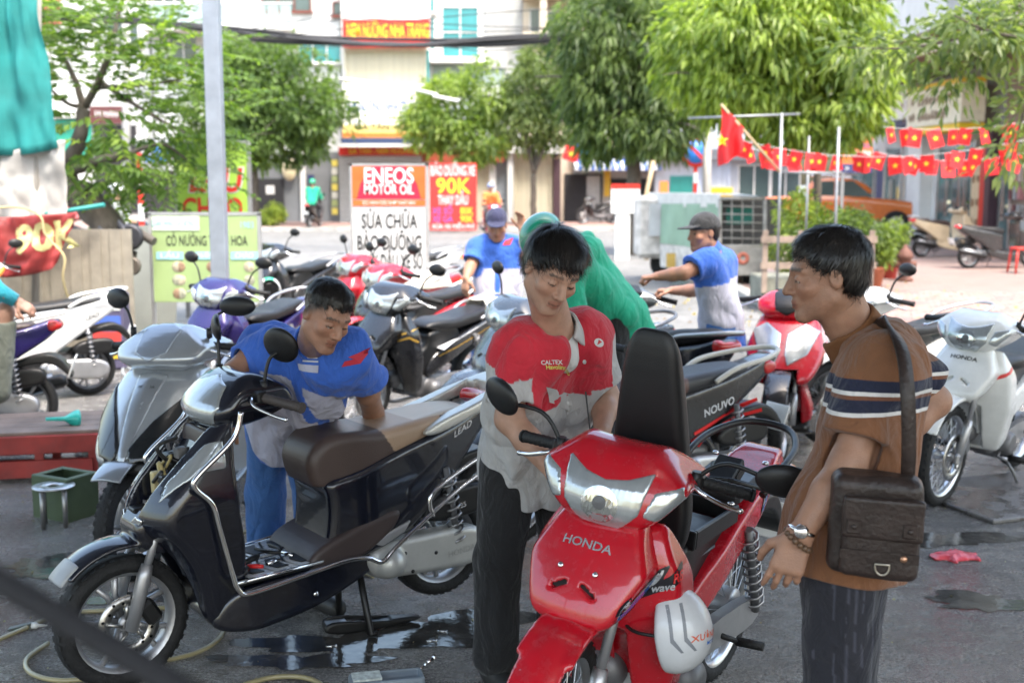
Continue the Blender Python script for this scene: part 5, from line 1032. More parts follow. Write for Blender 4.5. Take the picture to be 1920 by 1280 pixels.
# ------------------------------------------------ hero: navy black scooter on its centre stand
LFC = (-1.352, 4.049); LYAW = -143.9
def lead_apron(P, d):
    o = ext(P, [(.26, .90), (.42, .92), (.63, .66), (.64, .56), (.52, .55), (.40, .74), (.34, .84)], lerp(P[:, 2], [.54, .65, .85], [.04, .075, .10]), .02, .6); return smax(d, -o, .008)
LEAD = dict(wb=1.303, rf=.235, rr=.218, wf=.09, apron=[(.27, .92), (.35, .885), (.45, .785), (.57, .665), (.605, .575), (.53, .49), (.455, .36), (.42, .20), (.37, .15), (.30, .15), (.285, .25), (.30, .45), (.335, .66), (.29, .86)], aw=([.15, .25, .45, .66, .92], [.14, .155, .19, .205, .15]), ak=1.7, apron_fn=lead_apron,
    cowl=[(.05, .94), (.09, 1.02), (.16, 1.06), (.25, 1.035), (.345, .95), (.335, .90), (.28, .865), (.14, .875)], cww=([.87, .94, 1.0, 1.09], [.12, .175, .17, .08]), ck=1.5, bx=-.09, bz=-.02, fa=46,
    head=('cowl', [(-.10, 1.02), (-.14, .955), (-.10, .875), (.10, .875), (.14, .955), (.10, 1.02), (0, 1.045)]), hx=.2, ind=[(.12, .72), (.15, .84), (.19, .85), (.185, .73), (.14, .66)],
    seat=[(-.045, .62), (-.035, .70), (-.09, .765), (-.18, .785), (-.34, .765), (-.50, .775), (-.70, .79), (-.81, .775), (-.81, .74), (-.64, .71), (-.44, .67), (-.26, .60), (-.14, .545), (-.075, .56)], sw=([-.8, -.5, -.25, -.04], [.10, .155, .165, .13]),
    body=[(-.06, .30), (-.095, .42), (-.105, .54), (-.08, .61), (-.20, .625), (-.42, .69), (-.72, .74), (-.86, .79), (-.91, .78), (-.86, .68), (-.72, .56), (-.58, .44), (-.40, .33), (-.12, .275)], bw=([-.93, -.6, -.25, 0], [.07, .155, .185, .14]), mz=1.11, floor=((.30, -.03), .318, .185))
M_BRN = mat('brown_vinyl', (.055, .036, .031), rough=.42, var=.15, bump=.2, bs=260, dirt=.1); M_BRNP = plastic('brown_plastic', (.045, .032, .03)); M_TANV = (.32, .215, .14)
def seatcol(V):
    c = np.tile(np.array([[.06, .04, .034]]), (len(V), 1)); x = V[:, 0]+.6*np.maximum(.0, V[:, 2]-.70)-.9*V[:, 1]**2
    tan = (V[:, 0] < -.33-.55*np.maximum(0, .775-V[:, 2])) & ~((V[:, 0] < -.62) & (np.abs(V[:, 1]) > .085) & (V[:, 2] < .775)); c[tan] = M_TANV
    cream = tan & (V[:, 2] > .775); c[cream] = (.46, .37, .28); return c
ld, lp, lF = scooter('glossy navy black scooter with brown and tan seat propped on its centre stand', LFC, LYAW, dict(body=NAVY, seat=mat('two_tone_vinyl', 1., rough=.4, attr='Col', bump=.2, bs=260, var=.1), seatcol=seatcol, case=mat('case_alloy', (.48, .48, .46), rough=.4, metal=.45, var=.1, dirt=.35), grip=mat('brown_grip', (.05, .04, .036), rough=.6, bump=.3, bs=120)), .0075, lift=.065, S=LEAD, hero=True, rail=False, mirrors=(), skey='lead', steer=4)
mirror(ld, (.13, .15, 1.01), (.06, .165, 1.13), (-.85, -.35, .25), lF, hero=True, sz=(.075, .068)); mirror(ld, (.15, -.15, 1.03), (.12, -.20, 1.16), (-1, .45, .05), lF, hero=True, sz=(.07, .05))
# inner brown panel, seat base trim, pillion rail
sd('inner_panel', lambda P: ext(P, [(.30, .86), (.325, .66), (.29, .45), (.265, .30), (.285, .28), (.34, .30), (.36, .48), (.37, .68), (.34, .88)], lerp(P[:, 2], [.28, .5, .86], [.14, .165, .13]), .015), (.2, -.2, .26), (.4, .2, .9), .009, M_BRNP, ld)
sd('seat_base_trim', lambda P: ext(P, [(.03, .285), (.0, .36), (-.10, .40), (-.28, .45), (-.40, .46), (-.36, .38), (-.20, .29)], .186, .02), (-.45, -.2, .26), (.06, .2, .5), .009, M_BRNP, ld)
sd('pillion_rail', lambda P: np.maximum(ext(P, [(-.50, .725), (-.60, .765), (-.78, .805), (-.98, .875), (-1.01, .865), (-.92, .80), (-.74, .75), (-.56, .705)], lerp(P[:, 0], [-1., -.8, -.5], [.085, .165, .175]), .01), -np.maximum(np.abs(P[:, 1])-.10+.05*(P[:, 0] < -.9), -.92-P[:, 0])), (-1.05, -.2, .68), (-.45, .2, .9), .0075, CHAMP, ld)
# chromed guard pipes along the left and right sides
pp = pipe_px([(452, 772), (438, 822), (372, 892), (366, 915), (398, 945), (412, 990), (436, 1075), (448, 1106), (470, 1112), (560, 1082), (645, 1052), (690, 1046), (718, 1052), (748, 1020), (850, 925), (908, 880), (915, 864), (905, 854), (832, 905), (806, 935), (812, 968)], LFC, R(LYAW), LEAD['wb'], .235)
def unlift(q): a = math.asin(.065/1.303); x, y, z = q; z = z-.0325; return (x*math.cos(a)-z*math.sin(a), y, x*math.sin(a)+z*math.cos(a))
pp = [unlift(q) for q in pp]
for s in (1, -1): mb = MB(); mb.tube(spline([(x, s*y, z) for x, y, z in pp], 6), .0095, 8); mb.build('guard_pipe', M_CHR, ld)
# floor mat: bright plates with dark chevrons
M_MATP = mat('mat_plate', (.6, .61, .62), rough=.25, metal=.35, var=.15, dirt=.2)
for i in range(3):
    for s in (1, -1):
        mb = MB(); x_ = .235-i*.095; mb.prism([(x_, s*.015), (x_-.085, s*.015), (x_-.06, s*.09), (x_-.085, s*.175), (x_, s*.175), (x_+.02, s*.09)], .326, .334, ax='z'); o = mb.build('mat_plate', M_MATP, ld)
        mb = MB(); mb.prism([(x_-.015, s*.04), (x_-.06, s*.04), (x_-.042, s*.09), (x_-.06, s*.15), (x_-.015, s*.15), (x_+.003, s*.09)], .334, .3375, ax='z'); mb.build('rubber_pad', M_BPL, o)
for s in (1, -1): mb = MB(); mb.tube([(.30, s*.185, .328), (-.04, s*.185, .328)], .008, 6); mb.build('mat_edge', M_CHR, ld)
# wiring in the opened front
for i in range(14):
    g = random.Random(i); a = Vector((.45+g.uniform(-.08, .06), g.uniform(-.06, .06), g.uniform(.62, .82))); mb = MB(); mb.tube(spline([a, a+Vector((g.uniform(-.03, .04), g.uniform(-.05, .05), g.uniform(.02, .06))), a+Vector((g.uniform(-.05, .03), g.uniform(-.07, .07), g.uniform(-.08, .08)))], 5), g.uniform(.004, .009), 6); mb.build('wire', mat('wire_%d' % (i % 4), [(.02, .02, .02), (.03, .03, .03), (.35, .28, .12), (.08, .08, .09)][i % 4], rough=.4), ld)
for c_, h_, m_ in (((.46, .045, .70), (.03, .02, .03), M_BPL), ((.42, -.02, .76), (.025, .03, .03), M_BPL), ((.52, .03, .62), (.02, .012, .014), mat('red_cap', (.6, .02, .02), rough=.4)), ((.48, -.03, .69), (.015, .015, .04), mat('cream_relay', (.5, .42, .22), rough=.5)), ((.41, .05, .80), (.02, .02, .02), M_ENG), ((.55, -.02, .60), (.03, .03, .02), M_BPL)): mb = MB(); mb.box(c_, h_, bev=.005); mb.build('electric_box', m_, ld)
sd('nose_chrome', lambda P: np.maximum(np.abs(ext(P, LEAD['apron'], lerp(P[:, 2], *LEAD['aw']), .025, 1.7)-.004)-.004, wedge(P, [(-.10, .60), (-.05, .52), (.05, .52), (.10, .60), (.06, .61), (0, .565), (-.06, .61)])), (.4, -.13, .5), (.68, .13, .63), .006, M_CHR, ld)
sd('fender_tip', lambda P: np.maximum(fender(P, .6515, .245, .291, .06, R(40), R(58), .0145, 2.4), 0*P[:, 0]-1), (.70, -.1, .3), (1.0, .1, .6), .006, mat('tip_grey', (.3, .31, .32), rough=.35), ld, M=lF)
bt = bvh(lp['body_panel']); decal('lettering', text_mesh('LEAD', .034, bold=.005, shear=.35, sx=1.35), bt, (-.72, .2, .70), (-1, 0, .28), (.28, 0, 1), M_TXT, lp['body_panel']); 
at_ = bvh(lp['air_box']); decal('lettering', text_mesh('125', .03, bold=.02), at_, (-.68, .2, .40), (-1, 0, .1), (.1, 0, 1), M_TXT, lp['air_box'])
ct_ = bvh(lp['transmission_case']); decal('lettering', text_mesh('HONDA', .035, bold=.0), ct_, (-.66, .25, .22), (-1, 0, .05), (.05, 0, 1), mat('cast_letter', (.38, .38, .37), rough=.4, metal=.5), lp['transmission_case']); mb = MB(); [mb.lathe([(0, .003), (.008, .003), (.008, 0)], 10, (x_, 0, z_), ax='y') for x_, z_ in ((-.43, .19), (-.40, .27), (-.54, .24))]; mb.build('screw', M_BPL, ld, loc=(0, .168, 0))
mb = MB(); mb.lathe([(0, .004), (.010, .004), (.010, 0)], 12, (0, 0, 0), ax='y'); mb.build('screw', M_CHR, ld, loc=(-.0, .192, .215))
sd('silver_fin', lambda P: ext(P-np.array([0, .17, 0], np.float32), [(-.25, .34), (-.33, .375), (-.43, .40), (-.40, .36), (-.30, .325)], .012, .004, sm=False), (-.46, .14, .3), (-.22, .2, .42), .006, M_ALU, ld)
# ------------------------------------------------ silver scooter
ABL = dict(wb=1.28, rf=.25, rr=.25, wf=.085, apron=[(.30, .92), (.42, .90), (.53, .80), (.65, .66), (.73, .545), (.70, .505), (.58, .50), (.50, .44), (.43, .30), (.37, .18), (.29, .16), (.27, .24), (.315, .45), (.325, .66), (.29, .86)], aw=([.16, .3, .48, .56, .70, .93], [.15, .17, .12, .20, .25, .17]), ak=2.4,
    cowl=[(.14, .96), (.20, 1.07), (.27, 1.105), (.36, 1.06), (.46, .97), (.45, .93), (.38, .885), (.24, .90)], cww=([.88, .94, 1.0, 1.06, 1.11], [.12, .21, .235, .15, .09]), ck=1.5,
    head=('apron', [[(s*.022, .60), (s*.04, .54), (s*.13, .56), (s*.225, .69), (s*.24, .84), (s*.20, .83), (s*.09, .71)] for s in (1, -1)]), mz=1.18, msz=(.085, .05), fa=50)
M_DLENS = mat('smoked_lens', (.012, .014, .016), rough=.12, metal=0., coat=.4, var=.4, ns=14)
ab, ap_, aF = scooter('silver grey sport scooter with a V shaped nose and smoked headlights', (-1.67, 5.17), -104, dict(body=SILV, lens=M_DLENS, seat=mat('tan_vinyl', (.2, .115, .07), rough=.45, bump=.2, bs=260), ind=M_DLENS, dark=M_BPL, belly=GREYM, fender=paint('grey_fender', (.3, .32, .34), .1, .5)), .0085, S=ABL, skey='ab', mirrors=(), indic=False, steer=-3)
mirror(ab, (.26, -.20, 1.06), (.22, -.30, 1.19), (-1, .35, .0), aF, sz=(.082, .05), hero=True); mirror(ab, (.26, .20, 1.06), (.24, .34, 1.16), (-1, -.1, .0), aF, sz=(.088, .046), hero=True)
acw = lambda P: ext(P, ABL['cowl'], lerp(P[:, 2], *ABL['cww']), .025, 1.5)
sd('wind_screen', lambda P: np.maximum(np.maximum(acw(P)-.006, wedge(P, [(-.095, 1.08), (-.08, .985), (0, .945), (.08, .985), (.095, 1.08), (0, 1.11)])), .18-P[:, 0]), (.16, -.13, .92), (.5, .13, 1.13), .006, paint('screen_blue_grey', (.30, .33, .38), .05, .4), ab, M=aF)
aap = lambda P: ext(P, ABL['apron'], lerp(P[:, 2], *ABL['aw']), .025, 2.4)
sd('nose_ridge', lambda P: np.maximum(np.maximum(aap(P)-.010+np.abs(P[:, 1])*.12, np.abs(P[:, 1])-.02-.16*np.maximum(0, P[:, 2]-.56)), .42-P[:, 0]), (.4, -.12, .48), (.78, .12, .93), .007, paint('silver_dark', (.34, .36, .38), .1, .55), ab)
sd('lower_lip', lambda P: aap(P*np.array([1, 1, 1], np.float32)+np.array([.01, 0, .035], np.float32)), (.42, -.15, .44), (.74, .15, .53), .009, M_BPL, ab)
decal('lettering', text_mesh('HONDA', .022, bold=.02), bvh(ap_['front_apron']), (.52, 0, .86), (0, 1, 0), (-.6, 0, .8), M_BLK if 'M_BLK' in globals() else M_BPL, ap_['front_apron'], .008)
decal('badge', flat([(-.03, -.011), (.03, -.008), (.03, .011), (-.03, .008)]), bvh(ap_['handlebar_cowl']), (.42, .12, .955), (-.3, 1, 0), (-.5, 0, .8), mat('sticker_blue'), ap_['handlebar_cowl']) if False else None
# ================================================================== people
def nv(v): v = np.asarray(v, float); return v/max(np.linalg.norm(v), 1e-9)
def head_frame(fwd, up=(0, 0, 1)):
    f = nv(fwd); u = np.asarray(up, float); u = nv(u-f*(u@f)); r = np.cross(f, u); return np.stack([r, f, u], 1)      # columns: right, forward, up
def hand(wr, d, n, side, curl=.35, spread=.0, thumb=.5, s=1.):
    """capsules of a hand: wrist, finger direction, palm normal (the way the palm faces), side = +1 left hand"""
    wr = np.asarray(wr, float); d = nv(d); n = np.asarray(n, float); n = nv(n-d*(n@d)); l = np.cross(n, d)*side; out = []
    cu = curl if isinstance(curl, (list, tuple)) else [curl]*4
    for i, (o, L) in enumerate(zip((.030, .0105, -.0095, -.028), (.070, .079, .073, .057))):
        k = wr+d*(.088-.004*abs(i-1))*s+l*o*s; out.append((wr+l*o*.65*s, k, .0155*s, .0125*s, .012)); dd = nv(d+l*o*spread); p = k; r = .0094
        nn = n
        for seg, bend in zip((.45, .31, .24), (.9, 1.15, .8)):
            a = cu[i]*bend; d2 = nv(dd*math.cos(a)+nn*math.sin(a)); nn = nv(nn*math.cos(a)-dd*math.sin(a)); dd = d2; q = p+dd*L*seg*s; out.append((p, q, r*s, (r-.0012)*s, .004)); p = q; r -= .0012
    t0 = wr+d*.018*s+l*.022*s; t1 = t0+nv(l*.75+d*.6+n*thumb*.6)*.045*s; t2 = t1+nv(l*.35+d*.9+n*thumb)*.034*s; t3 = t2+nv(d*1.+l*.05+n*thumb*1.2)*.026*s
    out += [(t0, t1, .016*s, .0125*s, .012), (t1, t2, .0118*s, .0105*s, .004), (t2, t3, .0105*s, .0085*s, .004)]; return out
def face(q, s=1., mouth=0.):
    """head in its own frame (x right, y forward, z up), origin between the ears"""
    P = q/s; S_ = P*np.array([1, 1, 1], np.float32); S_ = np.stack([np.abs(P[:, 0]), P[:, 1], P[:, 2]], 1)
    d = ell(P, (0, -.014, .034), (.077, .097, .084)); d = smin(d, ell(P, (0, .022, -.03), (.063, .068, .082)), .03)
    d = smin(d, rc(S_, (.050, -.005, -.055), (.018, .066, -.098), .024, .018), .025); d = smin(d, ell(P, (0, .074, -.100), (.022, .018, .018)), .02)
    d = smin(d, ell(S_, (.043, .058, -.024), (.024, .022, .020)), .02); d = smin(d, rc(S_, (.008, .083, .024), (.048, .066, .024), .011, .009), .014)
    d = smax(d, -ell(S_, (.033, .098, .004), (.021, .018, .0125)), .012)
    d = smin(d, ell(S_, (.0325, .0735, .002), (.0165, .0155, .0115)), .004)
    d = smin(d, rc(P, (0, .083, .020), (0, .108, -.030), .0075, .0125), .012); d = smin(d, ell(S_, (.0135, .095, -.034), (.0085, .011, .0085)), .006)
    d = smin(d, ell(P, (0, .078, -.062), (.026, .018, .022)), .012)
    d = smin(d, rc(S_, (0, .0945, -.0600), (.021, .083, -.0645), .0052, .003), .004); d = smin(d, rc(S_, (0, .0925, -.0725), (.018, .083, -.0695), .0062, .003), .004)
    d = smax(d, -rc(S_, (0, .101, -.0662), (.022, .088, -.0665), .0022, .0012), .002)
    e = ell(S_, (.078, -.014, -.003), (.010, .018, .029)); e = smax(e, -ell(S_, (.089, -.009, .0), (.009, .011, .017)), .006); d = smin(d, e, .006)
    return d*s
def skin_col(q, base, s=1., stub=0., eyes=0):
    P = q/s; ax = np.abs(P[:, 0]); y, z = P[:, 1], P[:, 2]; c = np.tile(np.array(base, float)[None], (len(P), 1)); inh = (np.abs(P) < .14).all(1)
    def put(m, col, a): m = (m*inh)[:, None]*a; c[:] = c*(1-m)+np.array(col)*m
    put(np.exp(-((ax-.045)/.03)**2-((z+.025)/.03)**2)*(y > .03), (base[0]*1.12, base[1]*.9, base[2]*.85), .4)
    put(((np.abs(z+.0655) < .0135) & (ax < .024) & (y > .075))*1., (base[0]*.8, base[1]*.52, base[2]*.5), .75)
    put(((np.abs(z+.0662) < .0022) & (ax < .023) & (y > .07))*1., (.05, .02, .02), .8)
    put(((np.abs(z-(.0285-.25*np.maximum(0, ax-.045))) < .0042) & (ax > .013) & (ax < .056) & (y > .04))*1., (.02, .015, .012), .85)
    if eyes:
        zc_, hh_ = ((.001, .0052), (-.0035, .0034))[eyes-1]; eo = ((ax-.0325)/.0135)**2+((z-zc_)/hh_)**2 < 1
        put(eo*(y > .06), (.40, .36, .32), .95); put((((ax-.0325)/.0058)**2+((z-zc_+.001)/.0058)**2 < 1)*eo*(y > .06), (.012, .008, .006), 1.); put(((np.abs(z-(zc_+hh_*1.15-20*(ax-.0325)**2)) < .0018) & (ax > .018) & (ax < .048) & (y > .05))*1., (.015, .01, .008), .95)
    else: put(((np.abs(z-(-.0065+18*(ax-.0325)**2)) < .0024) & (ax > .018) & (ax < .048) & (y > .06))*1., (.02, .012, .01), .9)
    put(np.exp(-((z+.088)/.02)**2)*(y > .03)*np.clip(vnoise(P, 300)+.6, 0, 1), (base[0]*.55, base[1]*.56, base[2]*.6), .45); put(np.clip(vnoise(P, 45)*1.6, 0, 1), (base[0]*1.2, base[1]*.95, base[2]*.85), .35); put(np.clip(-vnoise(P+9, 60)*1.5, 0, 1), (base[0]*.75, base[1]*.72, base[2]*.72), .35)
    if stub: put(np.clip((z+.03-.9*np.maximum(y+.02, 0))/.035, 0, 1)*(y < .06)*np.clip((.075-y)/.03, 0, 1), (.03, .022, .018), stub)
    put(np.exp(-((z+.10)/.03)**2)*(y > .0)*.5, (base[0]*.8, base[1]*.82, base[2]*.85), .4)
    return c
M_SKIN = mat('skin', 1., rough=.42, attr='Col', var=.14, ns=26, bump=.22, bs=260, sub=.06); M_CLOTH = fabric('cloth', 1., attr='Col'); M_HAIR = mat('hair_black', (.006, .005, .005), rough=.42, var=.3, ns=60, bump=.6, bs=160, stretch=(1, 1, .3)); M_HAIRS = mat('hair_strand', (.014, .012, .011), rough=.3, var=.2)
class Person:
    def __init__(s, label, foot, J, fwd, headc, skin=(.38, .215, .14), h=.006, hs=1.0, up=(0, 0, 1), group=None, hands=None, sleeve=.62, lsleeve=None, fat=1., stub=0., eyes=0):
        s.J = {k: np.asarray(v, float) for k, v in J.items()}; s.o = np.array([foot[0], foot[1], 0.]); s.t = thing('person', label, 'person', s.o, 0, group); s.h = h; s.hs = hs
        s.HR = head_frame(fwd, up).astype(np.float32); s.hc = np.asarray(headc, float)-s.o; s.skin = skin; s.sleeve = sleeve; s.fat = fat
        for k in s.J: s.J[k] = s.J[k]-s.o
        J = s.J; hc = s.hc; nb = J['neck']; arm = []
        for S_ in 'LR':
            sh, el, wr = J['sh'+S_], J['el'+S_], J['wr'+S_]; arm += [(sh, el, .052, .043, .03), (el, el*.6+wr*.4, .044, .041, .02), (el*.6+wr*.4, wr, .041, .028, .02)]
        leg = []
        for S_ in 'LR':
            a, b, c = J['hip'+S_], J['kn'+S_], J['an'+S_]; leg += [(a, b, .085, .06, .04), (b, c, .058, .045, .03)]
        pel = (J['hipL']+J['hipR'])/2; s.pel = pel; chest = (J['shL']+J['shR'])/2; s.chest = chest
        tor = [(J['hipL']*.7+pel*.3+np.array([0, 0, .05]), J['shL']*.62+chest*.38-np.array([0, 0, .03]), .095, .09, .06), (J['hipR']*.7+pel*.3+np.array([0, 0, .05]), J['shR']*.62+chest*.38-np.array([0, 0, .03]), .095, .09, .06), (J['shL'], J['shR'], .058, .058, .05)]
        nk = [(hc+s.HR @ np.array([0, -.028, -.05]), nb, .056*hs, .058, .03), (hc+s.HR @ np.array([0, -.0, -.075]), nb+np.array([0, 0, -.02]), .044*hs, .05, .03)]
        hn = []
        for (S_, args) in (hands or {}).items():
            wr = J['wr'+S_]; hn += hand(wr, args[0], args[1], 1 if S_ == 'L' else -1, *args[2:])
        s.arm, s.leg, s.tor, s.nk, s.hn = arm, leg, tor, nk, hn
        allp = tor+leg+nk+arm
        def f(P):
            d = None
            for a, b, ra, rb, k in allp:
                e = rc(P, a, b, ra, rb); d = e if d is None else smin(d, e, k)
            if hn:
                hd_ = None
                for a, b, ra, rb, k in hn:
                    e = rc(P, a, b, ra, rb); hd_ = e if hd_ is None else smin(hd_, e, k)
                d = smin(d, hd_, .012)
            q = P-hc.astype(np.float32); near = (q*q).sum(1) < (.26*hs)**2
            if near.any(): d = d.copy(); d[near] = smin(d[near], face(q[near] @ s.HR, hs), .02)
            return d
        s.f = f; pts = np.array([p for a, b, *_ in allp+hn for p in (a, b)]); lo = np.minimum(pts.min(0)-.13, hc-.15); hi = np.maximum(pts.max(0)+.13, hc+.16); s.lo, s.hi = lo, hi
        s.body = sd('body', f, lo, hi, h, M_SKIN, s.t, col=lambda V: skin_col((V-hc) @ s.HR, skin, hs, stub, eyes))
        if hn:                                                     # fingernails
            tips = [x for i, x in enumerate(hn) if x[4] == .004]
    def shirt(s, colf, hem=-.12, ease=.018, slv=None, mat_=None, folds=.006, name='shirt', cutn=.0, sl_r=.066, seed=0.):
        J = s.J; T = s.tor; arms = []
        for S_ in 'LR':
            sh, el = J['sh'+S_], J['el'+S_]; arms.append((sh, el, S_))
        sv = s.sleeve if slv is None else slv; ft = s.fat
        ax = nv(s.chest-s.pel); hemp = s.pel+ax*hem; ah = nv(ax+np.array([0, 0, 1.2]))
        def f(P):
            d = None
            for a, b, ra, rb, k in T:
                e = rc(P, a, b, (ra+ease)*ft, (rb+ease)*(ft if ra > .07 else 1)); d = e if d is None else smin(d, e, k)
            low = nv(np.array([0, 0, -1.])); e = rc(P, s.pel+np.array([0, 0, .02]), s.pel+ax*(hem-.02), .135*ft, .15*ft); d = smin(d, e, .09)
            for sh, el, S_ in arms:
                u = nv(el-sh); L = np.linalg.norm(el-sh); tip = sh+u*L*sv; e = rc(P, sh, sh+u*L*sv*1.15, .066, sl_r+.012)
                e = smax(e, (P-tip.astype(np.float32)) @ u.astype(np.float32), .006); d = smin(d, e, .035)
                inn = rc(P, sh+u*L*sv*.97, sh+u*L*sv*1.4, sl_r-.022, sl_r-.012); d = np.maximum(d, -inn)
            nbk = rc(P, J['neck']+(s.hc-J['neck'])*.02, J['neck']+(s.hc-J['neck'])*.8, .062, .075); d = smax(d, -nbk, .01)
            if folds:
                ww = vnoise(P, 6); w = P+.09*ww[:, None]*np.array([1., -1., .6], np.float32); q = w*np.array([1., 1., .45], np.float32)
                n1 = vnoise(q+seed, 11); n2 = vnoise(q+seed+5, 23); d = d+folds*1.7*(.55-3.6*np.abs(n1))+folds*1.3*n2
            d = smax(d, -((P-hemp.astype(np.float32)) @ ah.astype(np.float32))-.003*np.sin(P[:, 0]*31+P[:, 1]*23), .006)
            return d
        s.sf = f; s.sh_o = sd(name, f, s.lo-.03, s.hi+.03, s.h, mat_ or M_CLOTH, s.t, col=lambda V: colf(V)); return s.sh_o
    def trousers(s, colf, ease=.022, hem=.06, folds=.007, r=(.105, .083, .085), mat_=None):
        J = s.J
        def f(P):
            d = None
            for S_ in 'LR':
                a, b, c = J['hip'+S_], J['kn'+S_], J['an'+S_]; e = smin(rc(P, a, b, r[0], r[1]), rc(P, b, b+(c-b)*.93, r[1], r[2]), .02); d = e if d is None else smin(d, e, .025)
            d = smin(d, rc(P, J['hipL']*.8+J['hipR']*.2+np.array([0, 0, .07]), J['hipR']*.8+J['hipL']*.2+np.array([0, 0, .07]), .112*s.fat, .112*s.fat), .06)
            d = smax(d, P[:, 2]-(s.pel[2]+.16), .01)
            q = P*np.array([1., 1., .5], np.float32); return d+folds*(1-3.*np.abs(vnoise(q+2.2, 12)))+folds*.6*vnoise(q, 28)
        return sd('trousers', f, s.lo-.03, s.hi+.03, s.h*1.15, mat_ or M_CLOTH, s.t, col=colf)
    def shoes(s, dirs, col=(.03, .03, .03), m=None):
        for S_ in 'LR':
            a = s.J['an'+S_]; d = nv((dirs[0], dirs[1], 0)); b = np.array([a[0], a[1], 0.])
            f = lambda P: smax(smin(rc(P, b-d*.05+np.array([0, 0, .04]), b+d*.17+np.array([0, 0, .032]), .042, .038), rc(P, b+np.array([0, 0, .05]), a+np.array([0, 0, .02]), .045, .042), .04), -P[:, 2], .006)
            sd('shoe', f, b-.22, b+np.array([.25, .25, .2]), max(s.h, .008), m or mat('shoe_dark', col, rough=.5), s.t)
    def hair(s, top=.02, side=.009, strands=2200, L=(.02, .045), line=None, fl=(0, .0, 0), name='hair', rough=.002, lift=.45, wd=.0008):
        hs = s.hs; xs = [-.14, -.07, -.035, -.012, .008, .03, .055, .078, .13]; zs = line or [-.062, -.055, -.03, .030, .012, .030, .052, .062, .07]
        def g(q):
            P = q/hs; tz = np.clip((P[:, 2]-.01)/.09, 0, 1); th = side+(top-side)*tz; tp = np.clip((P[:, 2]-lerp(P[:, 1], xs, zs)+.004)/.04, .2, 1); th = th*tp; d = ell(P, (0, -.014, .034), (.077, .097, .084))-th; d = smin(d, ell(P, (0, -.03, -.02), (.068, .07, .06))-side*tp, .02)
            d = smax(d, lerp(P[:, 1], xs, zs)+.022*vnoise(P*np.array([1, 1, .2], np.float32), 95)-P[:, 2], .006); d = smax(d, -face(P)-.006, .003)
            return (d+rough*2*vnoise(P*np.array([1, 1, .35], np.float32), 70)+rough*2*vnoise(P, 26))*hs
        V, Q = nets(g, (-.12*hs, -.16*hs, -.1*hs), (.12*hs, .13*hs, .17*hs), min(s.h, .005)); W = (V @ s.HR.T)+s.hc; o = link(name, npmesh(name, W, Q), M_HAIR, s.t)
        if strands and len(V):
            idx = rng.integers(0, len(V), strands); p = V[idx]; e = .002; n = np.stack([g(p+np.eye(3, dtype=np.float32)[a]*e)-g(p) for a in range(3)], 1); n /= np.maximum(np.linalg.norm(n, axis=1, keepdims=True), 1e-6)
            fl_ = p-np.array([.012, -.055, .13])*hs; fl_ /= np.linalg.norm(fl_, axis=1, keepdims=True); fl_ = fl_+np.array(fl)+rng.normal(0, .22, fl_.shape); d = fl_-n*(fl_*n).sum(1, keepdims=True); d /= np.maximum(np.linalg.norm(d, axis=1, keepdims=True), 1e-6)
            ln = rng.uniform(*L, (strands, 1))*(1+.8*(rng.random((strands, 1)) < .06)); sx = np.cross(d, n)*wd; a = p-d*ln*.25-n*.001; b = p+d*ln*.35+n*ln*.22*lift; c = p+d*ln*.85+n*(ln*.12*lift-.001)
            VV = np.stack([a-sx, a+sx, b-sx, b+sx, c], 1).reshape(-1, 3); i = np.arange(strands)[:, None]*5; T = np.concatenate([i+np.array([[0, 1, 3]]), i+np.array([[0, 3, 2]]), i+np.array([[2, 3, 4]])]); link('hair_strands', npmesh('hair_strands', (VV @ s.HR.T)+s.hc, T), M_HAIRS, o)
        return o
    def headwear(s, f, m, name, lo=(-.14, -.17, -.1), hi=(.14, .26, .2), col=None, sc=1.):
        hs = s.hs; V, Q = nets(lambda q: f(q/hs)*hs, np.array(lo)*hs, np.array(hi)*hs, min(s.h, .008)); c = col(V/hs) if col else None; return link(name, npmesh(name, (V @ s.HR.T)+s.hc, Q, True, c), m, s.t)
    def collar(s, m, lift=.05, r=.07, open_=.5, th=.007, name='collar', drop=.05, fwd=None, col=None):
        """turned-down collar: a ring round the neck, open at the throat"""
        J = s.J; nb = J['neck']; up = nv(s.hc+s.HR @ np.array([0, -.02, -.07])-nb); fw = np.asarray(fwd if fwd is not None else s.HR[:, 1], float); fw = nv(fw-up*(fw @ up)); rt = np.cross(fw, up); A = np.stack([rt, fw, up], 1).astype(np.float32)
        def f(P):
            q = (P-nb.astype(np.float32)) @ A; x, y, z = q[:, 0], q[:, 1]+.004, q[:, 2]; an = np.abs(np.arctan2(x, y)); rr = np.sqrt(x*x+y*y); R1 = r-.25*np.maximum(z-.0, -.06)*.55+.01*np.cos(an)
            frn = np.clip(1-an/1.2, 0, 1); d = np.abs(rr-R1)-th; d = smax(d, z-(lift-.035*frn), .006); d = smax(d, -(z+drop*(.25+.75*np.clip(1-np.abs(an-.55)/.8, 0, 1))-.012), .006); return smax(d, (open_*(.25+.75*np.clip((lift-z)/.08, 0, 1.6))-an)*rr, .006)
        return sd(name, f, nb-.16, nb+.16, min(s.h, .006), m, s.t, col=col)
    def patch(s, poly, org, ux, uy, m, name='pocket', off=.003, par=None):
        return decal(name, flat(poly), bvh(par or s.sh_o), np.asarray(org)-s.o, ux, uy, m, par or s.sh_o, off)
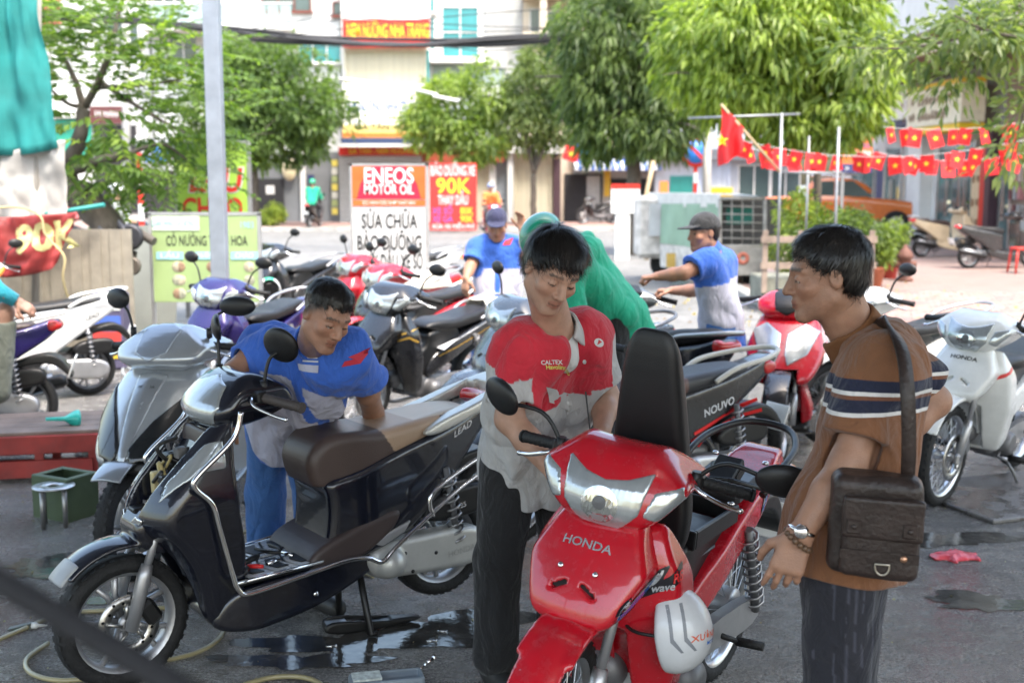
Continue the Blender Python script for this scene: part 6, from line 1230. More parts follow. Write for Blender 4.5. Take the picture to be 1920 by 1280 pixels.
def legs(pel, left, fw, kn=.47, bend=(0, 0), sp=.09, an=None):
    pel = np.asarray(pel, float); left = nv((*left, 0)); J = {}
    for S_, s in (('L', 1), ('R', -1)):
        h_ = pel+left*s*sp*1.0-np.array([0, 0, .03]); k = np.array([h_[0], h_[1], kn])+left*s*.03+np.array([bend[0], bend[1], 0]); a = np.array([h_[0], h_[1], .09])+left*s*.05
        if an is not None: a = np.array([*an, .09])+left*s*.12; k = np.array([*((h_+a)[:2]/2), kn])+left*s*.02+np.array([bend[0], bend[1], 0])
        J['hip'+S_], J['kn'+S_], J['an'+S_] = h_, k, a
    return J
def ramp(x, stops):
    c = np.zeros((len(x), 3)); c[:] = stops[0][1]
    for v, col in stops[1:]: c[x > v] = col
    return c
# ---------------- man in the brown polo shirt
lf = nv((-.3, -.95, 0)); cc_ = D(1655, 678, 3.14); J = dict(shL=cc_+lf*.185, shR=cc_-lf*.185+np.array([0, 0, .01]), neck=D(1603, 622, 3.12), elL=D(1590, 868, 2.93), wrL=D(1499, 1003, 2.9), elR=D(1752, 752, 3.36), wrR=D(1655, 845, 3.3))
J.update(legs(D(1588, 985, 3.1), lf[:2], None))
p1 = Person('man in a brown polo shirt with navy stripes and pinstriped trousers', (J['hipL']+J['hipR'])[:2]/2, J, (-.985, .12, -.12), D(1550, 517, 3.08), (.31, .165, .105), 0.0056, .955, eyes=2, hands={'L': (D(1466, 1090, 2.9)-D(1499, 1003, 2.9), (.35, .9, .2), [.3, .42, .55, .62], 5., .7, 1.02), 'R': ((-.4, .3, -.6), (-.6, .6, 0), .3)}, sleeve=.74, fat=1.13)
zc = lambda py, d: D(1600, py, d)[2]
zt, zb = zc(706, 2.98), zc(774, 2.98); H_ = zt-zb; brn = (.18, .073, .03); nvy = (.010, .013, .035); wh = (.62, .6, .58)
def polo(V):
    z = V[:, 2]+.03*V[:, 1]; q = [(-9, brn), (zb-.205, nvy), (zb-.198, brn), (zb-.105, nvy), (zb-.098, brn), (zb, wh), (zb+.06*H_, nvy), (zb+.40*H_, wh), (zb+.46*H_, (.16, .06, .03)), (zb+.53*H_, wh), (zb+.58*H_, nvy), (zb+.94*H_, wh), (zt, brn)]
    c = ramp(z, q); dash = (z > zb-.21) & (z < zb-.09); k = np.sin(V[:, 0]*38+V[:, 1]*21+z*9) < .1; c[dash & k] = brn; return c
qs = [(-.2, brn), (zb, wh), (zb+.055*H_, nvy), (zb+.41*H_, wh), (zb+.46*H_, (.16, .06, .03)), (zb+.54*H_, wh), (zb+.59*H_, nvy), (zb+.945*H_, wh), (zt, brn), (2.2, brn)]
p1.shirt(polo, -.09, .02, sl_r=.078, folds=.0065, mat_=zmat('polo_stripes', qs))
pin = lambda V: np.where((np.sin((V[:, 0]*.8+V[:, 1]*.6)*2*math.pi/.016) > .93)[:, None], (.045, .045, .06), (.012, .012, .018))
p1.trousers(pin, r=(.115, .092, .095)); p1.shoes((-.95, .3)); p1.hair(.017, .010, 7000, (.018, .045), line=[-.062, -.056, -.035, .03, .0, .034, .06, .068, .075], fl=(0, .3, 0))
p1.collar(mat('polo_collar', (.17, .068, .024), rough=.85, bump=.3, bs=300), .042, .078, .5, .006, fwd=(-.9, .3, 0), col=None, drop=.055)
# watch, beads and ring: things of their own on his wrist
wq = D(1499, 1003, 2.9); wd_ = nv(D(1466, 1090, 2.9)-wq)
br = thing('bead_bracelet', 'bracelet of round brown wooden beads on the wrist beside the bag', 'bracelet', wq); Qr = Vector(wd_).to_track_quat('Z', 'Y')
mb = MB(); mb.lathe([(0, -.0085), (.006, -.006), (.0085, 0), (.006, .006), (0, .0085)], 10); bme = mb.mesh('bead'); bme.materials.append(mat('bead_wood', (.10, .055, .03), rough=.35, var=.3))
for i in range(15): a = 2*math.pi*i/15; v = Qr @ Vector((.0375*math.cos(a), .031*math.sin(a), .012+.012*math.cos(a+.5))); link('bead', bme, None, br, loc=v)
wt = thing('wrist_watch', 'silver wrist watch next to the wooden bead bracelet', 'watch', wq-wd_*.012); mb = MB(); ring = [Qr @ Vector((.034*math.cos(2*math.pi*i/24), .028*math.sin(2*math.pi*i/24), 0)) for i in range(24)]; mb.tube(ring, .0055, 6, closed=True); mb.build('strap', M_CHR, wt)
cv = nv(np.array([-.3, -.95, 0])-wd_*(np.array([-.3, -.95, 0]) @ wd_)); mb = MB(); mb.lathe([(.016, -.004), (.018, 0), (.016, .005), (0, .006)], 18); mb.build('case', M_CHR, wt, loc=cv*.034).rotation_euler = Vector(cv).to_track_quat('Z', 'Y').to_euler()
# shoulder bag
bgc = D(1640, 985, 2.84); bag = thing('shoulder_bag', 'dark brown leather shoulder bag with flap and buttons at the brown shirt man\'s hip', 'bag', bgc); bag.rotation_euler = (R(3), R(2), R(-14)); M_LTH = mat('dark_leather', (.028, .018, .015), rough=.42, var=.3, ns=14, bump=.3, bs=90)
nz = lambda P, s=.003: s*vnoise(P, 22)*2
sd('bag_body', lambda P: rbox(P, (0, .02, 0), (.105, .05, .122), .03)+nz(P), (-.14, -.06, -.15), (.14, .1, .15), .005, M_LTH, bag)
sd('front_pocket', lambda P: rbox(P, (.012, -.034, -.03), (.088, .022, .085), .02)+nz(P), (-.1, -.07, -.13), (.12, 0, .08), .005, M_LTH, bag)
fl = sd('flap', lambda P: rbox(P, (.014, -.052, .035), (.091, .012, .05), .008)+nz(P, .002), (-.1, -.08, -.03), (.12, -.02, .1), .0045, M_LTH, bag)
for x_ in (-.05, .075): mb = MB(); mb.box((x_, -.066, .015), (.017, .003, .017), bev=.003); mb.lathe([(0, -.0725), (.006, -.0715), (.007, -.069)], 10, (x_, 0, .015), ax='y'); mb.build('strap_tab', M_LTH, fl)
mb = MB(); mb.box((.012, -.056, -.055), (.088, .003, .012)); mb.build('band', M_LTH, bag)
mb = MB(); mb.lathe([(0, -.005), (.007, -.004), (.009, 0)], 12, ax='y'); mb.build('button', mat('copper', (.5, .28, .18), rough=.35, metal=.9), bag, loc=(.066, -.058, -.055)); mb = MB(); mb.tube([(.016*math.cos(a*math.pi/8), 0, -.018*math.sin(a*math.pi/8)) for a in range(9)]+[(-.016, 0, .008), (.016, 0, .008)], .0028, 6, closed=True); mb.build('ring', mat('brass_dull', (.4, .36, .3), rough=.35, metal=.9), bag, loc=(.02, -.06, -.08))
def strap(pts, w=.018, th=.003):
    pts = [np.asarray(p) for p in spline(pts, 6)]; mb = MB(); V = []; N = len(pts)
    for i, p in enumerate(pts):
        t = nv(pts[min(i+1, N-1)]-pts[max(i-1, 0)]); out = nv(np.array([.35, -.9, .0])); sdv = nv(np.cross(t, out)); out = np.cross(sdv, t); V += [p+sdv*w+out*th, p-sdv*w+out*th, p-sdv*w-out*th, p+sdv*w-out*th]
    Fs = []
    for i in range(N-1): Fs += [(i*4+k, i*4+(k+1) % 4, i*4+4+(k+1) % 4, i*4+4+k) for k in range(4)]
    mb.add(V, Fs, 0, True); return mb
BM = bag.matrix_basis.inverted() if False else (Matrix.Translation(bag.location) @ bag.rotation_euler.to_matrix().to_4x4()).inverted()
sp_ = [D(1701, 905, 2.86), D(1704, 840, 2.82), D(1702, 740, 2.80), D(1694, 668, 2.84), D(1676, 622, 2.92), D(1650, 600, 3.04), D(1615, 615, 3.2)]
strap([BM @ Vector(q) for q in sp_], .017).build('strap', M_LTH, bag)
# ---------------- mechanic in the red and grey shirt
J = dict(shR=D(968, 652, 3.72), shL=D(1102, 625, 3.94), neck=D(1044, 628, 3.8), elR=D(955, 785, 3.72), wrR=D(1043, 888, 3.62), elL=D(1136, 745, 4.0), wrL=D(1129, 808, 3.84)); lf = nv((.7, .35, 0)); J.update(legs(D(1000, 862, 4.12), lf[:2], None, an=D(1000, 862, 4.12)[:2]+np.array([-.02, .05])))
p2 = Person('mechanic in a red and light grey work shirt bending over the red motorbike', (J['hipL']+J['hipR'])[:2]/2, J, (.34, -.80, -.50), D(1036, 508, 3.62), (.39, .225, .155), .0056, .96, eyes=2, up=(.1, .2, 1), hands={'R': (D(1078, 935, 3.55)-D(1043, 888, 3.62), (.1, .3, -.9), [.3, .4, .45, .5], 0., .5), 'L': ((.05, -.3, -.9), (.9, -.1, .0), [.5, .6, .6, .7], 0., .6)}, sleeve=.76, fat=1.06)
redc, gry = (.50, .018, .035), (.43, .42, .41)
def work2(V):
    pel, ch = p2.pel, p2.chest; ax = nv(ch-pel); t = (V-pel) @ ax; L = np.linalg.norm(ch-pel); c = np.tile(np.array(gry)[None], (len(V), 1)); rel = V-ch; lat = rel @ nv(p2.J['shL']-p2.J['shR']); red = t > L-.145-.18*np.abs(lat)*(np.abs(lat) < .1)
    hw_ = np.linalg.norm(p2.J['shL']-p2.J['shR'])/2; red &= (np.abs(lat) < hw_+.012) | (t > L-.012)
    c[red] = redc; return c
p2.shirt(work2, -.10, .022, sl_r=.072, folds=.010, seed=3.)
blk = lambda V: np.tile(np.array([[.012, .012, .013]]), (len(V), 1)); p2.trousers(blk); p2.shoes((.4, -.9)); p2.hair(.02, .010, 9000, (.03, .065), fl=(0, .5, 0), lift=.7, line=[-.058, -.05, -.02, .03, .014, .04, .06, .066, .072])
GC = mat('grey_cloth', gry, rough=.85, bump=.3, bs=300); p2.collar(GC, .05, .076, .55, .006, drop=.075, fwd=(.3, -.9, 0)); M_WT = fabric('white_cotton', (.62, .62, .6))
sd('undershirt', lambda P: smax(rc(P, p2.J['neck']+np.array([.02, -.02, -.07]), p2.J['neck']+np.array([.01, -.0, .0]), .05, .058), -rc(P, p2.J['neck'], p2.hc, .056, .056), .006), p2.J['neck']-.17, p2.J['neck']+.12, .006, M_WT, p2.t)
def rel2(px, py): return D(px, py, 3.58)
FR = Vector((.94, -.1, .12)); UPp = Vector((-.05, .35, .93))
p2.patch([(-.048, -.02), (0, -.03), (.048, -.02), (.048, .016), (-.048, .016)], rel2(1046, 718), FR, UPp, GC, 'pocket_flap', .004)
p2.patch([(-.0025, -.22), (.0025, -.22), (.0025, .09), (-.0025, .09)], rel2(1090, 760), FR, Vector((-.1, .35, .93)), fabric('dark_seam', (.06, .06, .06)), 'placket', .004)
for px, py in ((1048, 724), (1084, 650)): p2.patch([(.006*math.cos(a*math.pi/6), .006*math.sin(a*math.pi/6)) for a in range(12)], rel2(px, py), FR, UPp, M_WT, 'button', .007)
for px, py, s_ in ((1022, 668, 'CALTEX'), (1030, 676, 'Havoline')): decal('lettering', text_mesh(s_, .017, bold=.02), bvh(p2.sh_o), rel2(px+6, py)-p2.o, FR, UPp, M_WT if s_ == 'CALTEX' else mat('letter_lime', (.6, .6, .12), rough=.6), p2.sh_o, .003)
p2.patch([(.014*math.cos(a*math.pi/8), .014*math.sin(a*math.pi/8)) for a in range(16)], rel2(1113, 612), FR, UPp, M_WT, 'badge', .003); p2.patch([(.010*math.cos(a*2*math.pi/5+1.57)*(1 if True else 1), .010*math.sin(a*2*math.pi/5+1.57)) for a in (0, 2, 4, 1, 3)][:3], rel2(1113, 612), FR, UPp, mat('badge_red', (.5, .03, .03), rough=.6), 'badge', .0042)
# ---------------- blue shirted mechanics
blu, lav = (.035, .12, .50), (.45, .44, .53)
def work3(P_, lo=.16, sleeve_blue=True):
    def f(V):
        pel, ch = P_.pel, P_.chest; ax = nv(ch-pel); t = (V-pel) @ ax; L = np.linalg.norm(ch-pel); c = np.tile(np.array(lav)[None], (len(V), 1)); c[t > L-lo] = blu; c[t < -.045] = blu
        for S_ in 'LR': a, b = P_.J['sh'+S_], P_.J['el'+S_]; m = rc(V.astype(np.float32), a, b, .105, .105) < 0; c[m] = blu
        lat = (V-ch) @ nv(P_.J['shL']-P_.J['shR']); fr = (V-(pel+np.outer(t, ax))) @ nv(np.cross(nv(P_.J['shL']-P_.J['shR']), ax))
        c[(np.abs(lat) < .02) & (fr > .03)] = blu; return c
    return f
bluT = lambda V: np.tile(np.array([[.045, .13, .34]]), (len(V), 1)); M_BC = fabric('blue_cloth', blu)
J = dict(shR=D(490, 652, 4.58), shL=D(655, 662, 4.42), neck=D(588, 640, 4.42), elR=D(438, 700, 4.5), wrR=D(415, 775, 4.55), elL=D(690, 738, 4.66), wrL=D(714, 822, 5.02)); lf = nv((.75, -.4, 0)); J.update(legs(D(540, 800, 4.9), lf[:2], None, an=D(535, 800, 4.98)[:2]))
p3 = Person('mechanic in a blue and grey work shirt bending over the navy black scooter', (J['hipL']+J['hipR'])[:2]/2, J, (.58, -.66, -.42), D(612, 592, 4.12), (.32, .168, .108), .0058, .94, eyes=2, up=(.15, .1, 1), stub=.93, hands={'L': ((.05, .0, -.95), (.6, .6, 0), .4), 'R': ((-.2, -.1, -.9), (.3, .5, 0), .5)}, sleeve=.62)
p3.shirt(work3(p3, .055), -.10, .024, sl_r=.076, folds=.012, seed=7.); p3.trousers(bluT, folds=.009); p3.shoes((.7, -.7)); p3.hair(.015, .001, 6000, (.012, .026), line=[.0, .02, .036, .048, .05, .054, .062, .066, .072], fl=(0, .5, 0), lift=.9); p3.collar(M_BC, .045, .076, .6, .006, drop=.07, fwd=(.6, -.75, 0))
FR3 = Vector((.93, -.25, .05)); UP3 = Vector((.1, -.1, .98)); M_LOGO = mat('logo_red', (.5, .03, .05), rough=.7)
decal('logo', flat([(-.04, -.025), (.02, -.02), (.035, .01), (.045, .035), (.01, .02), (-.02, .01), (.0, .0), (-.03, -.005)]), bvh(p3.sh_o), D(634, 690, 4.2)-p3.o, FR3, UP3, M_LOGO, p3.sh_o, .004)
p3.patch([(-.05, -.012), (.05, -.012), (.05, .016), (-.05, .016)], D(560, 700, 4.3), FR3, UP3, fabric('lav_cloth', lav), 'pocket_flap', .005); scr = [(555, 683), (557, 690)]
for px, py in scr: decal('lettering', flat([(-.035, -.003), (.035, -.003), (.035, .003), (-.035, .003)]), bvh(p3.sh_o), D(px, py, 4.25)-p3.o, FR3, UP3, M_WT, p3.sh_o, .004)
def cap_f(P): d = smax(ell(P, (0, -.012, .045), (.089, .108, .095)), .028-P[:, 2]+.1*np.maximum(P[:, 1]-.02, 0)*-1, .008); br_ = smax(smax(ell(P, (0, .10, .052), (.075, .085, .05)), np.abs(P[:, 2]-.052+1.3*P[:, 0]**2+.12*(P[:, 1]-.08))-.005, .003), .02-P[:, 1], .01); return smin(d, br_, .01)
# mechanic with the navy cap behind the bikes
J = dict(shR=D(897, 462, 9.5), shL=D(968, 462, 9.5), neck=D(932, 452, 9.5), elR=D(882, 500, 9.4), wrR=D(874, 522, 9.3), elL=D(988, 480, 9.45), wrL=D(980, 430, 9.35)); J.update(legs(D(932, 578, 9.55), (1, 0), None))
p4 = Person('mechanic in a blue and grey shirt and navy cap standing behind the parked bikes', (J['hipL']+J['hipR'])[:2]/2, J, (.0, -.95, -.28), D(931, 422, 9.42), (.36, .19, .12), .011, .98, hands={'R': ((-.1, -.2, -.9), (.3, .3, 0), .4), 'L': ((-.1, 0, .9), (-.5, -.6, 0), .4)}, sleeve=.75)
p4.shirt(work3(p4, .17), -.12, .022, sl_r=.075); p4.trousers(bluT); p4.shoes((0, -1)); p4.hair(.012, .006, 0); p4.headwear(cap_f, fabric('cap_navy', (.02, .022, .06)), 'cap'); p4.collar(M_BC, .04, .075, .6, .007, fwd=(0, -1, 0))
p4.patch([(-.04, -.025), (.02, -.02), (.045, .035), (-.02, .01), (-.03, -.005)], D(952, 455, 9.3), (1, 0, 0), (0, 0, 1), M_LOGO, 'logo', .006)
# mechanic with the black cap pushing the black scooter
J = dict(shL=D(1322, 492, 7.5), shR=D(1352, 486, 7.86), neck=D(1334, 472, 7.68), elL=D(1282, 512, 7.42), wrL=D(1232, 518, 7.5), elR=D(1315, 545, 7.95), wrR=D(1260, 545, 8.1)); J.update(legs(D(1352, 602, 7.75), (-.2, -.98), None, bend=(-.04, 0)))
p5 = Person('mechanic in a blue and grey shirt and black cap pushing the black scooter', (J['hipL']+J['hipR'])[:2]/2, J, (-.93, -.33, -.06), D(1319, 437, 7.64), (.36, .18, .115), .009, .97, eyes=1, hands={'L': ((-.9, .1, -.1), (.0, .1, -1), [1., 1.1, 1.1, 1.1], 0., .8), 'R': ((-.8, .2, 0), (0, 0, -1), 1.)}, sleeve=.62)
p5.shirt(work3(p5, .13), -.16, .022, sl_r=.08); p5.trousers(bluT); p5.shoes((-1, -.2)); p5.hair(.012, .008, 500, (.012, .02)); p5.headwear(cap_f, fabric('cap_black', (.03, .03, .032)), 'cap'); p5.collar(M_BC, .045, .075, .6, .007, fwd=(-.9, -.3, 0))
# bent man in the green jersey and helmet
grn = (.01, .33, .19); J = dict(shL=D(1070, 500, 6.6), shR=D(1098, 462, 7.0), neck=D(1062, 462, 6.76), elL=D(1072, 590, 6.6), wrL=D(1050, 660, 6.6), elR=D(1085, 570, 7.1), wrR=D(1060, 650, 7.1)); J.update(legs(D(1160, 588, 7.0), (-.4, -.9), None))
p6 = Person('man in a green jersey and green and white helmet bending behind the mechanic', (J['hipL']+J['hipR'])[:2]/2, J, (-.55, -.1, -.8), D(1022, 452, 6.72), (.34, .18, .12), .011, .98, up=(-.5, 0, .6), sleeve=.95)
p6.shirt(lambda V: np.tile(np.array([grn]), (len(V), 1)), -.12, .026, sl_r=.08, folds=.006); p6.trousers(blk); p6.shoes((-.8, -.3)); p6.hair(.01, .008, 0)
def helm_f(P): return smax(ell(P, (0, -.012, .04), (.118, .14, .118)), -(P[:, 2]+.035-.5*np.maximum(P[:, 1], 0)), .012)
def helm_c(V): return np.where((np.abs(V[:, 0]-.02) < .035)[:, None], (.7, .7, .7), np.array(grn)*.75)
M_HEL = mat('helmet_gloss', 1., rough=.25, coat=.8, attr='Col', var=.05); p6.headwear(helm_f, M_HEL, 'helmet', col=helm_c)
# person at the left edge sitting on the purple bike
J = dict(shL=D(-75, 470, 7.9), shR=D(-60, 465, 8.2), neck=D(-62, 450, 8.05), elL=D(-5, 545, 7.75), wrL=D(34, 566, 7.8), elR=D(-20, 545, 8.3), wrR=D(20, 580, 8.2)); pl = D(-90, 640, 8.05)
for S_, d_ in (('L', -.12), ('R', .14)): J['hip'+S_] = pl+np.array([0, d_, 0]); J['kn'+S_] = D(8, 585, 8.05+d_*1.8); J['an'+S_] = D(-5, 745, 8.05+d_*1.8)
p7 = Person('person in a teal long sleeved top sitting sideways on the purple motorbike', (J['hipL']+J['hipR'])[:2]/2, J, (.9, -.1, -.4), D(-45, 405, 8.05), (.36, .2, .14), .011, 1.0, hands={'L': ((.8, -.05, -.5), (.2, .4, -.8), .5), 'R': ((.7, 0, -.6), (0, 0, -1), .5)}, sleeve=.0)
p7.shirt(lambda V: np.tile(np.array([[.02, .28, .36]]), (len(V), 1)), -.1, .02); p7.trousers(lambda V: np.tile(np.array([[.14, .15, .12]]), (len(V), 1))); p7.shoes((.9, -.1)); p7.hair(.02, .012, 0)
mb = MB(); [mb.tube([p7.J['sh'+S_], p7.J['el'+S_], p7.J['el'+S_]*.1+p7.J['wr'+S_]*.9], [.075, .06, .045], 12) for S_ in 'LR']; mb.build('sleeves', fabric('teal_cloth', (.02, .28, .36)), p7.t)
# ------------------------------------------------ the other parked bikes
GOLD = mat('sticker_gold', (.55, .33, .06), rough=.3, metal=.5); STW = mat('sticker_white', (.6, .6, .62), rough=.3); STR = mat('sticker_red')
def U(label, fc, yaw, c, h=.012, **k): return under(label, fc, yaw, c, h, **k)
def gold_lines(pt, m1, m2):
    ls_ = bvh(pt['leg_shield']); sc_ = bvh(pt['side_cover'])
    for s in (1, -1):
        decal('sticker', flat([(-.10, .03), (.09, .06), (.10, .07), (-.10, .045)]), ls_, (.40, s*.2, .68), (-s*.75, .6, .2) if s > 0 else (.75, .6, .2), (0, 0, 1), m1, pt['leg_shield'], .003); decal('sticker', flat([(-.10, -.01), (.02, .01), (.09, -.04), (.10, -.03), (.02, .025), (-.10, .0)]), ls_, (.40, s*.2, .68), (-s*.75, .6, .2) if s > 0 else (.75, .6, .2), (0, 0, 1), m1, pt['leg_shield'], .003)
        for dz in (-.02, .035): decal('sticker', flat([(-.38, -.006), (.30, .0), (.30, .008), (-.38, .002)]), sc_, (-.40, s*.17, .63+dz), (-s, 0, s*.26*s*1.) if s > 0 else (1, 0, -.26), (0, 0, 1), m1 if dz < 0 else m2, pt['side_cover'], .003)
bgw, bgp, *_ = U('black underbone motorbike with gold and silver stripes behind the bending mechanic', (-1.05, 8.2), -128, dict(body=BLACK), .010, lean=-4, steer=4, mirrors=(1,)); gold_lines(bgp, GOLD, STW)
lm = MB(); cloth_w = fabric('white_rag', (.62, .58, .5))
def rag(name, label, loc, sx, sy, m, rz=0., amp=.03, cat='cloth', drop=1.6):
    n = 18; V = []; 
    for i in range(n+1):
        for j in range(n+1):
            x = (i/n-.5)*2; y = (j/n-.5)*2; P0 = np.array([[x*3+loc[0], y*3+loc[1], .3]]); z = float(vnoise(P0, 1.3)[0])*amp*2-drop*max(0, abs(y)-.45)**1.3*sy*.9; V.append((x*sx, y*sy*(1-.25*max(0, abs(y)-.45)), z))
    Fq = [(i*(n+1)+j, (i+1)*(n+1)+j, (i+1)*(n+1)+j+1, i*(n+1)+j+1) for i in range(n) for j in range(n)]
    mb = MB(); mb.add(V, Fq, 0, True); me = mb.mesh(name, fix=False); o = link(name, me, m, None, loc=loc, rot=(0, 0, rz)); md = o.modifiers.new('solid', 'SOLIDIFY'); md.thickness = .006; return tag(o, label, cat)
U('red underbone motorbike with a pale cover over its seat beside the oil sign', (-1.72, 11.5), -140, dict(body=RED), .014, steer=3)
rA, *_ = U('red underbone motorbike with black seat and white grab rail beside the gold striped bike', (-1.3, 10.15), -138, dict(body=RED, rail=WHITE, shield=BLACK), .014)
h_ = Vector((math.cos(R(-140)), math.sin(R(-140)), 0)); rag('seat_cover', 'pale cloth cover draped over a red motorbike seat', Vector((-1.72, 11.5, .83))-h_*.95, .36, .2, cloth_w, R(-140))
h_ = Vector((math.cos(R(-128)), math.sin(R(-128)), 0)); rag('rag', 'white rag lying on the tail of the gold striped motorbike', Vector((-1.05, 8.2, .855))-h_*1.36, .1, .15, cloth_w, R(-128))
U('dark grey underbone motorbike with a grey front fender behind the red shirted mechanic', (-.24, 7.3), -147, dict(body=GREYM, fender=GREYM), .010, lean=-4, mirrors=(-1,), steer=4)
blb, blp, *_ = U('dark blue underbone motorbike in front of the green grill sign', (-2.28, 8.55), -112, dict(body=PURP), .011, lean=-3)
U('black underbone motorbike with a green and white helmet parked by the road', (-2.9, 13.5), -122, dict(body=BLACK), .016)
hb = thing('helmet', 'green and white helmet hanging at the black motorbike by the road', 'helmet', D(504, 545, 12.9)); hb.rotation_euler = (R(70), 0, R(200)); sd('shell', lambda P: np.maximum(helm(P), -ell(P, (0, 0, -.01), (.112, .134, .122))), (-.14, -.16, -.1), (.14, .16, .14), .01, M_HEL, hb, col=lambda V: np.where((np.abs(V[:, 0]) < .05)[:, None], (.01, .33, .19), (.7, .7, .7))); mb = MB(); mb.lathe([(.1, -.03), (.1, .02), (0, .09)], 14); mb.build('lining', M_BPL, hb)
nv_S = dict(wb=1.26, rf=.27, rr=.27, wf=.08, body=[(-.0, .40), (.0, .55), (.02, .66), (-.14, .67), (-.42, .72), (-.72, .79), (-.92, .86), (-.97, .83), (-.86, .72), (-.66, .60), (-.48, .50), (-.30, .42), (-.12, .36)], bw=([-.94, -.6, -.25, 0], [.06, .125, .15, .10]))
nseat = lambda V: np.where((V[:, 0] > -.30-1.5*V[:, 1]**2)[:, None], (.12, .07, .06), (.03, .03, .033))
nvo, nvp, nF = scooter('black automatic bike with red stripes, brown and black seat and pale grab rail', (-.03, 5.64), -153, dict(body=BLACK, seat=mat('two_tone_vinyl'), seatcol=nseat, rail=mat('rail_cream', (.55, .52, .46), rough=.4, dirt=.3), fender=M_BPL), .0095, S=nv_S, skey='nv', mirrors=())
sb = bvh(nvp['body_panel']); decal('lettering', text_mesh('NOUVO', .056, bold=.015, shear=.2), sb, (-.52, .18, .61), (-1, 0, .27), (.27, 0, 1), STW, nvp['body_panel'], .003)
for k_ in range(2): decal('sticker', flat([(-.2, -.01), (.22, .0), (.22, .018), (-.2, .008)]), sb, (-.55, .18, .525+.05*k_-.02), (-1, 0, .35), (.35, 0, 1), STR, nvp['body_panel'], .003)
SHS = dict(wb=1.3, rf=.30, rr=.29, wf=.085, seat=[(.03, .70), (.02, .775), (-.08, .81), (-.30, .79), (-.42, .80), (-.50, .85), (-.72, .87), (-.80, .84), (-.72, .78), (-.40, .72), (-.12, .67), (-.02, .66)], sw=([-.8, -.5, -.2, .03], [.10, .155, .155, .11]))
shb, shp, *_ = scooter('tall black scooter being pushed by the mechanic in the black cap', (.55, 8.42), 117, dict(body=NAVY, cowl=GREYM), .011, S=SHS, skey='sh', lean=2, mirrors=(1,), steer=-12)
decal('lettering', text_mesh('SH', .07, bold=.02, shear=.3), bvh(shp['body_panel']), (-.35, .2, .62), (-1, 0, .2), (.2, 0, 1), STW, shp['body_panel'], .003)
SPS = dict(wb=1.27, rf=.27, rr=.27, wf=.085, apron=ABL['apron'], aw=ABL['aw'], ak=2.2, head=('apron', [[(s*.015, .70), (s*.04, .63), (s*.15, .69), (s*.21, .82), (s*.12, .87), (s*.02, .81)] for s in (1, -1)]))
M_LENSB = mat('clear_lens'); spb, spp, *_ = scooter('red sport scooter with twin clear headlights facing the rear of the black bike', (1.66, 7.35), -110, dict(body=RED, rear=GREYM, belly=BLACK, fender=BLACK), .010, S=SPS, skey='sp', mirrors=(), indic=False)
gcw = lambda P: ext(P, GEN['cowl'], lerp(P[:, 2], *GEN['cww']), .025, GEN['ck']); sd('wind_screen', lambda P: np.maximum(np.maximum(gcw(P)-.008, wedge(P, [(-.09, 1.05), (-.07, .95), (0, .91), (.07, .95), (.09, 1.05), (0, 1.08)])), .2-P[:, 0]), (.16, -.13, .88), (.5, .13, 1.1), .009, M_BPL, spb)
w2, w2p, *_ = U('white and grey underbone motorbike with black seat half hidden behind the brown shirt man', (2.12, 7.95), -150, dict(body=WHITE), .012)
wr_, wrp, wrF, _ = U('white underbone motorbike with spoked wheels parked alone near the kerb', (2.32, 6.42), -131, dict(body=WHITE, side=GREYM), .0085, lean=-5, steer=-2, hero=False, mirrors=(1,)); decal('lettering', text_mesh('HONDA', .034, bold=.02, sx=1.15), bvh(wrp['front_cover']), (.52, 0, .82), (0, 1, 0), (-.55, 0, .83), M_BLK if 'M_BLK' in globals() else M_BPL, wrp['front_cover'], .002)
decal('sticker', flat([(-.06, -.012), (.07, .02), (.07, .04), (-.02, .02)]), bvh(wrp['leg_shield']), (.40, .2, .72), (-.75, .6, .2), (0, 0, 1), STR, wrp['leg_shield'], .003)
wl_, wlp, *_ = scooter('white scooter with black seat seen from the rear beside the red banner', (-4.6, 9.2), -150, dict(body=WHITE, rear=WHITE, belly=M_BPL, rail=WHITE), .0115, skey='g'); decal('lettering', text_mesh('LEAD', .05, bold=.02, shear=.3), bvh(wlp['body_panel']), (-.66, .2, .66), (-1, 0, .25), (.25, 0, 1), M_ENG, wlp['body_panel'], .003)
pu, pup, *_ = scooter('purple blue scooter with brown seat and grey rear wheel under the seated person', (-4.58, 7.75), -165, dict(body=PURP, rail=WHITE, seat=M_BRN), .0105, S=dict(rf=.25, rr=.25), skey='pu'); decal('lettering', text_mesh('VISION', .06, bold=.02, shear=.3), bvh(pup['body_panel']), (-.55, .2, .62), (-1, 0, .25), (.25, 0, 1), STW, pup['body_panel'], .003)
U('white underbone motorbike with a front rack and amber lamp at the red banner', (-4.72, 10.75), -62, dict(body=WHITE, indicator=M_AMB), .014)
# parked on the right pavement and over the road

cs, *_ = scooter('cream scooter with brown seat parked in front of the pale shop', np.array(G(1728, 482, .125)[:2])+1.27*np.array([math.cos(R(18)), math.sin(R(18))]), 18, dict(body=CREAM, seat=M_BRN, dark=M_BPL), .02, skey='far', sc=1.02); cs.location.z = .125
ks, *_ = scooter('black scooter with a round yellow helmet nearby parked on the red pavers', np.array(G(1812, 503, .125)[:2])+1.3*np.array([math.cos(R(8)), math.sin(R(8))]), 8, dict(body=BLACK, rear=BLACK), .02, skey='far', rail=False); ks.location.z = .125
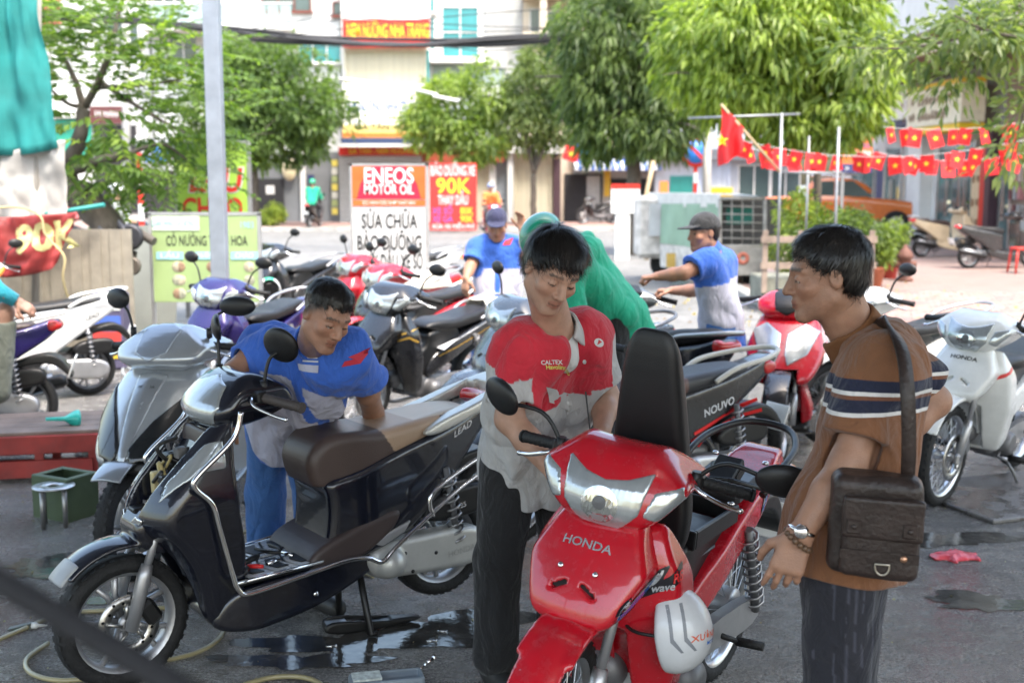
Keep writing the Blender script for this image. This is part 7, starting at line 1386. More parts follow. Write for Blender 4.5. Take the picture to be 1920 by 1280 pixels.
# ================================================================== signs on the lot
def board(name, label, px0, py0, px1, py1, Y, m, zb=0., th=.05, yaw=0., cat='sign'):
    a = DY(px0, py0, Y); b = DY(px1, py1, Y); t = thing(name, label, cat, ((a[0]+b[0])/2, Y, zb), yaw); w_ = (b[0]-a[0])/2; mb = MB(); mb.box((0, 0, (a[2]+b[2])/2-zb), (w_, th/2, (a[2]-b[2])/2), bev=.004); mb.build('panel', m, t); return t, w_, a[2]-zb, b[2]-zb
def band(t, w_, z0, z1, m, y=-.03, name='band', x0=None, x1=None): mb = MB(); a = -w_ if x0 is None else x0; b = w_ if x1 is None else x1; mb.box(((a+b)/2, y, (z0+z1)/2), ((b-a)/2, .003, (z1-z0)/2)); return mb.build(name, m, t)
YE = 12.6
t, w_, zt, zb_ = board('oil_sign', 'tall white sign with red ENEOS MOTOR OIL head and black repair lettering', 658, 309, 803, 640, YE, mat('sign_offwhite', (.5, .5, .49), rough=.5, dirt=.25, var=.06))
def zat(py, Y=YE): return DY(700, py, Y)[2]
def xat(px, Y=YE): return DY(px, 400, Y)[0]-t.location.x
band(t, w_-.012, zat(373), zat(312), M_RED2 if 'M_RED2' in globals() else mat('eneos_red', (.62, .02, .05), rough=.35)); 
mb = MB(); mb.prism([(-w_+.012, zat(373)), (-w_+.012, zat(312)), (-w_*.45, zat(312)), (-w_*.75, zat(345)), (-w_*.85, zat(373))], -.0345, -.0355); mb.build('corner', mat('eneos_orange', (.75, .12, .03), rough=.35), t); mb = MB(); mb.prism([(w_-.012, zat(373)), (w_-.012, zat(312)), (w_*.45, zat(312)), (w_*.75, zat(345)), (w_*.85, zat(373))], -.0345, -.0355); mb.build('corner', mat('eneos_orange', (.75, .12, .03), rough=.35), t)
band(t, w_-.012, zat(386), zat(375), mat('eneos_orange')); s = YE/F
text('lettering', 'ENEOS', 40*s, M_WHI, t, (0, -.042, zat(331)), fit=92*s, bold=.022); text('lettering', 'MOTOR OIL', 26*s, M_WHI, t, (0, -.042, zat(356)), fit=92*s, bold=.012); text('lettering', 'SỨC MẠNH DẦU NHỚT NHẬT BẢN', 9*s, M_WHI, t, (0, -.042, zat(380.5)), fit=98*s)
for st_, py, fw in (('SỬA CHỮA', 416, 104), ('BẢO DƯỠNG', 456, 120), ('THAY DẦU XE SỐ', 491, 124), ('XE GA', 524, 60)): text('lettering', st_, 38*s, M_BLK, t, (0, -.032, zat(py)), fit=fw*s, bold=.012)
mb = MB(); [mb.box((x, 0, (zt+zb_)/2), (.014, .034, (zt-zb_)/2+.012)) for x in (-w_, w_)]; mb.box((0, 0, zt), (w_+.014, .034, .012)); mb.build('frame', M_ALU2 if 'M_ALU2' in globals() else mat('sign_frame_alu', (.5, .5, .5), rough=.4, metal=.8), t)
mb = MB(); mb.box((0, .0, zb_/2), (w_*.8, .05, max(zb_/2, .02))); mb.build('foot', M_ENG, t)
# price banner on its stand across the road
YB = 41.5; t, w_, zt, zb_ = board('price_banner', 'red BẢO DƯỠNG XE 90K price banner standing beside the road', 805, 306, 894, 432, YB, mat('banner_red', (.52, .03, .025), rough=.5), th=.05)
s = YB/F
for st_, py, sz, fw, m_, dx in (('BẢO DƯỠNG XE', 321, 24, 82, M_WHI, 0), ('90K', 350, 36, 64, M_YEL, 0), ('THAY DẦU', 376, 22, 56, M_WHI, 0), ('XE SỐ', 396, 15, 38, M_BLU, -20), ('80K', 396, 16, 24, M_YEL, 25), ('XE GA', 411, 15, 38, M_BLU, -20), ('90K', 411, 16, 24, M_YEL, 25), ('RỬA XE MIỄN PHÍ', 425, 10, 78, M_WHI, 0)): text('lettering', st_, sz*s*1.1, m_, t, (dx*s, -.03, DY(850, py, YB)[2]), fit=fw*s, bold=.012)
mb = MB(); mb.box((-.5, .15, .5), (.02, .02, .5)); mb.box((.5, .15, .5), (.02, .02, .5)); mb.build('stand', M_ENG, t)
# green food signs on the left
YG = 12.2; t, w_, zt, zb_ = board('grill_sign', 'faded green CỎ NƯỚNG TRẦN HOA sign board behind the blue bike', 282, 402, 490, 566, YG, mat('sign_green', (.27, .36, .15), rough=.55, var=.12, ns=2, dirt=.2), zb=.0)
s = YG/F; zq = lambda py: DY(400, py, YG)[2]; xq = lambda px: DY(px, 400, YG)[0]-t.location.x
mb = MB(); mb.box((xq(330), -.03, zq(419)), (44*s, .003, 13*s), bev=.0028); mb.build('name_strip', mat('strip_pale', (.55, .62, .5), rough=.5), t); text('lettering', 'QUÁN NHẬU CÂY BÔNG', 15*s, mat('letter_teal', (.08, .3, .35), rough=.5), t, (xq(325), -.036, zq(419)), fit=80*s); text('lettering', '1983', 17*s, mat('letter_cyan', (.3, .55, .6), rough=.5), t, (xq(463), -.03, zq(422)), fit=24*s)
text('lettering', 'CỎ NƯỚNG TRẦN HOA', 26*s, M_BLK, t, (xq(387), -.03, zq(452)), fit=152*s, bold=.01)
for px, st_ in ((317, 'LẨU'), (387, 'NƯỚNG'), (457, 'CHÁO')): mb = MB(); mb.box((xq(px), -.03, zq(479)), (25*s, .003, 7*s)); o = mb.build('tab', mat('tab_blue', (.25, .5, .55), rough=.5), t); text('lettering', st_, 13*s, M_WHI, o, (xq(px), -.036, zq(479)), fit=34*s)
for px in (330, 335, 395, 465):
    for py in (500, 525, 550): mb = MB(); mb.lathe([(0, -.004), (.05, -.003), (.055, 0)], 14, (xq(px), -.026, zq(py)), ax='y'); mb.build('dish_picture', mat('dish_%d' % ((px+py) % 3), [(.3, .3, .22), (.25, .16, .1), (.4, .35, .25)][(px+py) % 3], rough=.6, ns=40, var=.5), t)
mb = MB(); [mb.box((x, .0, zt/2), (.016, .03, zt/2+.01)) for x in (-w_, w_)]; mb.box((0, 0, zt+.006), (w_+.016, .03, .016)); mb.build('frame', mat('sign_frame_alu'), t)
YL = 15.5; t, w_, zt, zb_ = board('hotpot_sign', 'yellow green lightbox sign with red LẨU CHÁO lettering', 328, 266, 470, 425, YL, mat('sign_lime', (.35, .55, .08), rough=.45, var=.25, ns=.6), th=.1)
s = YL/F; text('lettering', 'LẨU', 60*s, M_RED, t, (5*s, -.06, DY(400, 340, YL)[2]), fit=100*s, bold=.03, shear=.15); text('lettering', 'CHÁO', 52*s, M_RED, t, (0, -.06, DY(400, 392, YL)[2]), fit=112*s, bold=.025); o = text('lettering', 'LẨU', 60*s, M_WHI, t, (5*s, -.056, DY(400, 340, YL)[2]), fit=106*s, bold=.06, shear=.15); text('lettering', 'TRẦN HOA', 16*s, M_BLK, t, (0, -.06, DY(400, 280, YL)[2]), fit=100*s)
mb = MB(); [mb.box((x, 0, (zb_)/2), (.025, .025, zb_/2)) for x in (-w_*.8, w_*.8)]; mb.build('leg', M_ENG, t)
mb = MB(); [mb.box((x, -.0, (zt+zb_)/2), (.018, .058, (zt-zb_)/2)) for x in (-w_, w_)]; mb.box((0, 0, zt), (w_, .058, .018)); mb.build('frame', mat('sign_frame_alu'), t)
# ================================================================== stall with tarps on the left
YS = 11.6
def tarp(name, label, pts, Y, m, amp=.06, nx=26, nz_=20, cat='tarpaulin', sub=.15, seed=0., col=None):
    """hanging sheet from four pixel corners (tl, tr, br, bl), with sagging folds"""
    c = [DY(px, py, Y) for px, py in pts]; V = []
    for j in range(nz_+1):
        v = j/nz_; A = c[0]*(1-v)+c[3]*v; B_ = c[1]*(1-v)+c[2]*v
        for i in range(nx+1):
            u = i/nx; p = A*(1-u)+B_*u; q = np.array([[u*2.2+seed, v*.9, seed]]); f = float(vnoise(q, 4)[0])+.5*float(vnoise(q+3, 9)[0]); V.append(p+np.array([.02*f, f*amp*2+.03*math.sin(u*14+seed), -.05*math.sin(u*math.pi)*v]))
    Fq = [(j*(nx+1)+i, j*(nx+1)+i+1, (j+1)*(nx+1)+i+1, (j+1)*(nx+1)+i) for j in range(nz_) for i in range(nx)]; o0 = c[3]; mb = MB(); mb.add([p-o0 for p in V], Fq, 0, True); o = link(name, mb.mesh(name, fix=False), m, None, loc=o0); md = o.modifiers.new('solid', 'SOLIDIFY'); md.thickness = .004; return tag(o, label, cat)
tarp('teal_tarpaulin', 'teal green shade net hanging from the stall roof', [(-60, -60), (62, -60), (112, 278), (-60, 285)], YS-.1, mat('teal_net', (.015, .19, .18), rough=.75, var=.25, ns=3, bump=.4, bs=300), .05, seed=1.)
tarp('grey_tarpaulin', 'dirty grey plastic sheet hanging below the teal net', [(-60, 300), (124, 262), (128, 408), (-60, 408)], YS-.05, mat('grey_sheet', (.38, .36, .33), rough=.45, var=.25, ns=3, dirt=.35), .04, seed=4.)
rb = tarp('red_banner', 'torn red 90K banner hanging on the stall front', [(-60, 412), (148, 398), (95, 505), (-60, 515)], YS-.3, mat('banner_red_old', (.26, .03, .028), rough=.5, var=.25, ns=4, dirt=.3), .05, seed=8., cat='banner'); decal('lettering', text_mesh('90K', 68*YS/F, bold=.04), bvh(rb), Vector(DY(78, 447, YS-.4))-rb.location, (1, 0, .12), (0, 0, 1), mat('letter_pale_yellow', (.5, .45, .2), rough=.6), rb, .008)
sr = thing('stall_frame', 'pipe frame with corrugated metal wall carrying the tarps of the stall', 'stall', DY(60, 500, YS)*np.array([1, 1, 0]))
def SL(px, py, d=0): return DY(px, py, YS+d)-np.array(sr.location)
mb = MB(); mb.tube([SL(72, -60), SL(70, 100), SL(68, 330), SL(66, 660)], .035, 8); mb.build('post', mat('pipe_grey', (.25, .23, .2), rough=.6), sr)
mb = MB(); mb.tube([SL(-80, 408), SL(40, 406), SL(110, 398), SL(196, 384)], .022, 8); mb.build('rail', mat('pipe_teal2', (.02, .22, .2), rough=.5), sr)
for i in range(16): mb = MB(); a = SL(-60+i*19, 430, .15); b = SL(-60+(i+1)*19, 430, .15); b[2] = SL(0, 650, .15)[2]; mb.box(((a[0]+b[0])/2, a[1]+(.02 if i % 2 else 0), (a[2]+b[2])/2), (abs(b[0]-a[0])/2+.004, .012, abs(a[2]-b[2])/2)); mb.build('wall_sheet', mat('wall_sheet_beige', (.26, .23, .18), rough=.6, var=.2, dirt=.3), sr)
mb = MB(); mb.tube(spline([SL(-40, 395, -.35), SL(30, 388, -.35), SL(75, 405, -.4), SL(85, 440, -.4), SL(120, 480, -.4), SL(118, 520, -.4), SL(128, 560, -.3)], 6), .011, 6); tag(mb.build('air_hose', mat('hose_yellow', (.45, .36, .18), rough=.5), None, loc=sr.location), 'yellowish air hose looped over the stall rail', 'hose')
# leaning grey metal sheet, steel tank and clutter behind the white scooter
msx = thing('metal_sheet', 'bent grey metal sheet leaning beside the green grill sign', 'sheet', G(320, 640)); mb = MB(); YM = msx.location.y; mp = [DY(px, py, YM)-np.array(msx.location) for px, py in ((244, 424), (288, 422), (296, 480), (336, 482), (328, 640), (240, 640))]; mb.prism([(p[0], p[2]) for p in mp], -.01, .01); mb.build('sheet', mat('sheet_grey', (.3, .31, .28), rough=.55, var=.2, ns=2, metal=.3), msx)
tk = thing('steel_tank', 'stainless steel pressure tank with hose fittings behind the white scooter', 'tank', G(190, 655)); mb = MB(); mb.lathe([(.17, 0), (.19, .05), (.19, .48), (.17, .56), (.06, .60), (0, .60)], 24, (0, 0, .35)); mb.build('drum', mat('stainless', (.5, .5, .5), rough=.22, metal=1., dirt=.3), tk); mb = MB(); mb.tube(spline([(-.1, 0, .9), (-.16, -.05, 1.1), (-.1, -.05, 1.2), (0, -.03, 1.16)], 5), .018, 7); mb.lathe([(.05, 0), (.05, .14), (.02, .16)], 10, (.06, 0, .95)); mb.build('fitting', M_CHR, tk); mb = MB(); mb.box((0, 0, .18), (.2, .17, .18), bev=.01); mb.build('stand', M_ENG, tk)
def junk(name, label, px, py, sx, sz, m, cat, Y=None):
    p = G(px, py) if Y is None else DY(px, py, Y); t = thing(name, label, cat, p); mb = MB(); mb.box((0, 0, sz), (sx, sx*.8, sz), bev=min(sx, sz)*.15); mb.build('case', m, t); return t
t = junk('equipment_cabinet', 'blue grey equipment cabinet beside the steel tank', 165, 660, .26, .62, mat('cab_bluegrey', (.28, .33, .33), rough=.6, var=.3, ns=3, dirt=.5), 'cabinet'); mb = MB(); mb.box((0, -.212, .95), (.2, .004, .2)); mb.build('panel', mat('cab_teal', (.1, .25, .28), rough=.6), t)
t = junk('oil_carton', 'colourful oil carton standing behind the white scooter tail', 212, 690, .15, .36, mat('carton_dark', (.08, .07, .12), rough=.6), 'carton'); 
for k_, c_ in enumerate([(.6, .4, .03), (.5, .05, .04), (.06, .12, .4), (.55, .55, .5)]): mb = MB(); mb.box((0, -.123, .16+k_*.15), (.13, .004, .05)); mb.build('print', mat('print_%d' % k_, c_, rough=.5), t)
# parts heap in front of the tree
for i in range(16):
    g = random.Random(i+50); px = g.uniform(170, 250); py = g.uniform(420, 560); mb = MB(); d_ = g.uniform(.06, .14)
    mb.tube([(0, 0, 0), (g.uniform(-.2, .2), g.uniform(-.1, .1), g.uniform(-.15, .15)), (g.uniform(-.25, .25), 0, g.uniform(-.2, .2))], d_*.4, 7); 
    if i % 3 == 0: mb.lathe([(d_*.8, -.03), (d_, 0), (d_*.8, .03)], 12, ax='y')
    tag(mb.build('spare_part', mat('part_%d' % (i % 4), [(.05, .05, .055), (.3, .3, .31), (.14, .12, .1), (.5, .5, .48)][i % 4], rough=.45, metal=.4), None, loc=DY(px, py, 12.0)), ('black', 'bare metal', 'brown', 'pale')[i % 4]+(' ringed' if i % 3 == 0 else ' bent')+' scrap motorbike part in the heap below the leaning tree', 'scrap part', 'scrap parts heaped by the tree')
# ================================================================== things on the wet ground
pk = thing('red_ramp', 'low rusty red steel work ramp with a worn wooden deck', 'ramp', G(60, 880)); pk.rotation_euler = (0, 0, R(12)); mw = mat('deck_worn', (.17, .13, .11), rough=.65, var=.35, ns=5, dirt=.4); mr_ = mat('ramp_red', (.28, .03, .025), rough=.5, var=.3, dirt=.4)
for i in range(4): mb = MB(); mb.box((-.12, -.24+i*.16, .285), (.62, .077, .012), bev=.004); mb.build('plank', mw, pk)
mb = MB(); mb.box((-.12, -.335, .225), (.63, .02, .05)); mb.box((-.12, .335, .225), (.63, .02, .05)); mb.box((.5, 0, .225), (.02, .32, .048)); mb.build('edge_beam', mr_, pk); mb = MB(); mb.box((-.2, -.32, .08), (.6, .025, .05)); mb.box((-.2, .32, .08), (.6, .025, .05)); mb.build('base_beam', mr_, pk)
for x in (-.6, .1, .4):
    mb = MB(); mb.box((x, -.3, .1), (.025, .02, .1)); mb.box((x, .3, .1), (.025, .02, .1)); mb.build('leg', mr_, pk)
fu = thing('funnel', 'teal plastic funnel lying on the red ramp', 'funnel', DY(108, 840, G(60, 880)[1]-.15)); mb = MB(); mb.lathe([(.055, .13), (.05, .11), (.014, .05), (.01, -.06), (.008, -.06), (.012, .05), (.048, .112), (.053, .13)], 20); mb.build('cone', mat('funnel_teal', (.02, .42, .36), rough=.35, coat=.4), fu, rot=(R(96), 0, R(128))); fu.location.z = .345
def ground_at(px, py, z=0.): return G(px, py, z)
bx = thing('olive_can', 'open olive green square metal can on the wet ground', 'can', G(125, 965)); bx.rotation_euler = (0, 0, R(-28)); mo = mat('olive_paint', (.07, .10, .055), rough=.45, var=.25, dirt=.35, metal=.2); mb = MB()
for c_, h_ in (((0, -.1, .11), (.13, .004, .11)), ((0, .1, .11), (.13, .004, .11)), ((-.126, 0, .11), (.004, .096, .11)), ((.126, 0, .11), (.004, .096, .11)), ((0, 0, .006), (.122, .096, .004))): mb.box(c_, h_)
mb.build('can_body', mo, bx); mb = MB(); [mb.box(c_, h_, bev=.004) for c_, h_ in (((0, -.088, .222), (.132, .016, .006)), ((0, .088, .222), (.132, .016, .006)), ((-.112, 0, .222), (.018, .072, .006)), ((.112, 0, .222), (.018, .072, .006)))]; mb.build('rim', mo, bx)
st = thing('disc_stool', 'small stool made from a brake disc on four pipe legs', 'stool', G(104, 985)); mb = MB(); mb.lathe([(.03, .205), (.105, .205), (.105, .211), (.03, .211)], 40, closed=True)
for i in range(36): a = 2*math.pi*i/36; r_ = .055+.012*(i % 4); mb.lathe([(0, .2116), (.0042, .2116)], 6, (r_*math.cos(a), r_*math.sin(a), 0), mi=1)
mb.build('disc_top', [mat('disc_bare', (.5, .5, .5), rough=.35, metal=1.), M_BPL], st)
for i in range(4): a = math.pi/4+i*math.pi/2+.3; mb = MB(); mb.tube([(.075*math.cos(a), .075*math.sin(a), 0), (.075*math.cos(a), .075*math.sin(a), .205)], .013, 10); mb.build('leg', mat('pipe_bare', (.3, .3, .3), rough=.4, metal=.9, dirt=.4), st)
# plastic bags, hoses, litter
def crumple(name, label, loc, sx, sz, m, seed, cat='bag'):
    f = lambda P: (np.sqrt((P[:, 0]/sx)**2+(P[:, 1]/(sx*.75))**2+(P[:, 2]/sz)**2)-1)*min(sx, sz)+.03*np.abs(vnoise(P+seed, 16))+.018*np.abs(vnoise(P+seed, 38))-.012
    V, Q = nets(lambda P: smax(f(P), -P[:, 2], .004), (-sx*1.3, -sx*1.1, -.02), (sx*1.3, sx*1.1, sz*1.4), .008); return tag(link(name, npmesh(name, V, Q, False), m, None, loc=loc), label, cat)
M_PB = mat('plastic_film', (.6, .62, .64), rough=.2, trans=.35, var=.1, spec=.7); crumple('plastic_bag', 'crumpled clear white plastic bag on the ground behind the ramp', G(118, 815), .17, .14, M_PB, 1.); crumple('plastic_bag', 'small crinkled clear plastic bag at the edge of the ramp', DY(150, 838, 7.0), .09, .06, M_PB, 5.).location.z = 0; bpy.data.objects['plastic_bag.001'].location = tuple(G(170, 850))
crumple('red_litter', 'flattened red plastic bag lying on the wet ground by the shoulder bag', G(1790, 1045), .09, .02, mat('red_film', (.55, .06, .08), rough=.25, var=.15), 9., 'litter')
M_HOSE = mat('hose_clear_yellow', (.30, .26, .14), rough=.3, coat=.4, dirt=.3)
def hose(label, px, m=M_HOSE, r=.0095, z=.011, name='hose'): p = [G(a, b, z) for a, b in px]; mb = MB(); mb.tube(spline(p, 7), r, 7); return tag(mb.build(name, m), label, 'hose')
hose('yellowish hose looping round the front wheel of the navy scooter', [(-40, 1215), (40, 1180), (120, 1150), (250, 1142), (380, 1138), (418, 1165), (412, 1195), (370, 1222), (300, 1240), (220, 1262), (120, 1275), (60, 1262), (50, 1235), (90, 1205)]); hose('yellow hose curving out of the foreground below the scooter', [(380, 1330), (440, 1290), (520, 1268), (590, 1275), (640, 1320)]); hose('pale air hose running behind the navy scooter floor', [(450, 1000), (480, 990), (540, 985), (620, 1010), (660, 1060), (700, 1080)])
hose('coiled grey hoses on the ground by the silver scooter', [(205, 660), (240, 690), (300, 700), (360, 690), (330, 670), (260, 665), (230, 700), (290, 720)], mat('hose_grey', (.3, .32, .33), rough=.4), .014)
gl = thing('glue_tube', 'small black and red glue tube with white nozzle on the ground', 'tube', G(60, 1178)); gl.rotation_euler = (0, 0, R(5)); mb = MB(); mb.add([(-.09, -.018, .002), (-.09, .018, .002), (.0, -.016, 0), (.0, .016, 0), (.0, -.012, .026), (.0, .012, .026), (-.09, -.018, .005), (-.09, .018, .005)], [(0, 1, 3, 2), (6, 4, 5, 7), (0, 2, 4, 6), (1, 7, 5, 3), (2, 3, 5, 4), (0, 6, 7, 1)]); mb.build('tube_body', mat('glue_black', (.05, .06, .05), rough=.35, var=.5, ns=40), gl); mb = MB(); mb.lathe([(.013, 0), (.013, .018), (.007, .024), (.003, .06), (0, .06)], 12, ax='x', c=(.0, 0, .013)); mb.build('nozzle', mat('nozzle_white', (.65, .65, .62), rough=.4), gl)
tr_ = thing('removed_panel', 'dark removed scooter trim panel lying under the centre stand', 'panel', G(700, 1175)); tr_.rotation_euler = (0, 0, R(20)); sd('panel', lambda P: np.maximum(ext(P, [(-.20, .0), (-.20, .05), (-.12, .055), (.02, .035), (.18, .03), (.2, .015), (.05, .0)], lerp(P[:, 0], [-.2, 0, .2], [.045, .04, .02]), .01), -rbox(P, (-.06, 0, .06), (.13, .03, .035), .01)), (-.22, -.06, -.01), (.22, .06, .07), .005, M_BPL, tr_)
mb = MB(); mb.box((-.15, -.0, .03), (.045, .032, .012), bev=.006); mb.build('clip', M_ALU, tr_)
def bolt(px, py, a, label): mb = MB(); mb.tube([(-.018, 0, .005), (.018, 0, .005)], .0035, 7); mb.tube([(.018, 0, .005), (.023, 0, .005)], .0065, 8); tag(mb.build('bolt', M_CHR, None, loc=G(px, py), rot=(0, 0, a)), label, 'bolt', 'loose bolts on the ground')
for px, py, a, l_ in ((828, 1185, -.3, 'loose bolt nearest the centre stand leg on wet concrete'), (808, 1203, .1, 'loose bolt between the tool tray and the centre stand'), (620, 1213, .2, 'tiny loose bolt beside the removed trim panel')): bolt(px, py, a, l_)
ty = thing('tool_tray', 'grey plastic parts tray with a screwdriver handle on the ground', 'tray', G(725, 1285)); ty.rotation_euler = (0, 0, R(14)); sd('tray', lambda P: np.maximum(rbox(P, (0, 0, .02), (.13, .05, .02), .012), -rbox(P, (.01, 0, .035), (.11, .038, .022), .008)), (-.14, -.06, -.01), (.14, .06, .05), .005, mat('tray_grey', (.2, .24, .28), rough=.4), ty); mb = MB(); mb.box((-.07, 0, .042), (.05, .035, .004)); mb.build('card', mat('card_pale', (.5, .55, .52), rough=.6, ns=60, var=.3), ty); mb = MB(); mb.tube([(.12, .04, .03), (.16, .075, .04)], .006, 8); mb.tube([(.155, .07, .04), (.175, .088, .045), (.19, .10, .048)], [.008, .012, .010], 10); mb.build('bit_handle', M_CHR, ty)
# tools lying on the scooter floor
LM = bpy.data.objects[ld.name]; 
def on_floor(x, y, z=.345): a = math.asin(.065/1.303); R3 = Matrix.Rotation(R(LYAW), 3, 'Z') @ Matrix.Rotation(a, 3, 'Y'); return Vector(ld.location)+R3 @ Vector((x, y, z))
def tool(name, label, x, y, ang, parts, cat='tool'):
    t = thing(name, label, cat, on_floor(x, y)); t.rotation_euler = (0, math.asin(.065/1.303), R(LYAW)+ang)
    for nm, pts, r_, m_ in parts: mb = MB(); mb.tube(pts, r_, 8); mb.build(nm, m_, t)
tool('screwdriver', 'black handled screwdriver on the scooter footboard', .19, .06, .5, [('handle', [(-.05, 0, .012), (-.03, 0, .012), (.0, 0, .012), (.04, 0, .012)], [.008, .013, .012, .009], M_BPL), ('shaft', [(.04, 0, .012), (.12, 0, .008)], .003, M_CHR)])
tool('screwdriver', 'screwdriver with a red collar on the scooter footboard', .22, .11, -.9, [('handle', [(-.06, 0, .01), (-.02, 0, .01), (0, 0, .01)], [.007, .009, .007], mat('red_cap')), ('shaft', [(0, 0, .01), (.13, 0, .007)], .003, M_CHR)]); tool('pliers', 'open black handled pliers on the scooter footboard', .06, .06, 1.9, [('jaw', [(0, 0, .008), (.05, .004, .008)], [.012, .005], M_CHR), ('handle', [(0, 0, .008), (-.05, .03, .008), (-.11, .035, .008)], .007, M_BPL), ('handle', [(0, 0, .008), (-.05, -.03, .008), (-.11, -.035, .008)], .007, M_BPL)]); tool('socket', 'short steel socket on the scooter footboard', .13, .13, .3, [('barrel', [(-.03, 0, .01), (.0, 0, .01), (.03, 0, .01)], [.009, .009, .007], M_CHR)])
tool('key_fob', 'black key fob at the edge of the scooter footboard', .25, .15, .8, [('case', [(-.025, 0, .008), (-.02, 0, .008), (.02, 0, .008), (.025, 0, .008)], [.006, .014, .014, .006], M_BPL)], 'key')
# ================================================================== street furniture, flags, vehicles behind
def striped(label, px, py0, py1, Y, r=.05, name='striped_pole'):
    a = DY(px, py1, Y); b = DY(px, py0, Y); t = thing(name, label, 'pole', (a[0], Y, .13 if Y > 43 else 0)); n = 9; H_ = b[2]-t.location.z
    for i in range(n): mb = MB(); mb.tube([(0, 0, H_*i/n), (0, 0, H_*(i+1)/n)], r, 12, cap=(i in (0, n-1))); mb.build('band', M_RED if i % 2 else M_WHI, t)
    return t, H_
striped('red and white banded pole near the cafe behind the leaning tree', 265, 255, 400, 20., .045)
t, H_ = striped('red and white banded pole carrying the round no parking sign', 1302, 285, 420, 34., .06); mb = MB(); mb.lathe([(0, -.015), (.42, -.015), (.43, 0), (.42, .015), (0, .015)], 32, ax='y'); o = mb.build('no_parking_disc', M_RED, t, loc=(0, -.08, H_)); mb = MB(); mb.lathe([(0, -.021), (.32, -.02), (.32, -.016)], 32, ax='y'); mb.build('blue_field', mat('sign_blue'), o); mb = MB(); mb.box((0, -.024, 0), (.36, .003, .045), rot=Matrix.Rotation(R(45), 3, 'Y')); mb.build('slash', M_RED, o)
M_GALV = mat('galvanised', (.24, .25, .26), rough=.4, metal=.6, var=.15, dirt=.25)
def pole(label, px, py0, base, r, m=M_GALV, name='utility_pole', cat='pole'): b = np.array(base); top = DY(px, py0, b[1]); t = thing(name, label, cat, b); mb = MB(); mb.tube([(0, 0, 0), (top[0]-b[0], 0, top[2]-b[2])], [r*1.15, r], 12); mb.build('shaft', m, t); return t
pole('grey concrete pole behind the covered cargo tricycle', 1326, 196, at(1326, 30., 0), .1, mat('concrete_pole', (.4, .39, .37), rough=.8)); pole('grey utility pole behind the leafy tree at the cafe', 236, -60, at(236, 42., 0), .13, mat('concrete_pole'))
sp_ = thing('street_lamp', 'street lamp with a long curved white arm over the far trees', 'lamp', at(395, 47., .13)); L0 = np.array(sp_.location); mb = MB(); mb.tube(spline([(0, 0, 0), DY(398, 250, 47.)-L0, DY(420, 165, 47.)-L0, DY(500, 138, 46.5)-L0, DY(650, 150, 45.)-L0, DY(760, 165, 43.)-L0, DY(820, 178, 42.)-L0], 6), .05, 8); mb.build('arm', mat('lamp_white', (.6, .6, .6), rough=.4), sp_); mb = MB(); e = DY(836, 185, 41.8)-L0; mb.box(e, (.45, .12, .05), rot=Matrix.Rotation(.2, 3, 'Y'), bev=.03); mb.build('lamp_head', mat('lamp_white'), sp_)
# flag frame of steel tubes
YFR = 15.9; fr = thing('steel_flag_stand', 'grey steel tube frame carrying the flag garlands and the large flag', 'frame', (DY(1520, 400, YFR)[0], YFR, .125)); B0 = np.array(fr.location)
for px, py0 in ((1466, 212), (1573, 238)): a = DY(px, py0, YFR)-B0; mb = MB(); mb.tube([(a[0], 0, 0), (a[0], 0, a[2])], .019, 10); mb.build('upright', M_GALV, fr)
for a, b in (((1462, 323), (1580, 325)), ((1290, 222), (1500, 214))): mb = MB(); mb.tube([DY(*a, YFR)-B0, DY(*b, YFR)-B0], .015, 8); mb.build('rail', M_GALV, fr)
mb = MB(); a = DY(1517, 255, YFR+2)-B0; mb.tube([(a[0], a[1], 0), (a[0], a[1], a[2])], .018, 8); mb.build('upright', M_GALV, fr)
M_FLAG = mat('flag_red', (.55, .012, .015), rough=.7, var=.08); M_STAR = mat('flag_star', (.8, .55, .03), rough=.6)
def star(r): return [(r*(1 if i % 2 == 0 else .4)*math.sin(i*math.pi/5), r*(1 if i % 2 == 0 else .4)*math.cos(i*math.pi/5)) for i in range(10)]
def wavy(w_, h_, amp, n=10):
    V = [];
    for j in range(n+1):
        for i in range(n+1): u = i/n; v = j/n; V.append(((u-.5)*w_, amp*math.sin(u*7+v*2)*u, -v*h_))
    mb = MB(); mb.add(V, [(j*(n+1)+i, j*(n+1)+i+1, (j+1)*(n+1)+i+1, (j+1)*(n+1)+i) for j in range(n) for i in range(n)], 0, True); return mb
bf = thing('large_flag', 'large red flag with yellow star drooping from a slanted pole', 'flag', DY(1462, 322, YFR-.1)); B1 = np.array(bf.location); mb = MB(); mb.tube([DY(1462, 322, YFR-.1)-B1, DY(1352, 196, YFR-.3)-B1], .017, 8); mb.build('flag_pole', mat('pole_wood', (.4, .3, .18), rough=.6), bf)
n = 12; V = []; tl, tr2, bl = DY(1352, 198, YFR-.3), DY(1394, 240, YFR-.25), DY(1346, 312, YFR-.3)
for j in range(n+1):
    for i in range(n+1):
        u = i/n; v = j/n; p = tl*(1-u)+tr2*u; dn = np.array([0, 0, -1])*(tl[2]-bl[2])*(1-.62*u)*v; V.append(p+dn+np.array([.02*math.sin(v*6+u*3), .07*math.sin(u*11+v*2)*(v+.2), 0])-B1)
mb = MB(); mb.add(V, [(j*(n+1)+i, j*(n+1)+i+1, (j+1)*(n+1)+i+1, (j+1)*(n+1)+i) for j in range(n) for i in range(n)], 0, True); cl = mb.build('cloth', M_FLAG, bf); decal('star', flat(star(.085)), bvh(cl), DY(1361, 262, YFR-.6)-B1, (1, 0, 0), (0, 0, 1), M_STAR, cl, .004)
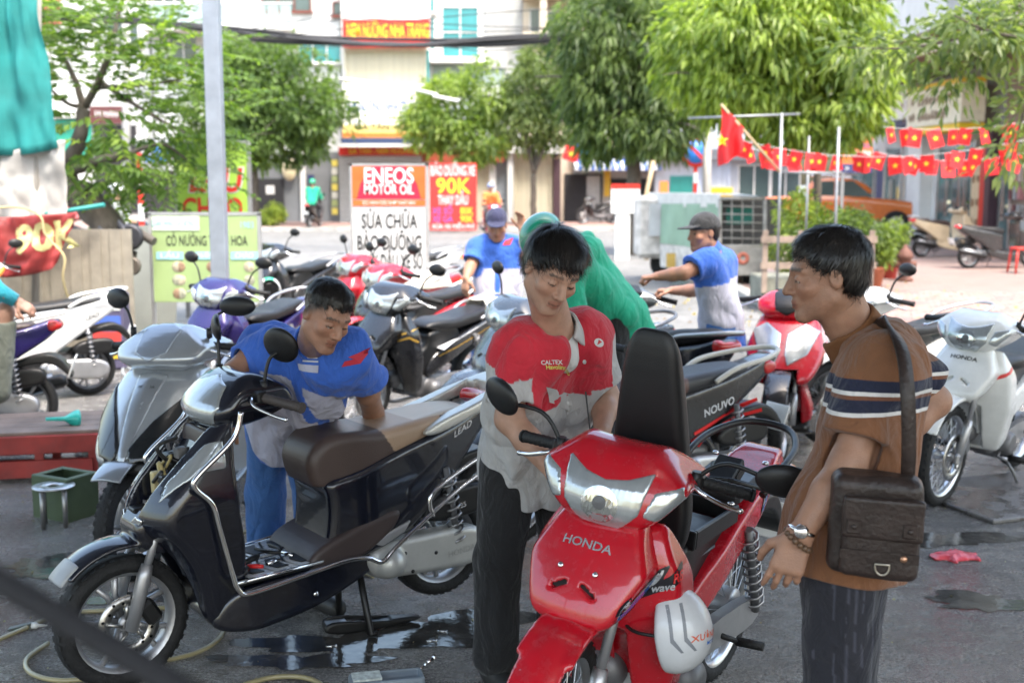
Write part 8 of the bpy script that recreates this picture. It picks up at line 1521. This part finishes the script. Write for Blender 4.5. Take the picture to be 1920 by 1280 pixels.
sf = thing('small_flag', 'small red flag with yellow star on a stick above the scooter shop opening', 'flag', DY(1042, 298, 44.)); B1 = np.array(sf.location); mb = MB(); mb.tube([(0, 0, 0), DY(1062, 284, 43.6)-B1], .02, 6); mb.build('flag_pole', mat('pole_wood'), sf); wv_ = wavy(.55, .5, .05); o = wv_.build('cloth', M_FLAG, sf, loc=DY(1075, 276, 43.6)-B1, rot=(0, R(15), 0)); decal('star', flat(star(.12)), bvh(o), (0, -.3, -.25), (1, 0, 0), (0, 0, 1), M_STAR, o, .01)
# garlands of little flags
fm = wavy(.21, .27, .015, 4).mesh('pennant', fix=False); fm.materials.append(M_FLAG); fs = MB(); fs.add([(x, -.012, y-.135) for x, y in star(.05)], [tuple(range(10))]); sm_ = fs.mesh('star', fix=False); sm_.materials.append(M_STAR)
def garland(label, a, b, n_, sag, Ya, Yb, sc=1.):
    P0 = DY(*a, Ya); P1 = DY(*b, Yb); t = thing('flag_garland', label, 'garland', P0); pts = [np.array([0, 0, 0])*(1-u)+(P1-P0)*u+np.array([0, 0, -sag*4*u*(1-u)]) for u in np.linspace(0, 1, 20)]; mb = MB(); mb.tube(pts, .004, 4); mb.build('string', M_WHI, t); g = random.Random(n_)
    for i in range(n_):
        u = (i+.5+g.uniform(-.35, .35))/n_; p = (P1-P0)*u+np.array([0, 0, -sag*4*u*(1-u)]); o = link('pennant', fm, None, t, loc=p, rot=(g.uniform(-.3, .3), g.uniform(-.35, .35), g.uniform(-.8, .8))); o.scale = (sc*g.uniform(.9, 1.1),)*3; link('star', sm_, None, o)
garland('upper garland of little red flags strung from the flag frame to the yellow shop sign', (1655, 238), (1930, 228), 9, .06, YFR-.2, 14.5, .8); garland('lower garland of little red flags crossing in front of the glass doors', (1385, 262), (1925, 262), 17, .22, YFR+.8, 15., .8); garland('garland of little red flags hanging behind the tree trunk', (1390, 275), (1640, 285), 9, .1, 17.5, 18.5, .85); garland('short garland of little red flags under the awning of the stone fronted shop', (1640, 285), (1930, 285), 11, .12, 17.5, 17., .85)
# orange sign board CƠM VĂN PHÒNG
YO = 24.; t, w_, zt, zb_ = board('canteen_sign', 'orange CƠM VĂN PHÒNG sign with blue foot beside the tree', 1580, 238, 1634, 324, YO, mat('sign_orange', (.6, .13, .04), rough=.45)); s = YO/F
for st_, py, sz, fw, m_ in (('CƠM', 262, 24, 32, M_YEL), ('CƠM VĂN PHÒNG', 288, 12, 48, M_WHI), ('SẠCH', 274, 10, 20, M_BLU)): text('lettering', st_, sz*s, m_, t, (-6*s if st_ == 'CƠM' else (16*s if st_ == 'SẠCH' else 0), -.03, DY(1600, py, YO)[2]), fit=fw*s, bold=.02)
band(t, w_, zb_, zb_+16*s, mat('poster_navy'), -.03); scribble(t, 0, -.04, zb_+8*s, 44*s, 8*s, M_WHI, 12); mb = MB(); mb.box((-w_*.9, 0, zb_/2), (.03, .03, zb_/2)); mb.build('leg', M_GALV, t)
# white notice board on the mango
YN = 27.; t, w_, zt, zb_ = board('notice_board', 'white notice board with a red top strip fixed to a leaning wooden stake', 1146, 346, 1199, 400, YN, M_WHI, zb=.0); band(t, w_, zt-8*YN/F, zt+.01, M_RED); mb = MB(); mb.tube([(.5, .05, 0), (.42, .05, 1.2), (.62, .06, 2.2)], .05, 7); mb.build('stake', mat('pole_wood'), t); mb = MB(); mb.box((-.05, .1, .55), (.16, .08, .55)); mb.build('white_post', mat('white_plaster'), t)
# cargo tricycle with cover
ct = thing('cargo_tricycle', 'grey covered cargo tricycle with green tarp side and barred rear', 'tricycle', G(1330, 548)); YC = float(ct.location.y); C0 = np.array(ct.location); ct.rotation_euler = (0, 0, 0)
def Cx(px, py, d=0.): return DY(px, py, YC+d)-C0
mg = mat('trike_grey', (.27, .26, .24), rough=.55, var=.25, dirt=.4); a, b = Cx(1350, 372), Cx(1436, 540)
fr_ = MB()
for p, q in (((1350, 372), (1350, 540)), ((1434, 372), (1434, 540)), ((1350, 372), (1434, 372)), ((1350, 462), (1434, 462))): fr_.tube([Cx(*p), Cx(*q)], .03, 8)
fr_.build('rear_frame', mg, ct)
for i in range(5): mb = MB(); mb.tube([Cx(1352, 386+i*15), Cx(1433, 388+i*15)], .01, 6); mb.build('bar', mg, ct)
for i in range(3): mb = MB(); mb.tube([Cx(1372+i*20, 374), Cx(1372+i*20, 462)], .009, 6); mb.build('bar', mg, ct)
mb = MB(); p, q = Cx(1350, 464), Cx(1434, 516); mb.box(((p[0]+q[0])/2, 0, (p[2]+q[2])/2), ((q[0]-p[0])/2, .03, (p[2]-q[2])/2), bev=.008); tg = mb.build('tailgate', mg, ct); mb = MB(); mb.lathe([(.04, -.004), (.10, -.004), (.10, .004), (.04, .004)], 20, ((p[0]+q[0])/2, -.038, (p[2]+q[2])/2+.05), ax='y', closed=True); mb.build('emblem', mat('emblem_red', (.4, .12, .08), rough=.6), tg)
mb = MB(); tl_, tr3 = Cx(1216, 362, 2.2), Cx(1350, 372); zt = tr3[2]+.02; mb.add([(Cx(1216, 362, 2.6)[0], 2.6, zt+.05), (Cx(1436, 372)[0], -.03, zt), (Cx(1436, 372)[0], 2.4, zt+.03), (Cx(1350, 372)[0]-.0, -.03, zt+.04), (Cx(1216, 362, 2.6)[0], 2.6, zt-.2), (Cx(1350, 372)[0], -.03, zt-.16)], [(0, 3, 1, 2), (0, 4, 5, 3)]); cvr = mb.build('canopy', mat('trike_cover', (.6, .58, .54), rough=.6, dirt=.3), ct)
mb = MB(); n = 12; V = []; A0, A1, A2, A3 = Cx(1240, 382, 2.), Cx(1350, 382, -.01), Cx(1350, 470, -.01), Cx(1238, 456, 2.)
for j in range(n+1):
    for i in range(n+1): u = i/n; v = j/n; p = (A0*(1-u)+A1*u)*(1-v)+(A3*(1-u)+A2*u)*v; V.append(p+np.array([.02*math.sin(u*20), .03*math.sin(u*17+v*3), 0]))
mb.add(V, [(j*(n+1)+i, j*(n+1)+i+1, (j+1)*(n+1)+i+1, (j+1)*(n+1)+i) for j in range(n) for i in range(n)], 0, True); mb.build('side_tarp', mat('tarp_green', (.24, .36, .26), rough=.5, var=.2, ns=2), ct)
mb = MB(); A0, A1, A2, A3 = Cx(1238, 458, 2.), Cx(1350, 468, -.01), Cx(1350, 520, -.01), Cx(1238, 500, 2.); mb.add([A0, A1, A2, A3, A0+np.array([.05, .05, 0]), A1+np.array([.05, .05, 0]), A2+np.array([.05, .05, 0]), A3+np.array([.05, .05, 0])], [(0, 1, 2, 3), (7, 6, 5, 4), (0, 4, 5, 1), (3, 2, 6, 7)]); mb.build('side_board', mat('trike_white', (.55, .52, .48), rough=.5, dirt=.5, var=.3), ct)
mb = MB(); p, q = Cx(1352, 388, 2.2), Cx(1432, 540, 2.2); mb.box(((p[0]+q[0])/2, 2.2, .9), ((q[0]-p[0])/2+.3, .03, .55)); mb.box(((p[0]+q[0])/2-.2, 1.1, .42), ((q[0]-p[0])/2+.25, 1.1, .04)); mb.build('load_bed', mat('bed_dark', (.06, .06, .06), rough=.8), ct)
mb = MB(); p, q = Cx(1362, 390, .3), Cx(1410, 420, .3); mb.box(((p[0]+q[0])/2, .3, (p[2]+q[2])/2), ((q[0]-p[0])/2, .02, (p[2]-q[2])/2)); mb.build('green_cloth', mat('tarp_dark_green', (.02, .14, .11), rough=.7), ct)
for x_, y_ in ((Cx(1365, 540)[0], .35), (Cx(1425, 540)[0]-.1, .35), (Cx(1262, 545, 1.6)[0], 2.6)):
    mb = MB(); mb.lathe([(.1, -.06), (.26, -.07), (.29, -.04), (.29, .04), (.26, .07), (.1, .06)], 22, (x_, y_, .29), ax='x' if y_ < 1 else 'y'); mb.build('wheel', M_TYRE, ct)
mb = MB(); mb.box(Cx(1222, 425, 2.5), (.3, .3, .55), bev=.08); mb.build('cab_front', mat('trike_white'), ct); mb = MB(); mb.box(Cx(1246, 412, 2.1), (.27, .02, .28)); mb.build('windscreen', M_PB, ct); mb = MB(); p = Cx(1265, 488, 1.5); mb.box(p, (.14, .05, .12)); mb.build('yellow_crate', mat('crate_yellow', (.5, .33, .08), rough=.5), ct)
# orange pickup
pc = D(1575, 420, 36.5); pk_ = thing('pickup_truck', 'orange pickup truck with silver roof rails parked behind the bushes', 'pickup', (pc[0]-.1, pc[1], .125), R(-14)); ORG = paint('orange_paint', (.55, .13, .02), .1)
sd('body', lambda P: smin(ext(P, [(-2.6, .55), (-2.6, 1.15), (-.6, 1.2), (1.1, 1.15), (2.35, 1.0), (2.62, .8), (2.6, .42), (-2.5, .42)], .9, .12), ext(P, [(-1.1, 1.1), (-.8, 1.72), (.5, 1.76), (1.25, 1.15)], lerp(P[:, 2], [1.1, 1.4, 1.76], [.86, .78, .66]), .1), .06), (-2.75, -1., .3), (2.75, 1., 1.9), .06, ORG, pk_)
for s_ in (1, -1):
    for poly in ([(-.85, 1.18), (-.65, 1.62), (-.12, 1.64), (-.12, 1.16)], [(-.04, 1.16), (-.04, 1.64), (.42, 1.64), (.98, 1.18)]): mb = MB(); mb.prism(poly, s_*.80, s_*.84); mb.build('side_window', M_GLASS, pk_)
    mb = MB(); mb.tube([(-.8, s_*.6, 1.80), (.5, s_*.6, 1.84)], .04, 6); mb.build('roof_rail', M_CHR, pk_); mb = MB(); mb.box((2.42, s_*.66, .92), (.16, .2, .08), bev=.04); mb.build('headlight', M_LENS, pk_)
    for x_ in (1.65, -1.6):
        mb = MB(); mb.lathe([(.0, -.03), (.22, -.03), (.22, .12), (.34, .13), (.39, .08), (.39, -.08), (.34, -.12)], 24, (x_, s_*.85, .39), ax='y'); mb.build('wheel', M_TYRE, pk_); mb = MB(); mb.lathe([(0, .13), (.2, .12), (.22, .08)], 16, (x_, s_*.85 if s_ > 0 else s_*1.06, .39), ax='y'); mb.build('rim', M_ALU, pk_)
mb = MB(); mb.box((2.6, 0, .6), (.08, .85, .14), bev=.04); mb.build('bumper', M_BPL, pk_)
# hydrant, stool, planter rail, white jar
hy = thing('fire_hydrant', 'rusty brown fire hydrant on the red pavers', 'hydrant', G(1695, 527, .125)); mb = MB(); mb.lathe([(.14, 0), (.14, .05), (.10, .07), (.10, .36), (.13, .38), (.13, .42), (.10, .48), (.05, .54), (.03, .56), (.03, .60), (0, .60)], 18); mb.tube([(-.18, 0, .28), (.18, 0, .28)], .055, 10); mb.tube([(0, -.17, .22), (0, 0, .22)], .065, 12); mb.build('barrel', mat('rust_brown', (.12, .05, .035), rough=.7, var=.35, dirt=.4), hy)
rs = thing('plastic_stool', 'red plastic stool beside the parked black scooter', 'stool', G(1915, 512, .125)); mb = MB(); mb.box((0, 0, .44), (.17, .17, .02), bev=.01); mb.build('seat', M_RED, rs)
for sx in (-1, 1):
    for sy in (-1, 1): mb = MB(); mb.tube([(sx*.18, sy*.18, 0), (sx*.14, sy*.14, .43)], .02, 6); mb.build('leg', M_RED, rs)
pr_ = thing('planter_box', 'mossy concrete planter with a wooden rail around the bushes', 'planter', G(1530, 566, .125)); mb = MB(); mb.box((0, .4, .17), (.75, .4, .17), bev=.02); mb.build('trough', mat('mossy_concrete', (.2, .2, .16), rough=.9, var=.35, dirt=.5), pr_)
for i in range(4): mb = MB(); mb.box((-.72+i*.48, -.03, .55), (.035, .025, .42)); mb.build('rail_post', mat('old_wood', (.25, .19, .15), rough=.8, var=.3), pr_)
for z_ in (.5, .85): mb = MB(); mb.box((0, -.06, z_), (.78, .015, .045)); mb.build('rail', mat('old_wood'), pr_)
# riders and bikes in the distance
def rider(label, p, yaw, col, hel, bikec, blabel, sc_=1., bike=True):
    h_ = np.array([math.cos(R(yaw)), math.sin(R(yaw)), 0]); l_ = np.array([-h_[1], h_[0], 0]); p = np.asarray(p, float)
    if bike: b_, *_ = scooter(blabel, (p+h_*.64)[:2], yaw, dict(body=bikec), .02, skey='far', rail=False); b_.location.z = p[2]
    pl = p+h_*-.25+np.array([0, 0, .86]); ch = p+h_*-.12+np.array([0, 0, 1.32]); J = dict(shL=ch+l_*.19, shR=ch-l_*.19, neck=ch+np.array([0, 0, .05]), elL=ch+l_*.25+h_*.15+np.array([0, 0, -.25]), elR=ch-l_*.25+h_*.15+np.array([0, 0, -.25]), wrL=p+h_*.2+l_*.3+np.array([0, 0, 1.02]), wrR=p+h_*.2-l_*.3+np.array([0, 0, 1.02]))
    for S_, s in (('L', 1), ('R', -1)): J['hip'+S_] = pl+l_*s*.09; J['kn'+S_] = p+h_*.12+l_*s*.2+np.array([0, 0, .72]); J['an'+S_] = p+h_*.05+l_*s*.17+np.array([0, 0, .36])
    q = Person(label, p[:2], J, h_, ch+np.array([0, 0, .24]), (.34, .2, .13), .022, 1.); q.t.location.z = 0; q.shirt(lambda V: np.tile(np.array([col]), (len(V), 1)), -.08, .03, slv=1.3, folds=0); q.trousers(lambda V: np.tile(np.array([[.03, .03, .035]]), (len(V), 1)), folds=0); q.headwear(helm_f, M_HEL, 'helmet', col=lambda V: np.tile(np.array([hel]), (len(V), 1))); return q
rider('rider in a green jacket and green helmet stopped at the grey wall', at(589, 43.6), 82, grn, (.01, .3, .16), BLACK, 'dark scooter under the rider in the green jacket'); rider('rider in an orange top on a red bike behind the mechanic with the navy cap', at(922, 38., 0), -75, (.65, .18, .04), (.2, .25, .4), RED, 'red scooter under the rider in the orange top')
rider('rider with a white cap helmet next to the hanging grey sheet', at(142, 24., 0), 10, (.35, .08, .09), (.7, .7, .7), WHITE, 'white scooter passing behind the hanging grey sheet'); rider('rider in a patterned shirt and white helmet beside the banded pole', at(234, 22., 0), 15, (.5, .5, .52), (.7, .7, .72), BLACK, 'black scooter passing behind the leaning trunk')
for px, lb, yw in ((1092, 'black motorbike parked in the dark shop opening', 200), (1160, 'dark motorbike parked beside the yellow shop banner', 215)): b_, *_ = under(lb, at(px, 46.6)[:2], yw, dict(body=BLACK), .02, h=.02) if False else under(lb, at(px, 46.6)[:2], yw, dict(body=BLACK), .02, mirrors=(), group=None); b_.location.z = .13
b_, *_ = under('motorbike parked at the road behind the tall oil sign', (-2.0, 15.5), -150, dict(body=WHITE), .02)

rp = [np.array([-1.25, 1.2, .01]), np.array([-1.22, 1.2, 1.5]), D(-260, 932, 1.0), D(-40, 1066, .95), D(150, 1178, .91), D(330, 1285, .87), D(500, 1390, .83), np.array([.1, .6, 1.2]), np.array([.3, .5, .01])]
mb = MB(); mb.tube(rp, .0105, 8); tag(mb.build('near_tube', mat('near_tube_black', (.012, .012, .014), rough=.8, bump=.5, bs=80)), 'black tube slanting across the foreground in front of the scooter wheel', 'near_tube')  # stands in for a dark shape near the camera, read as a mirror part
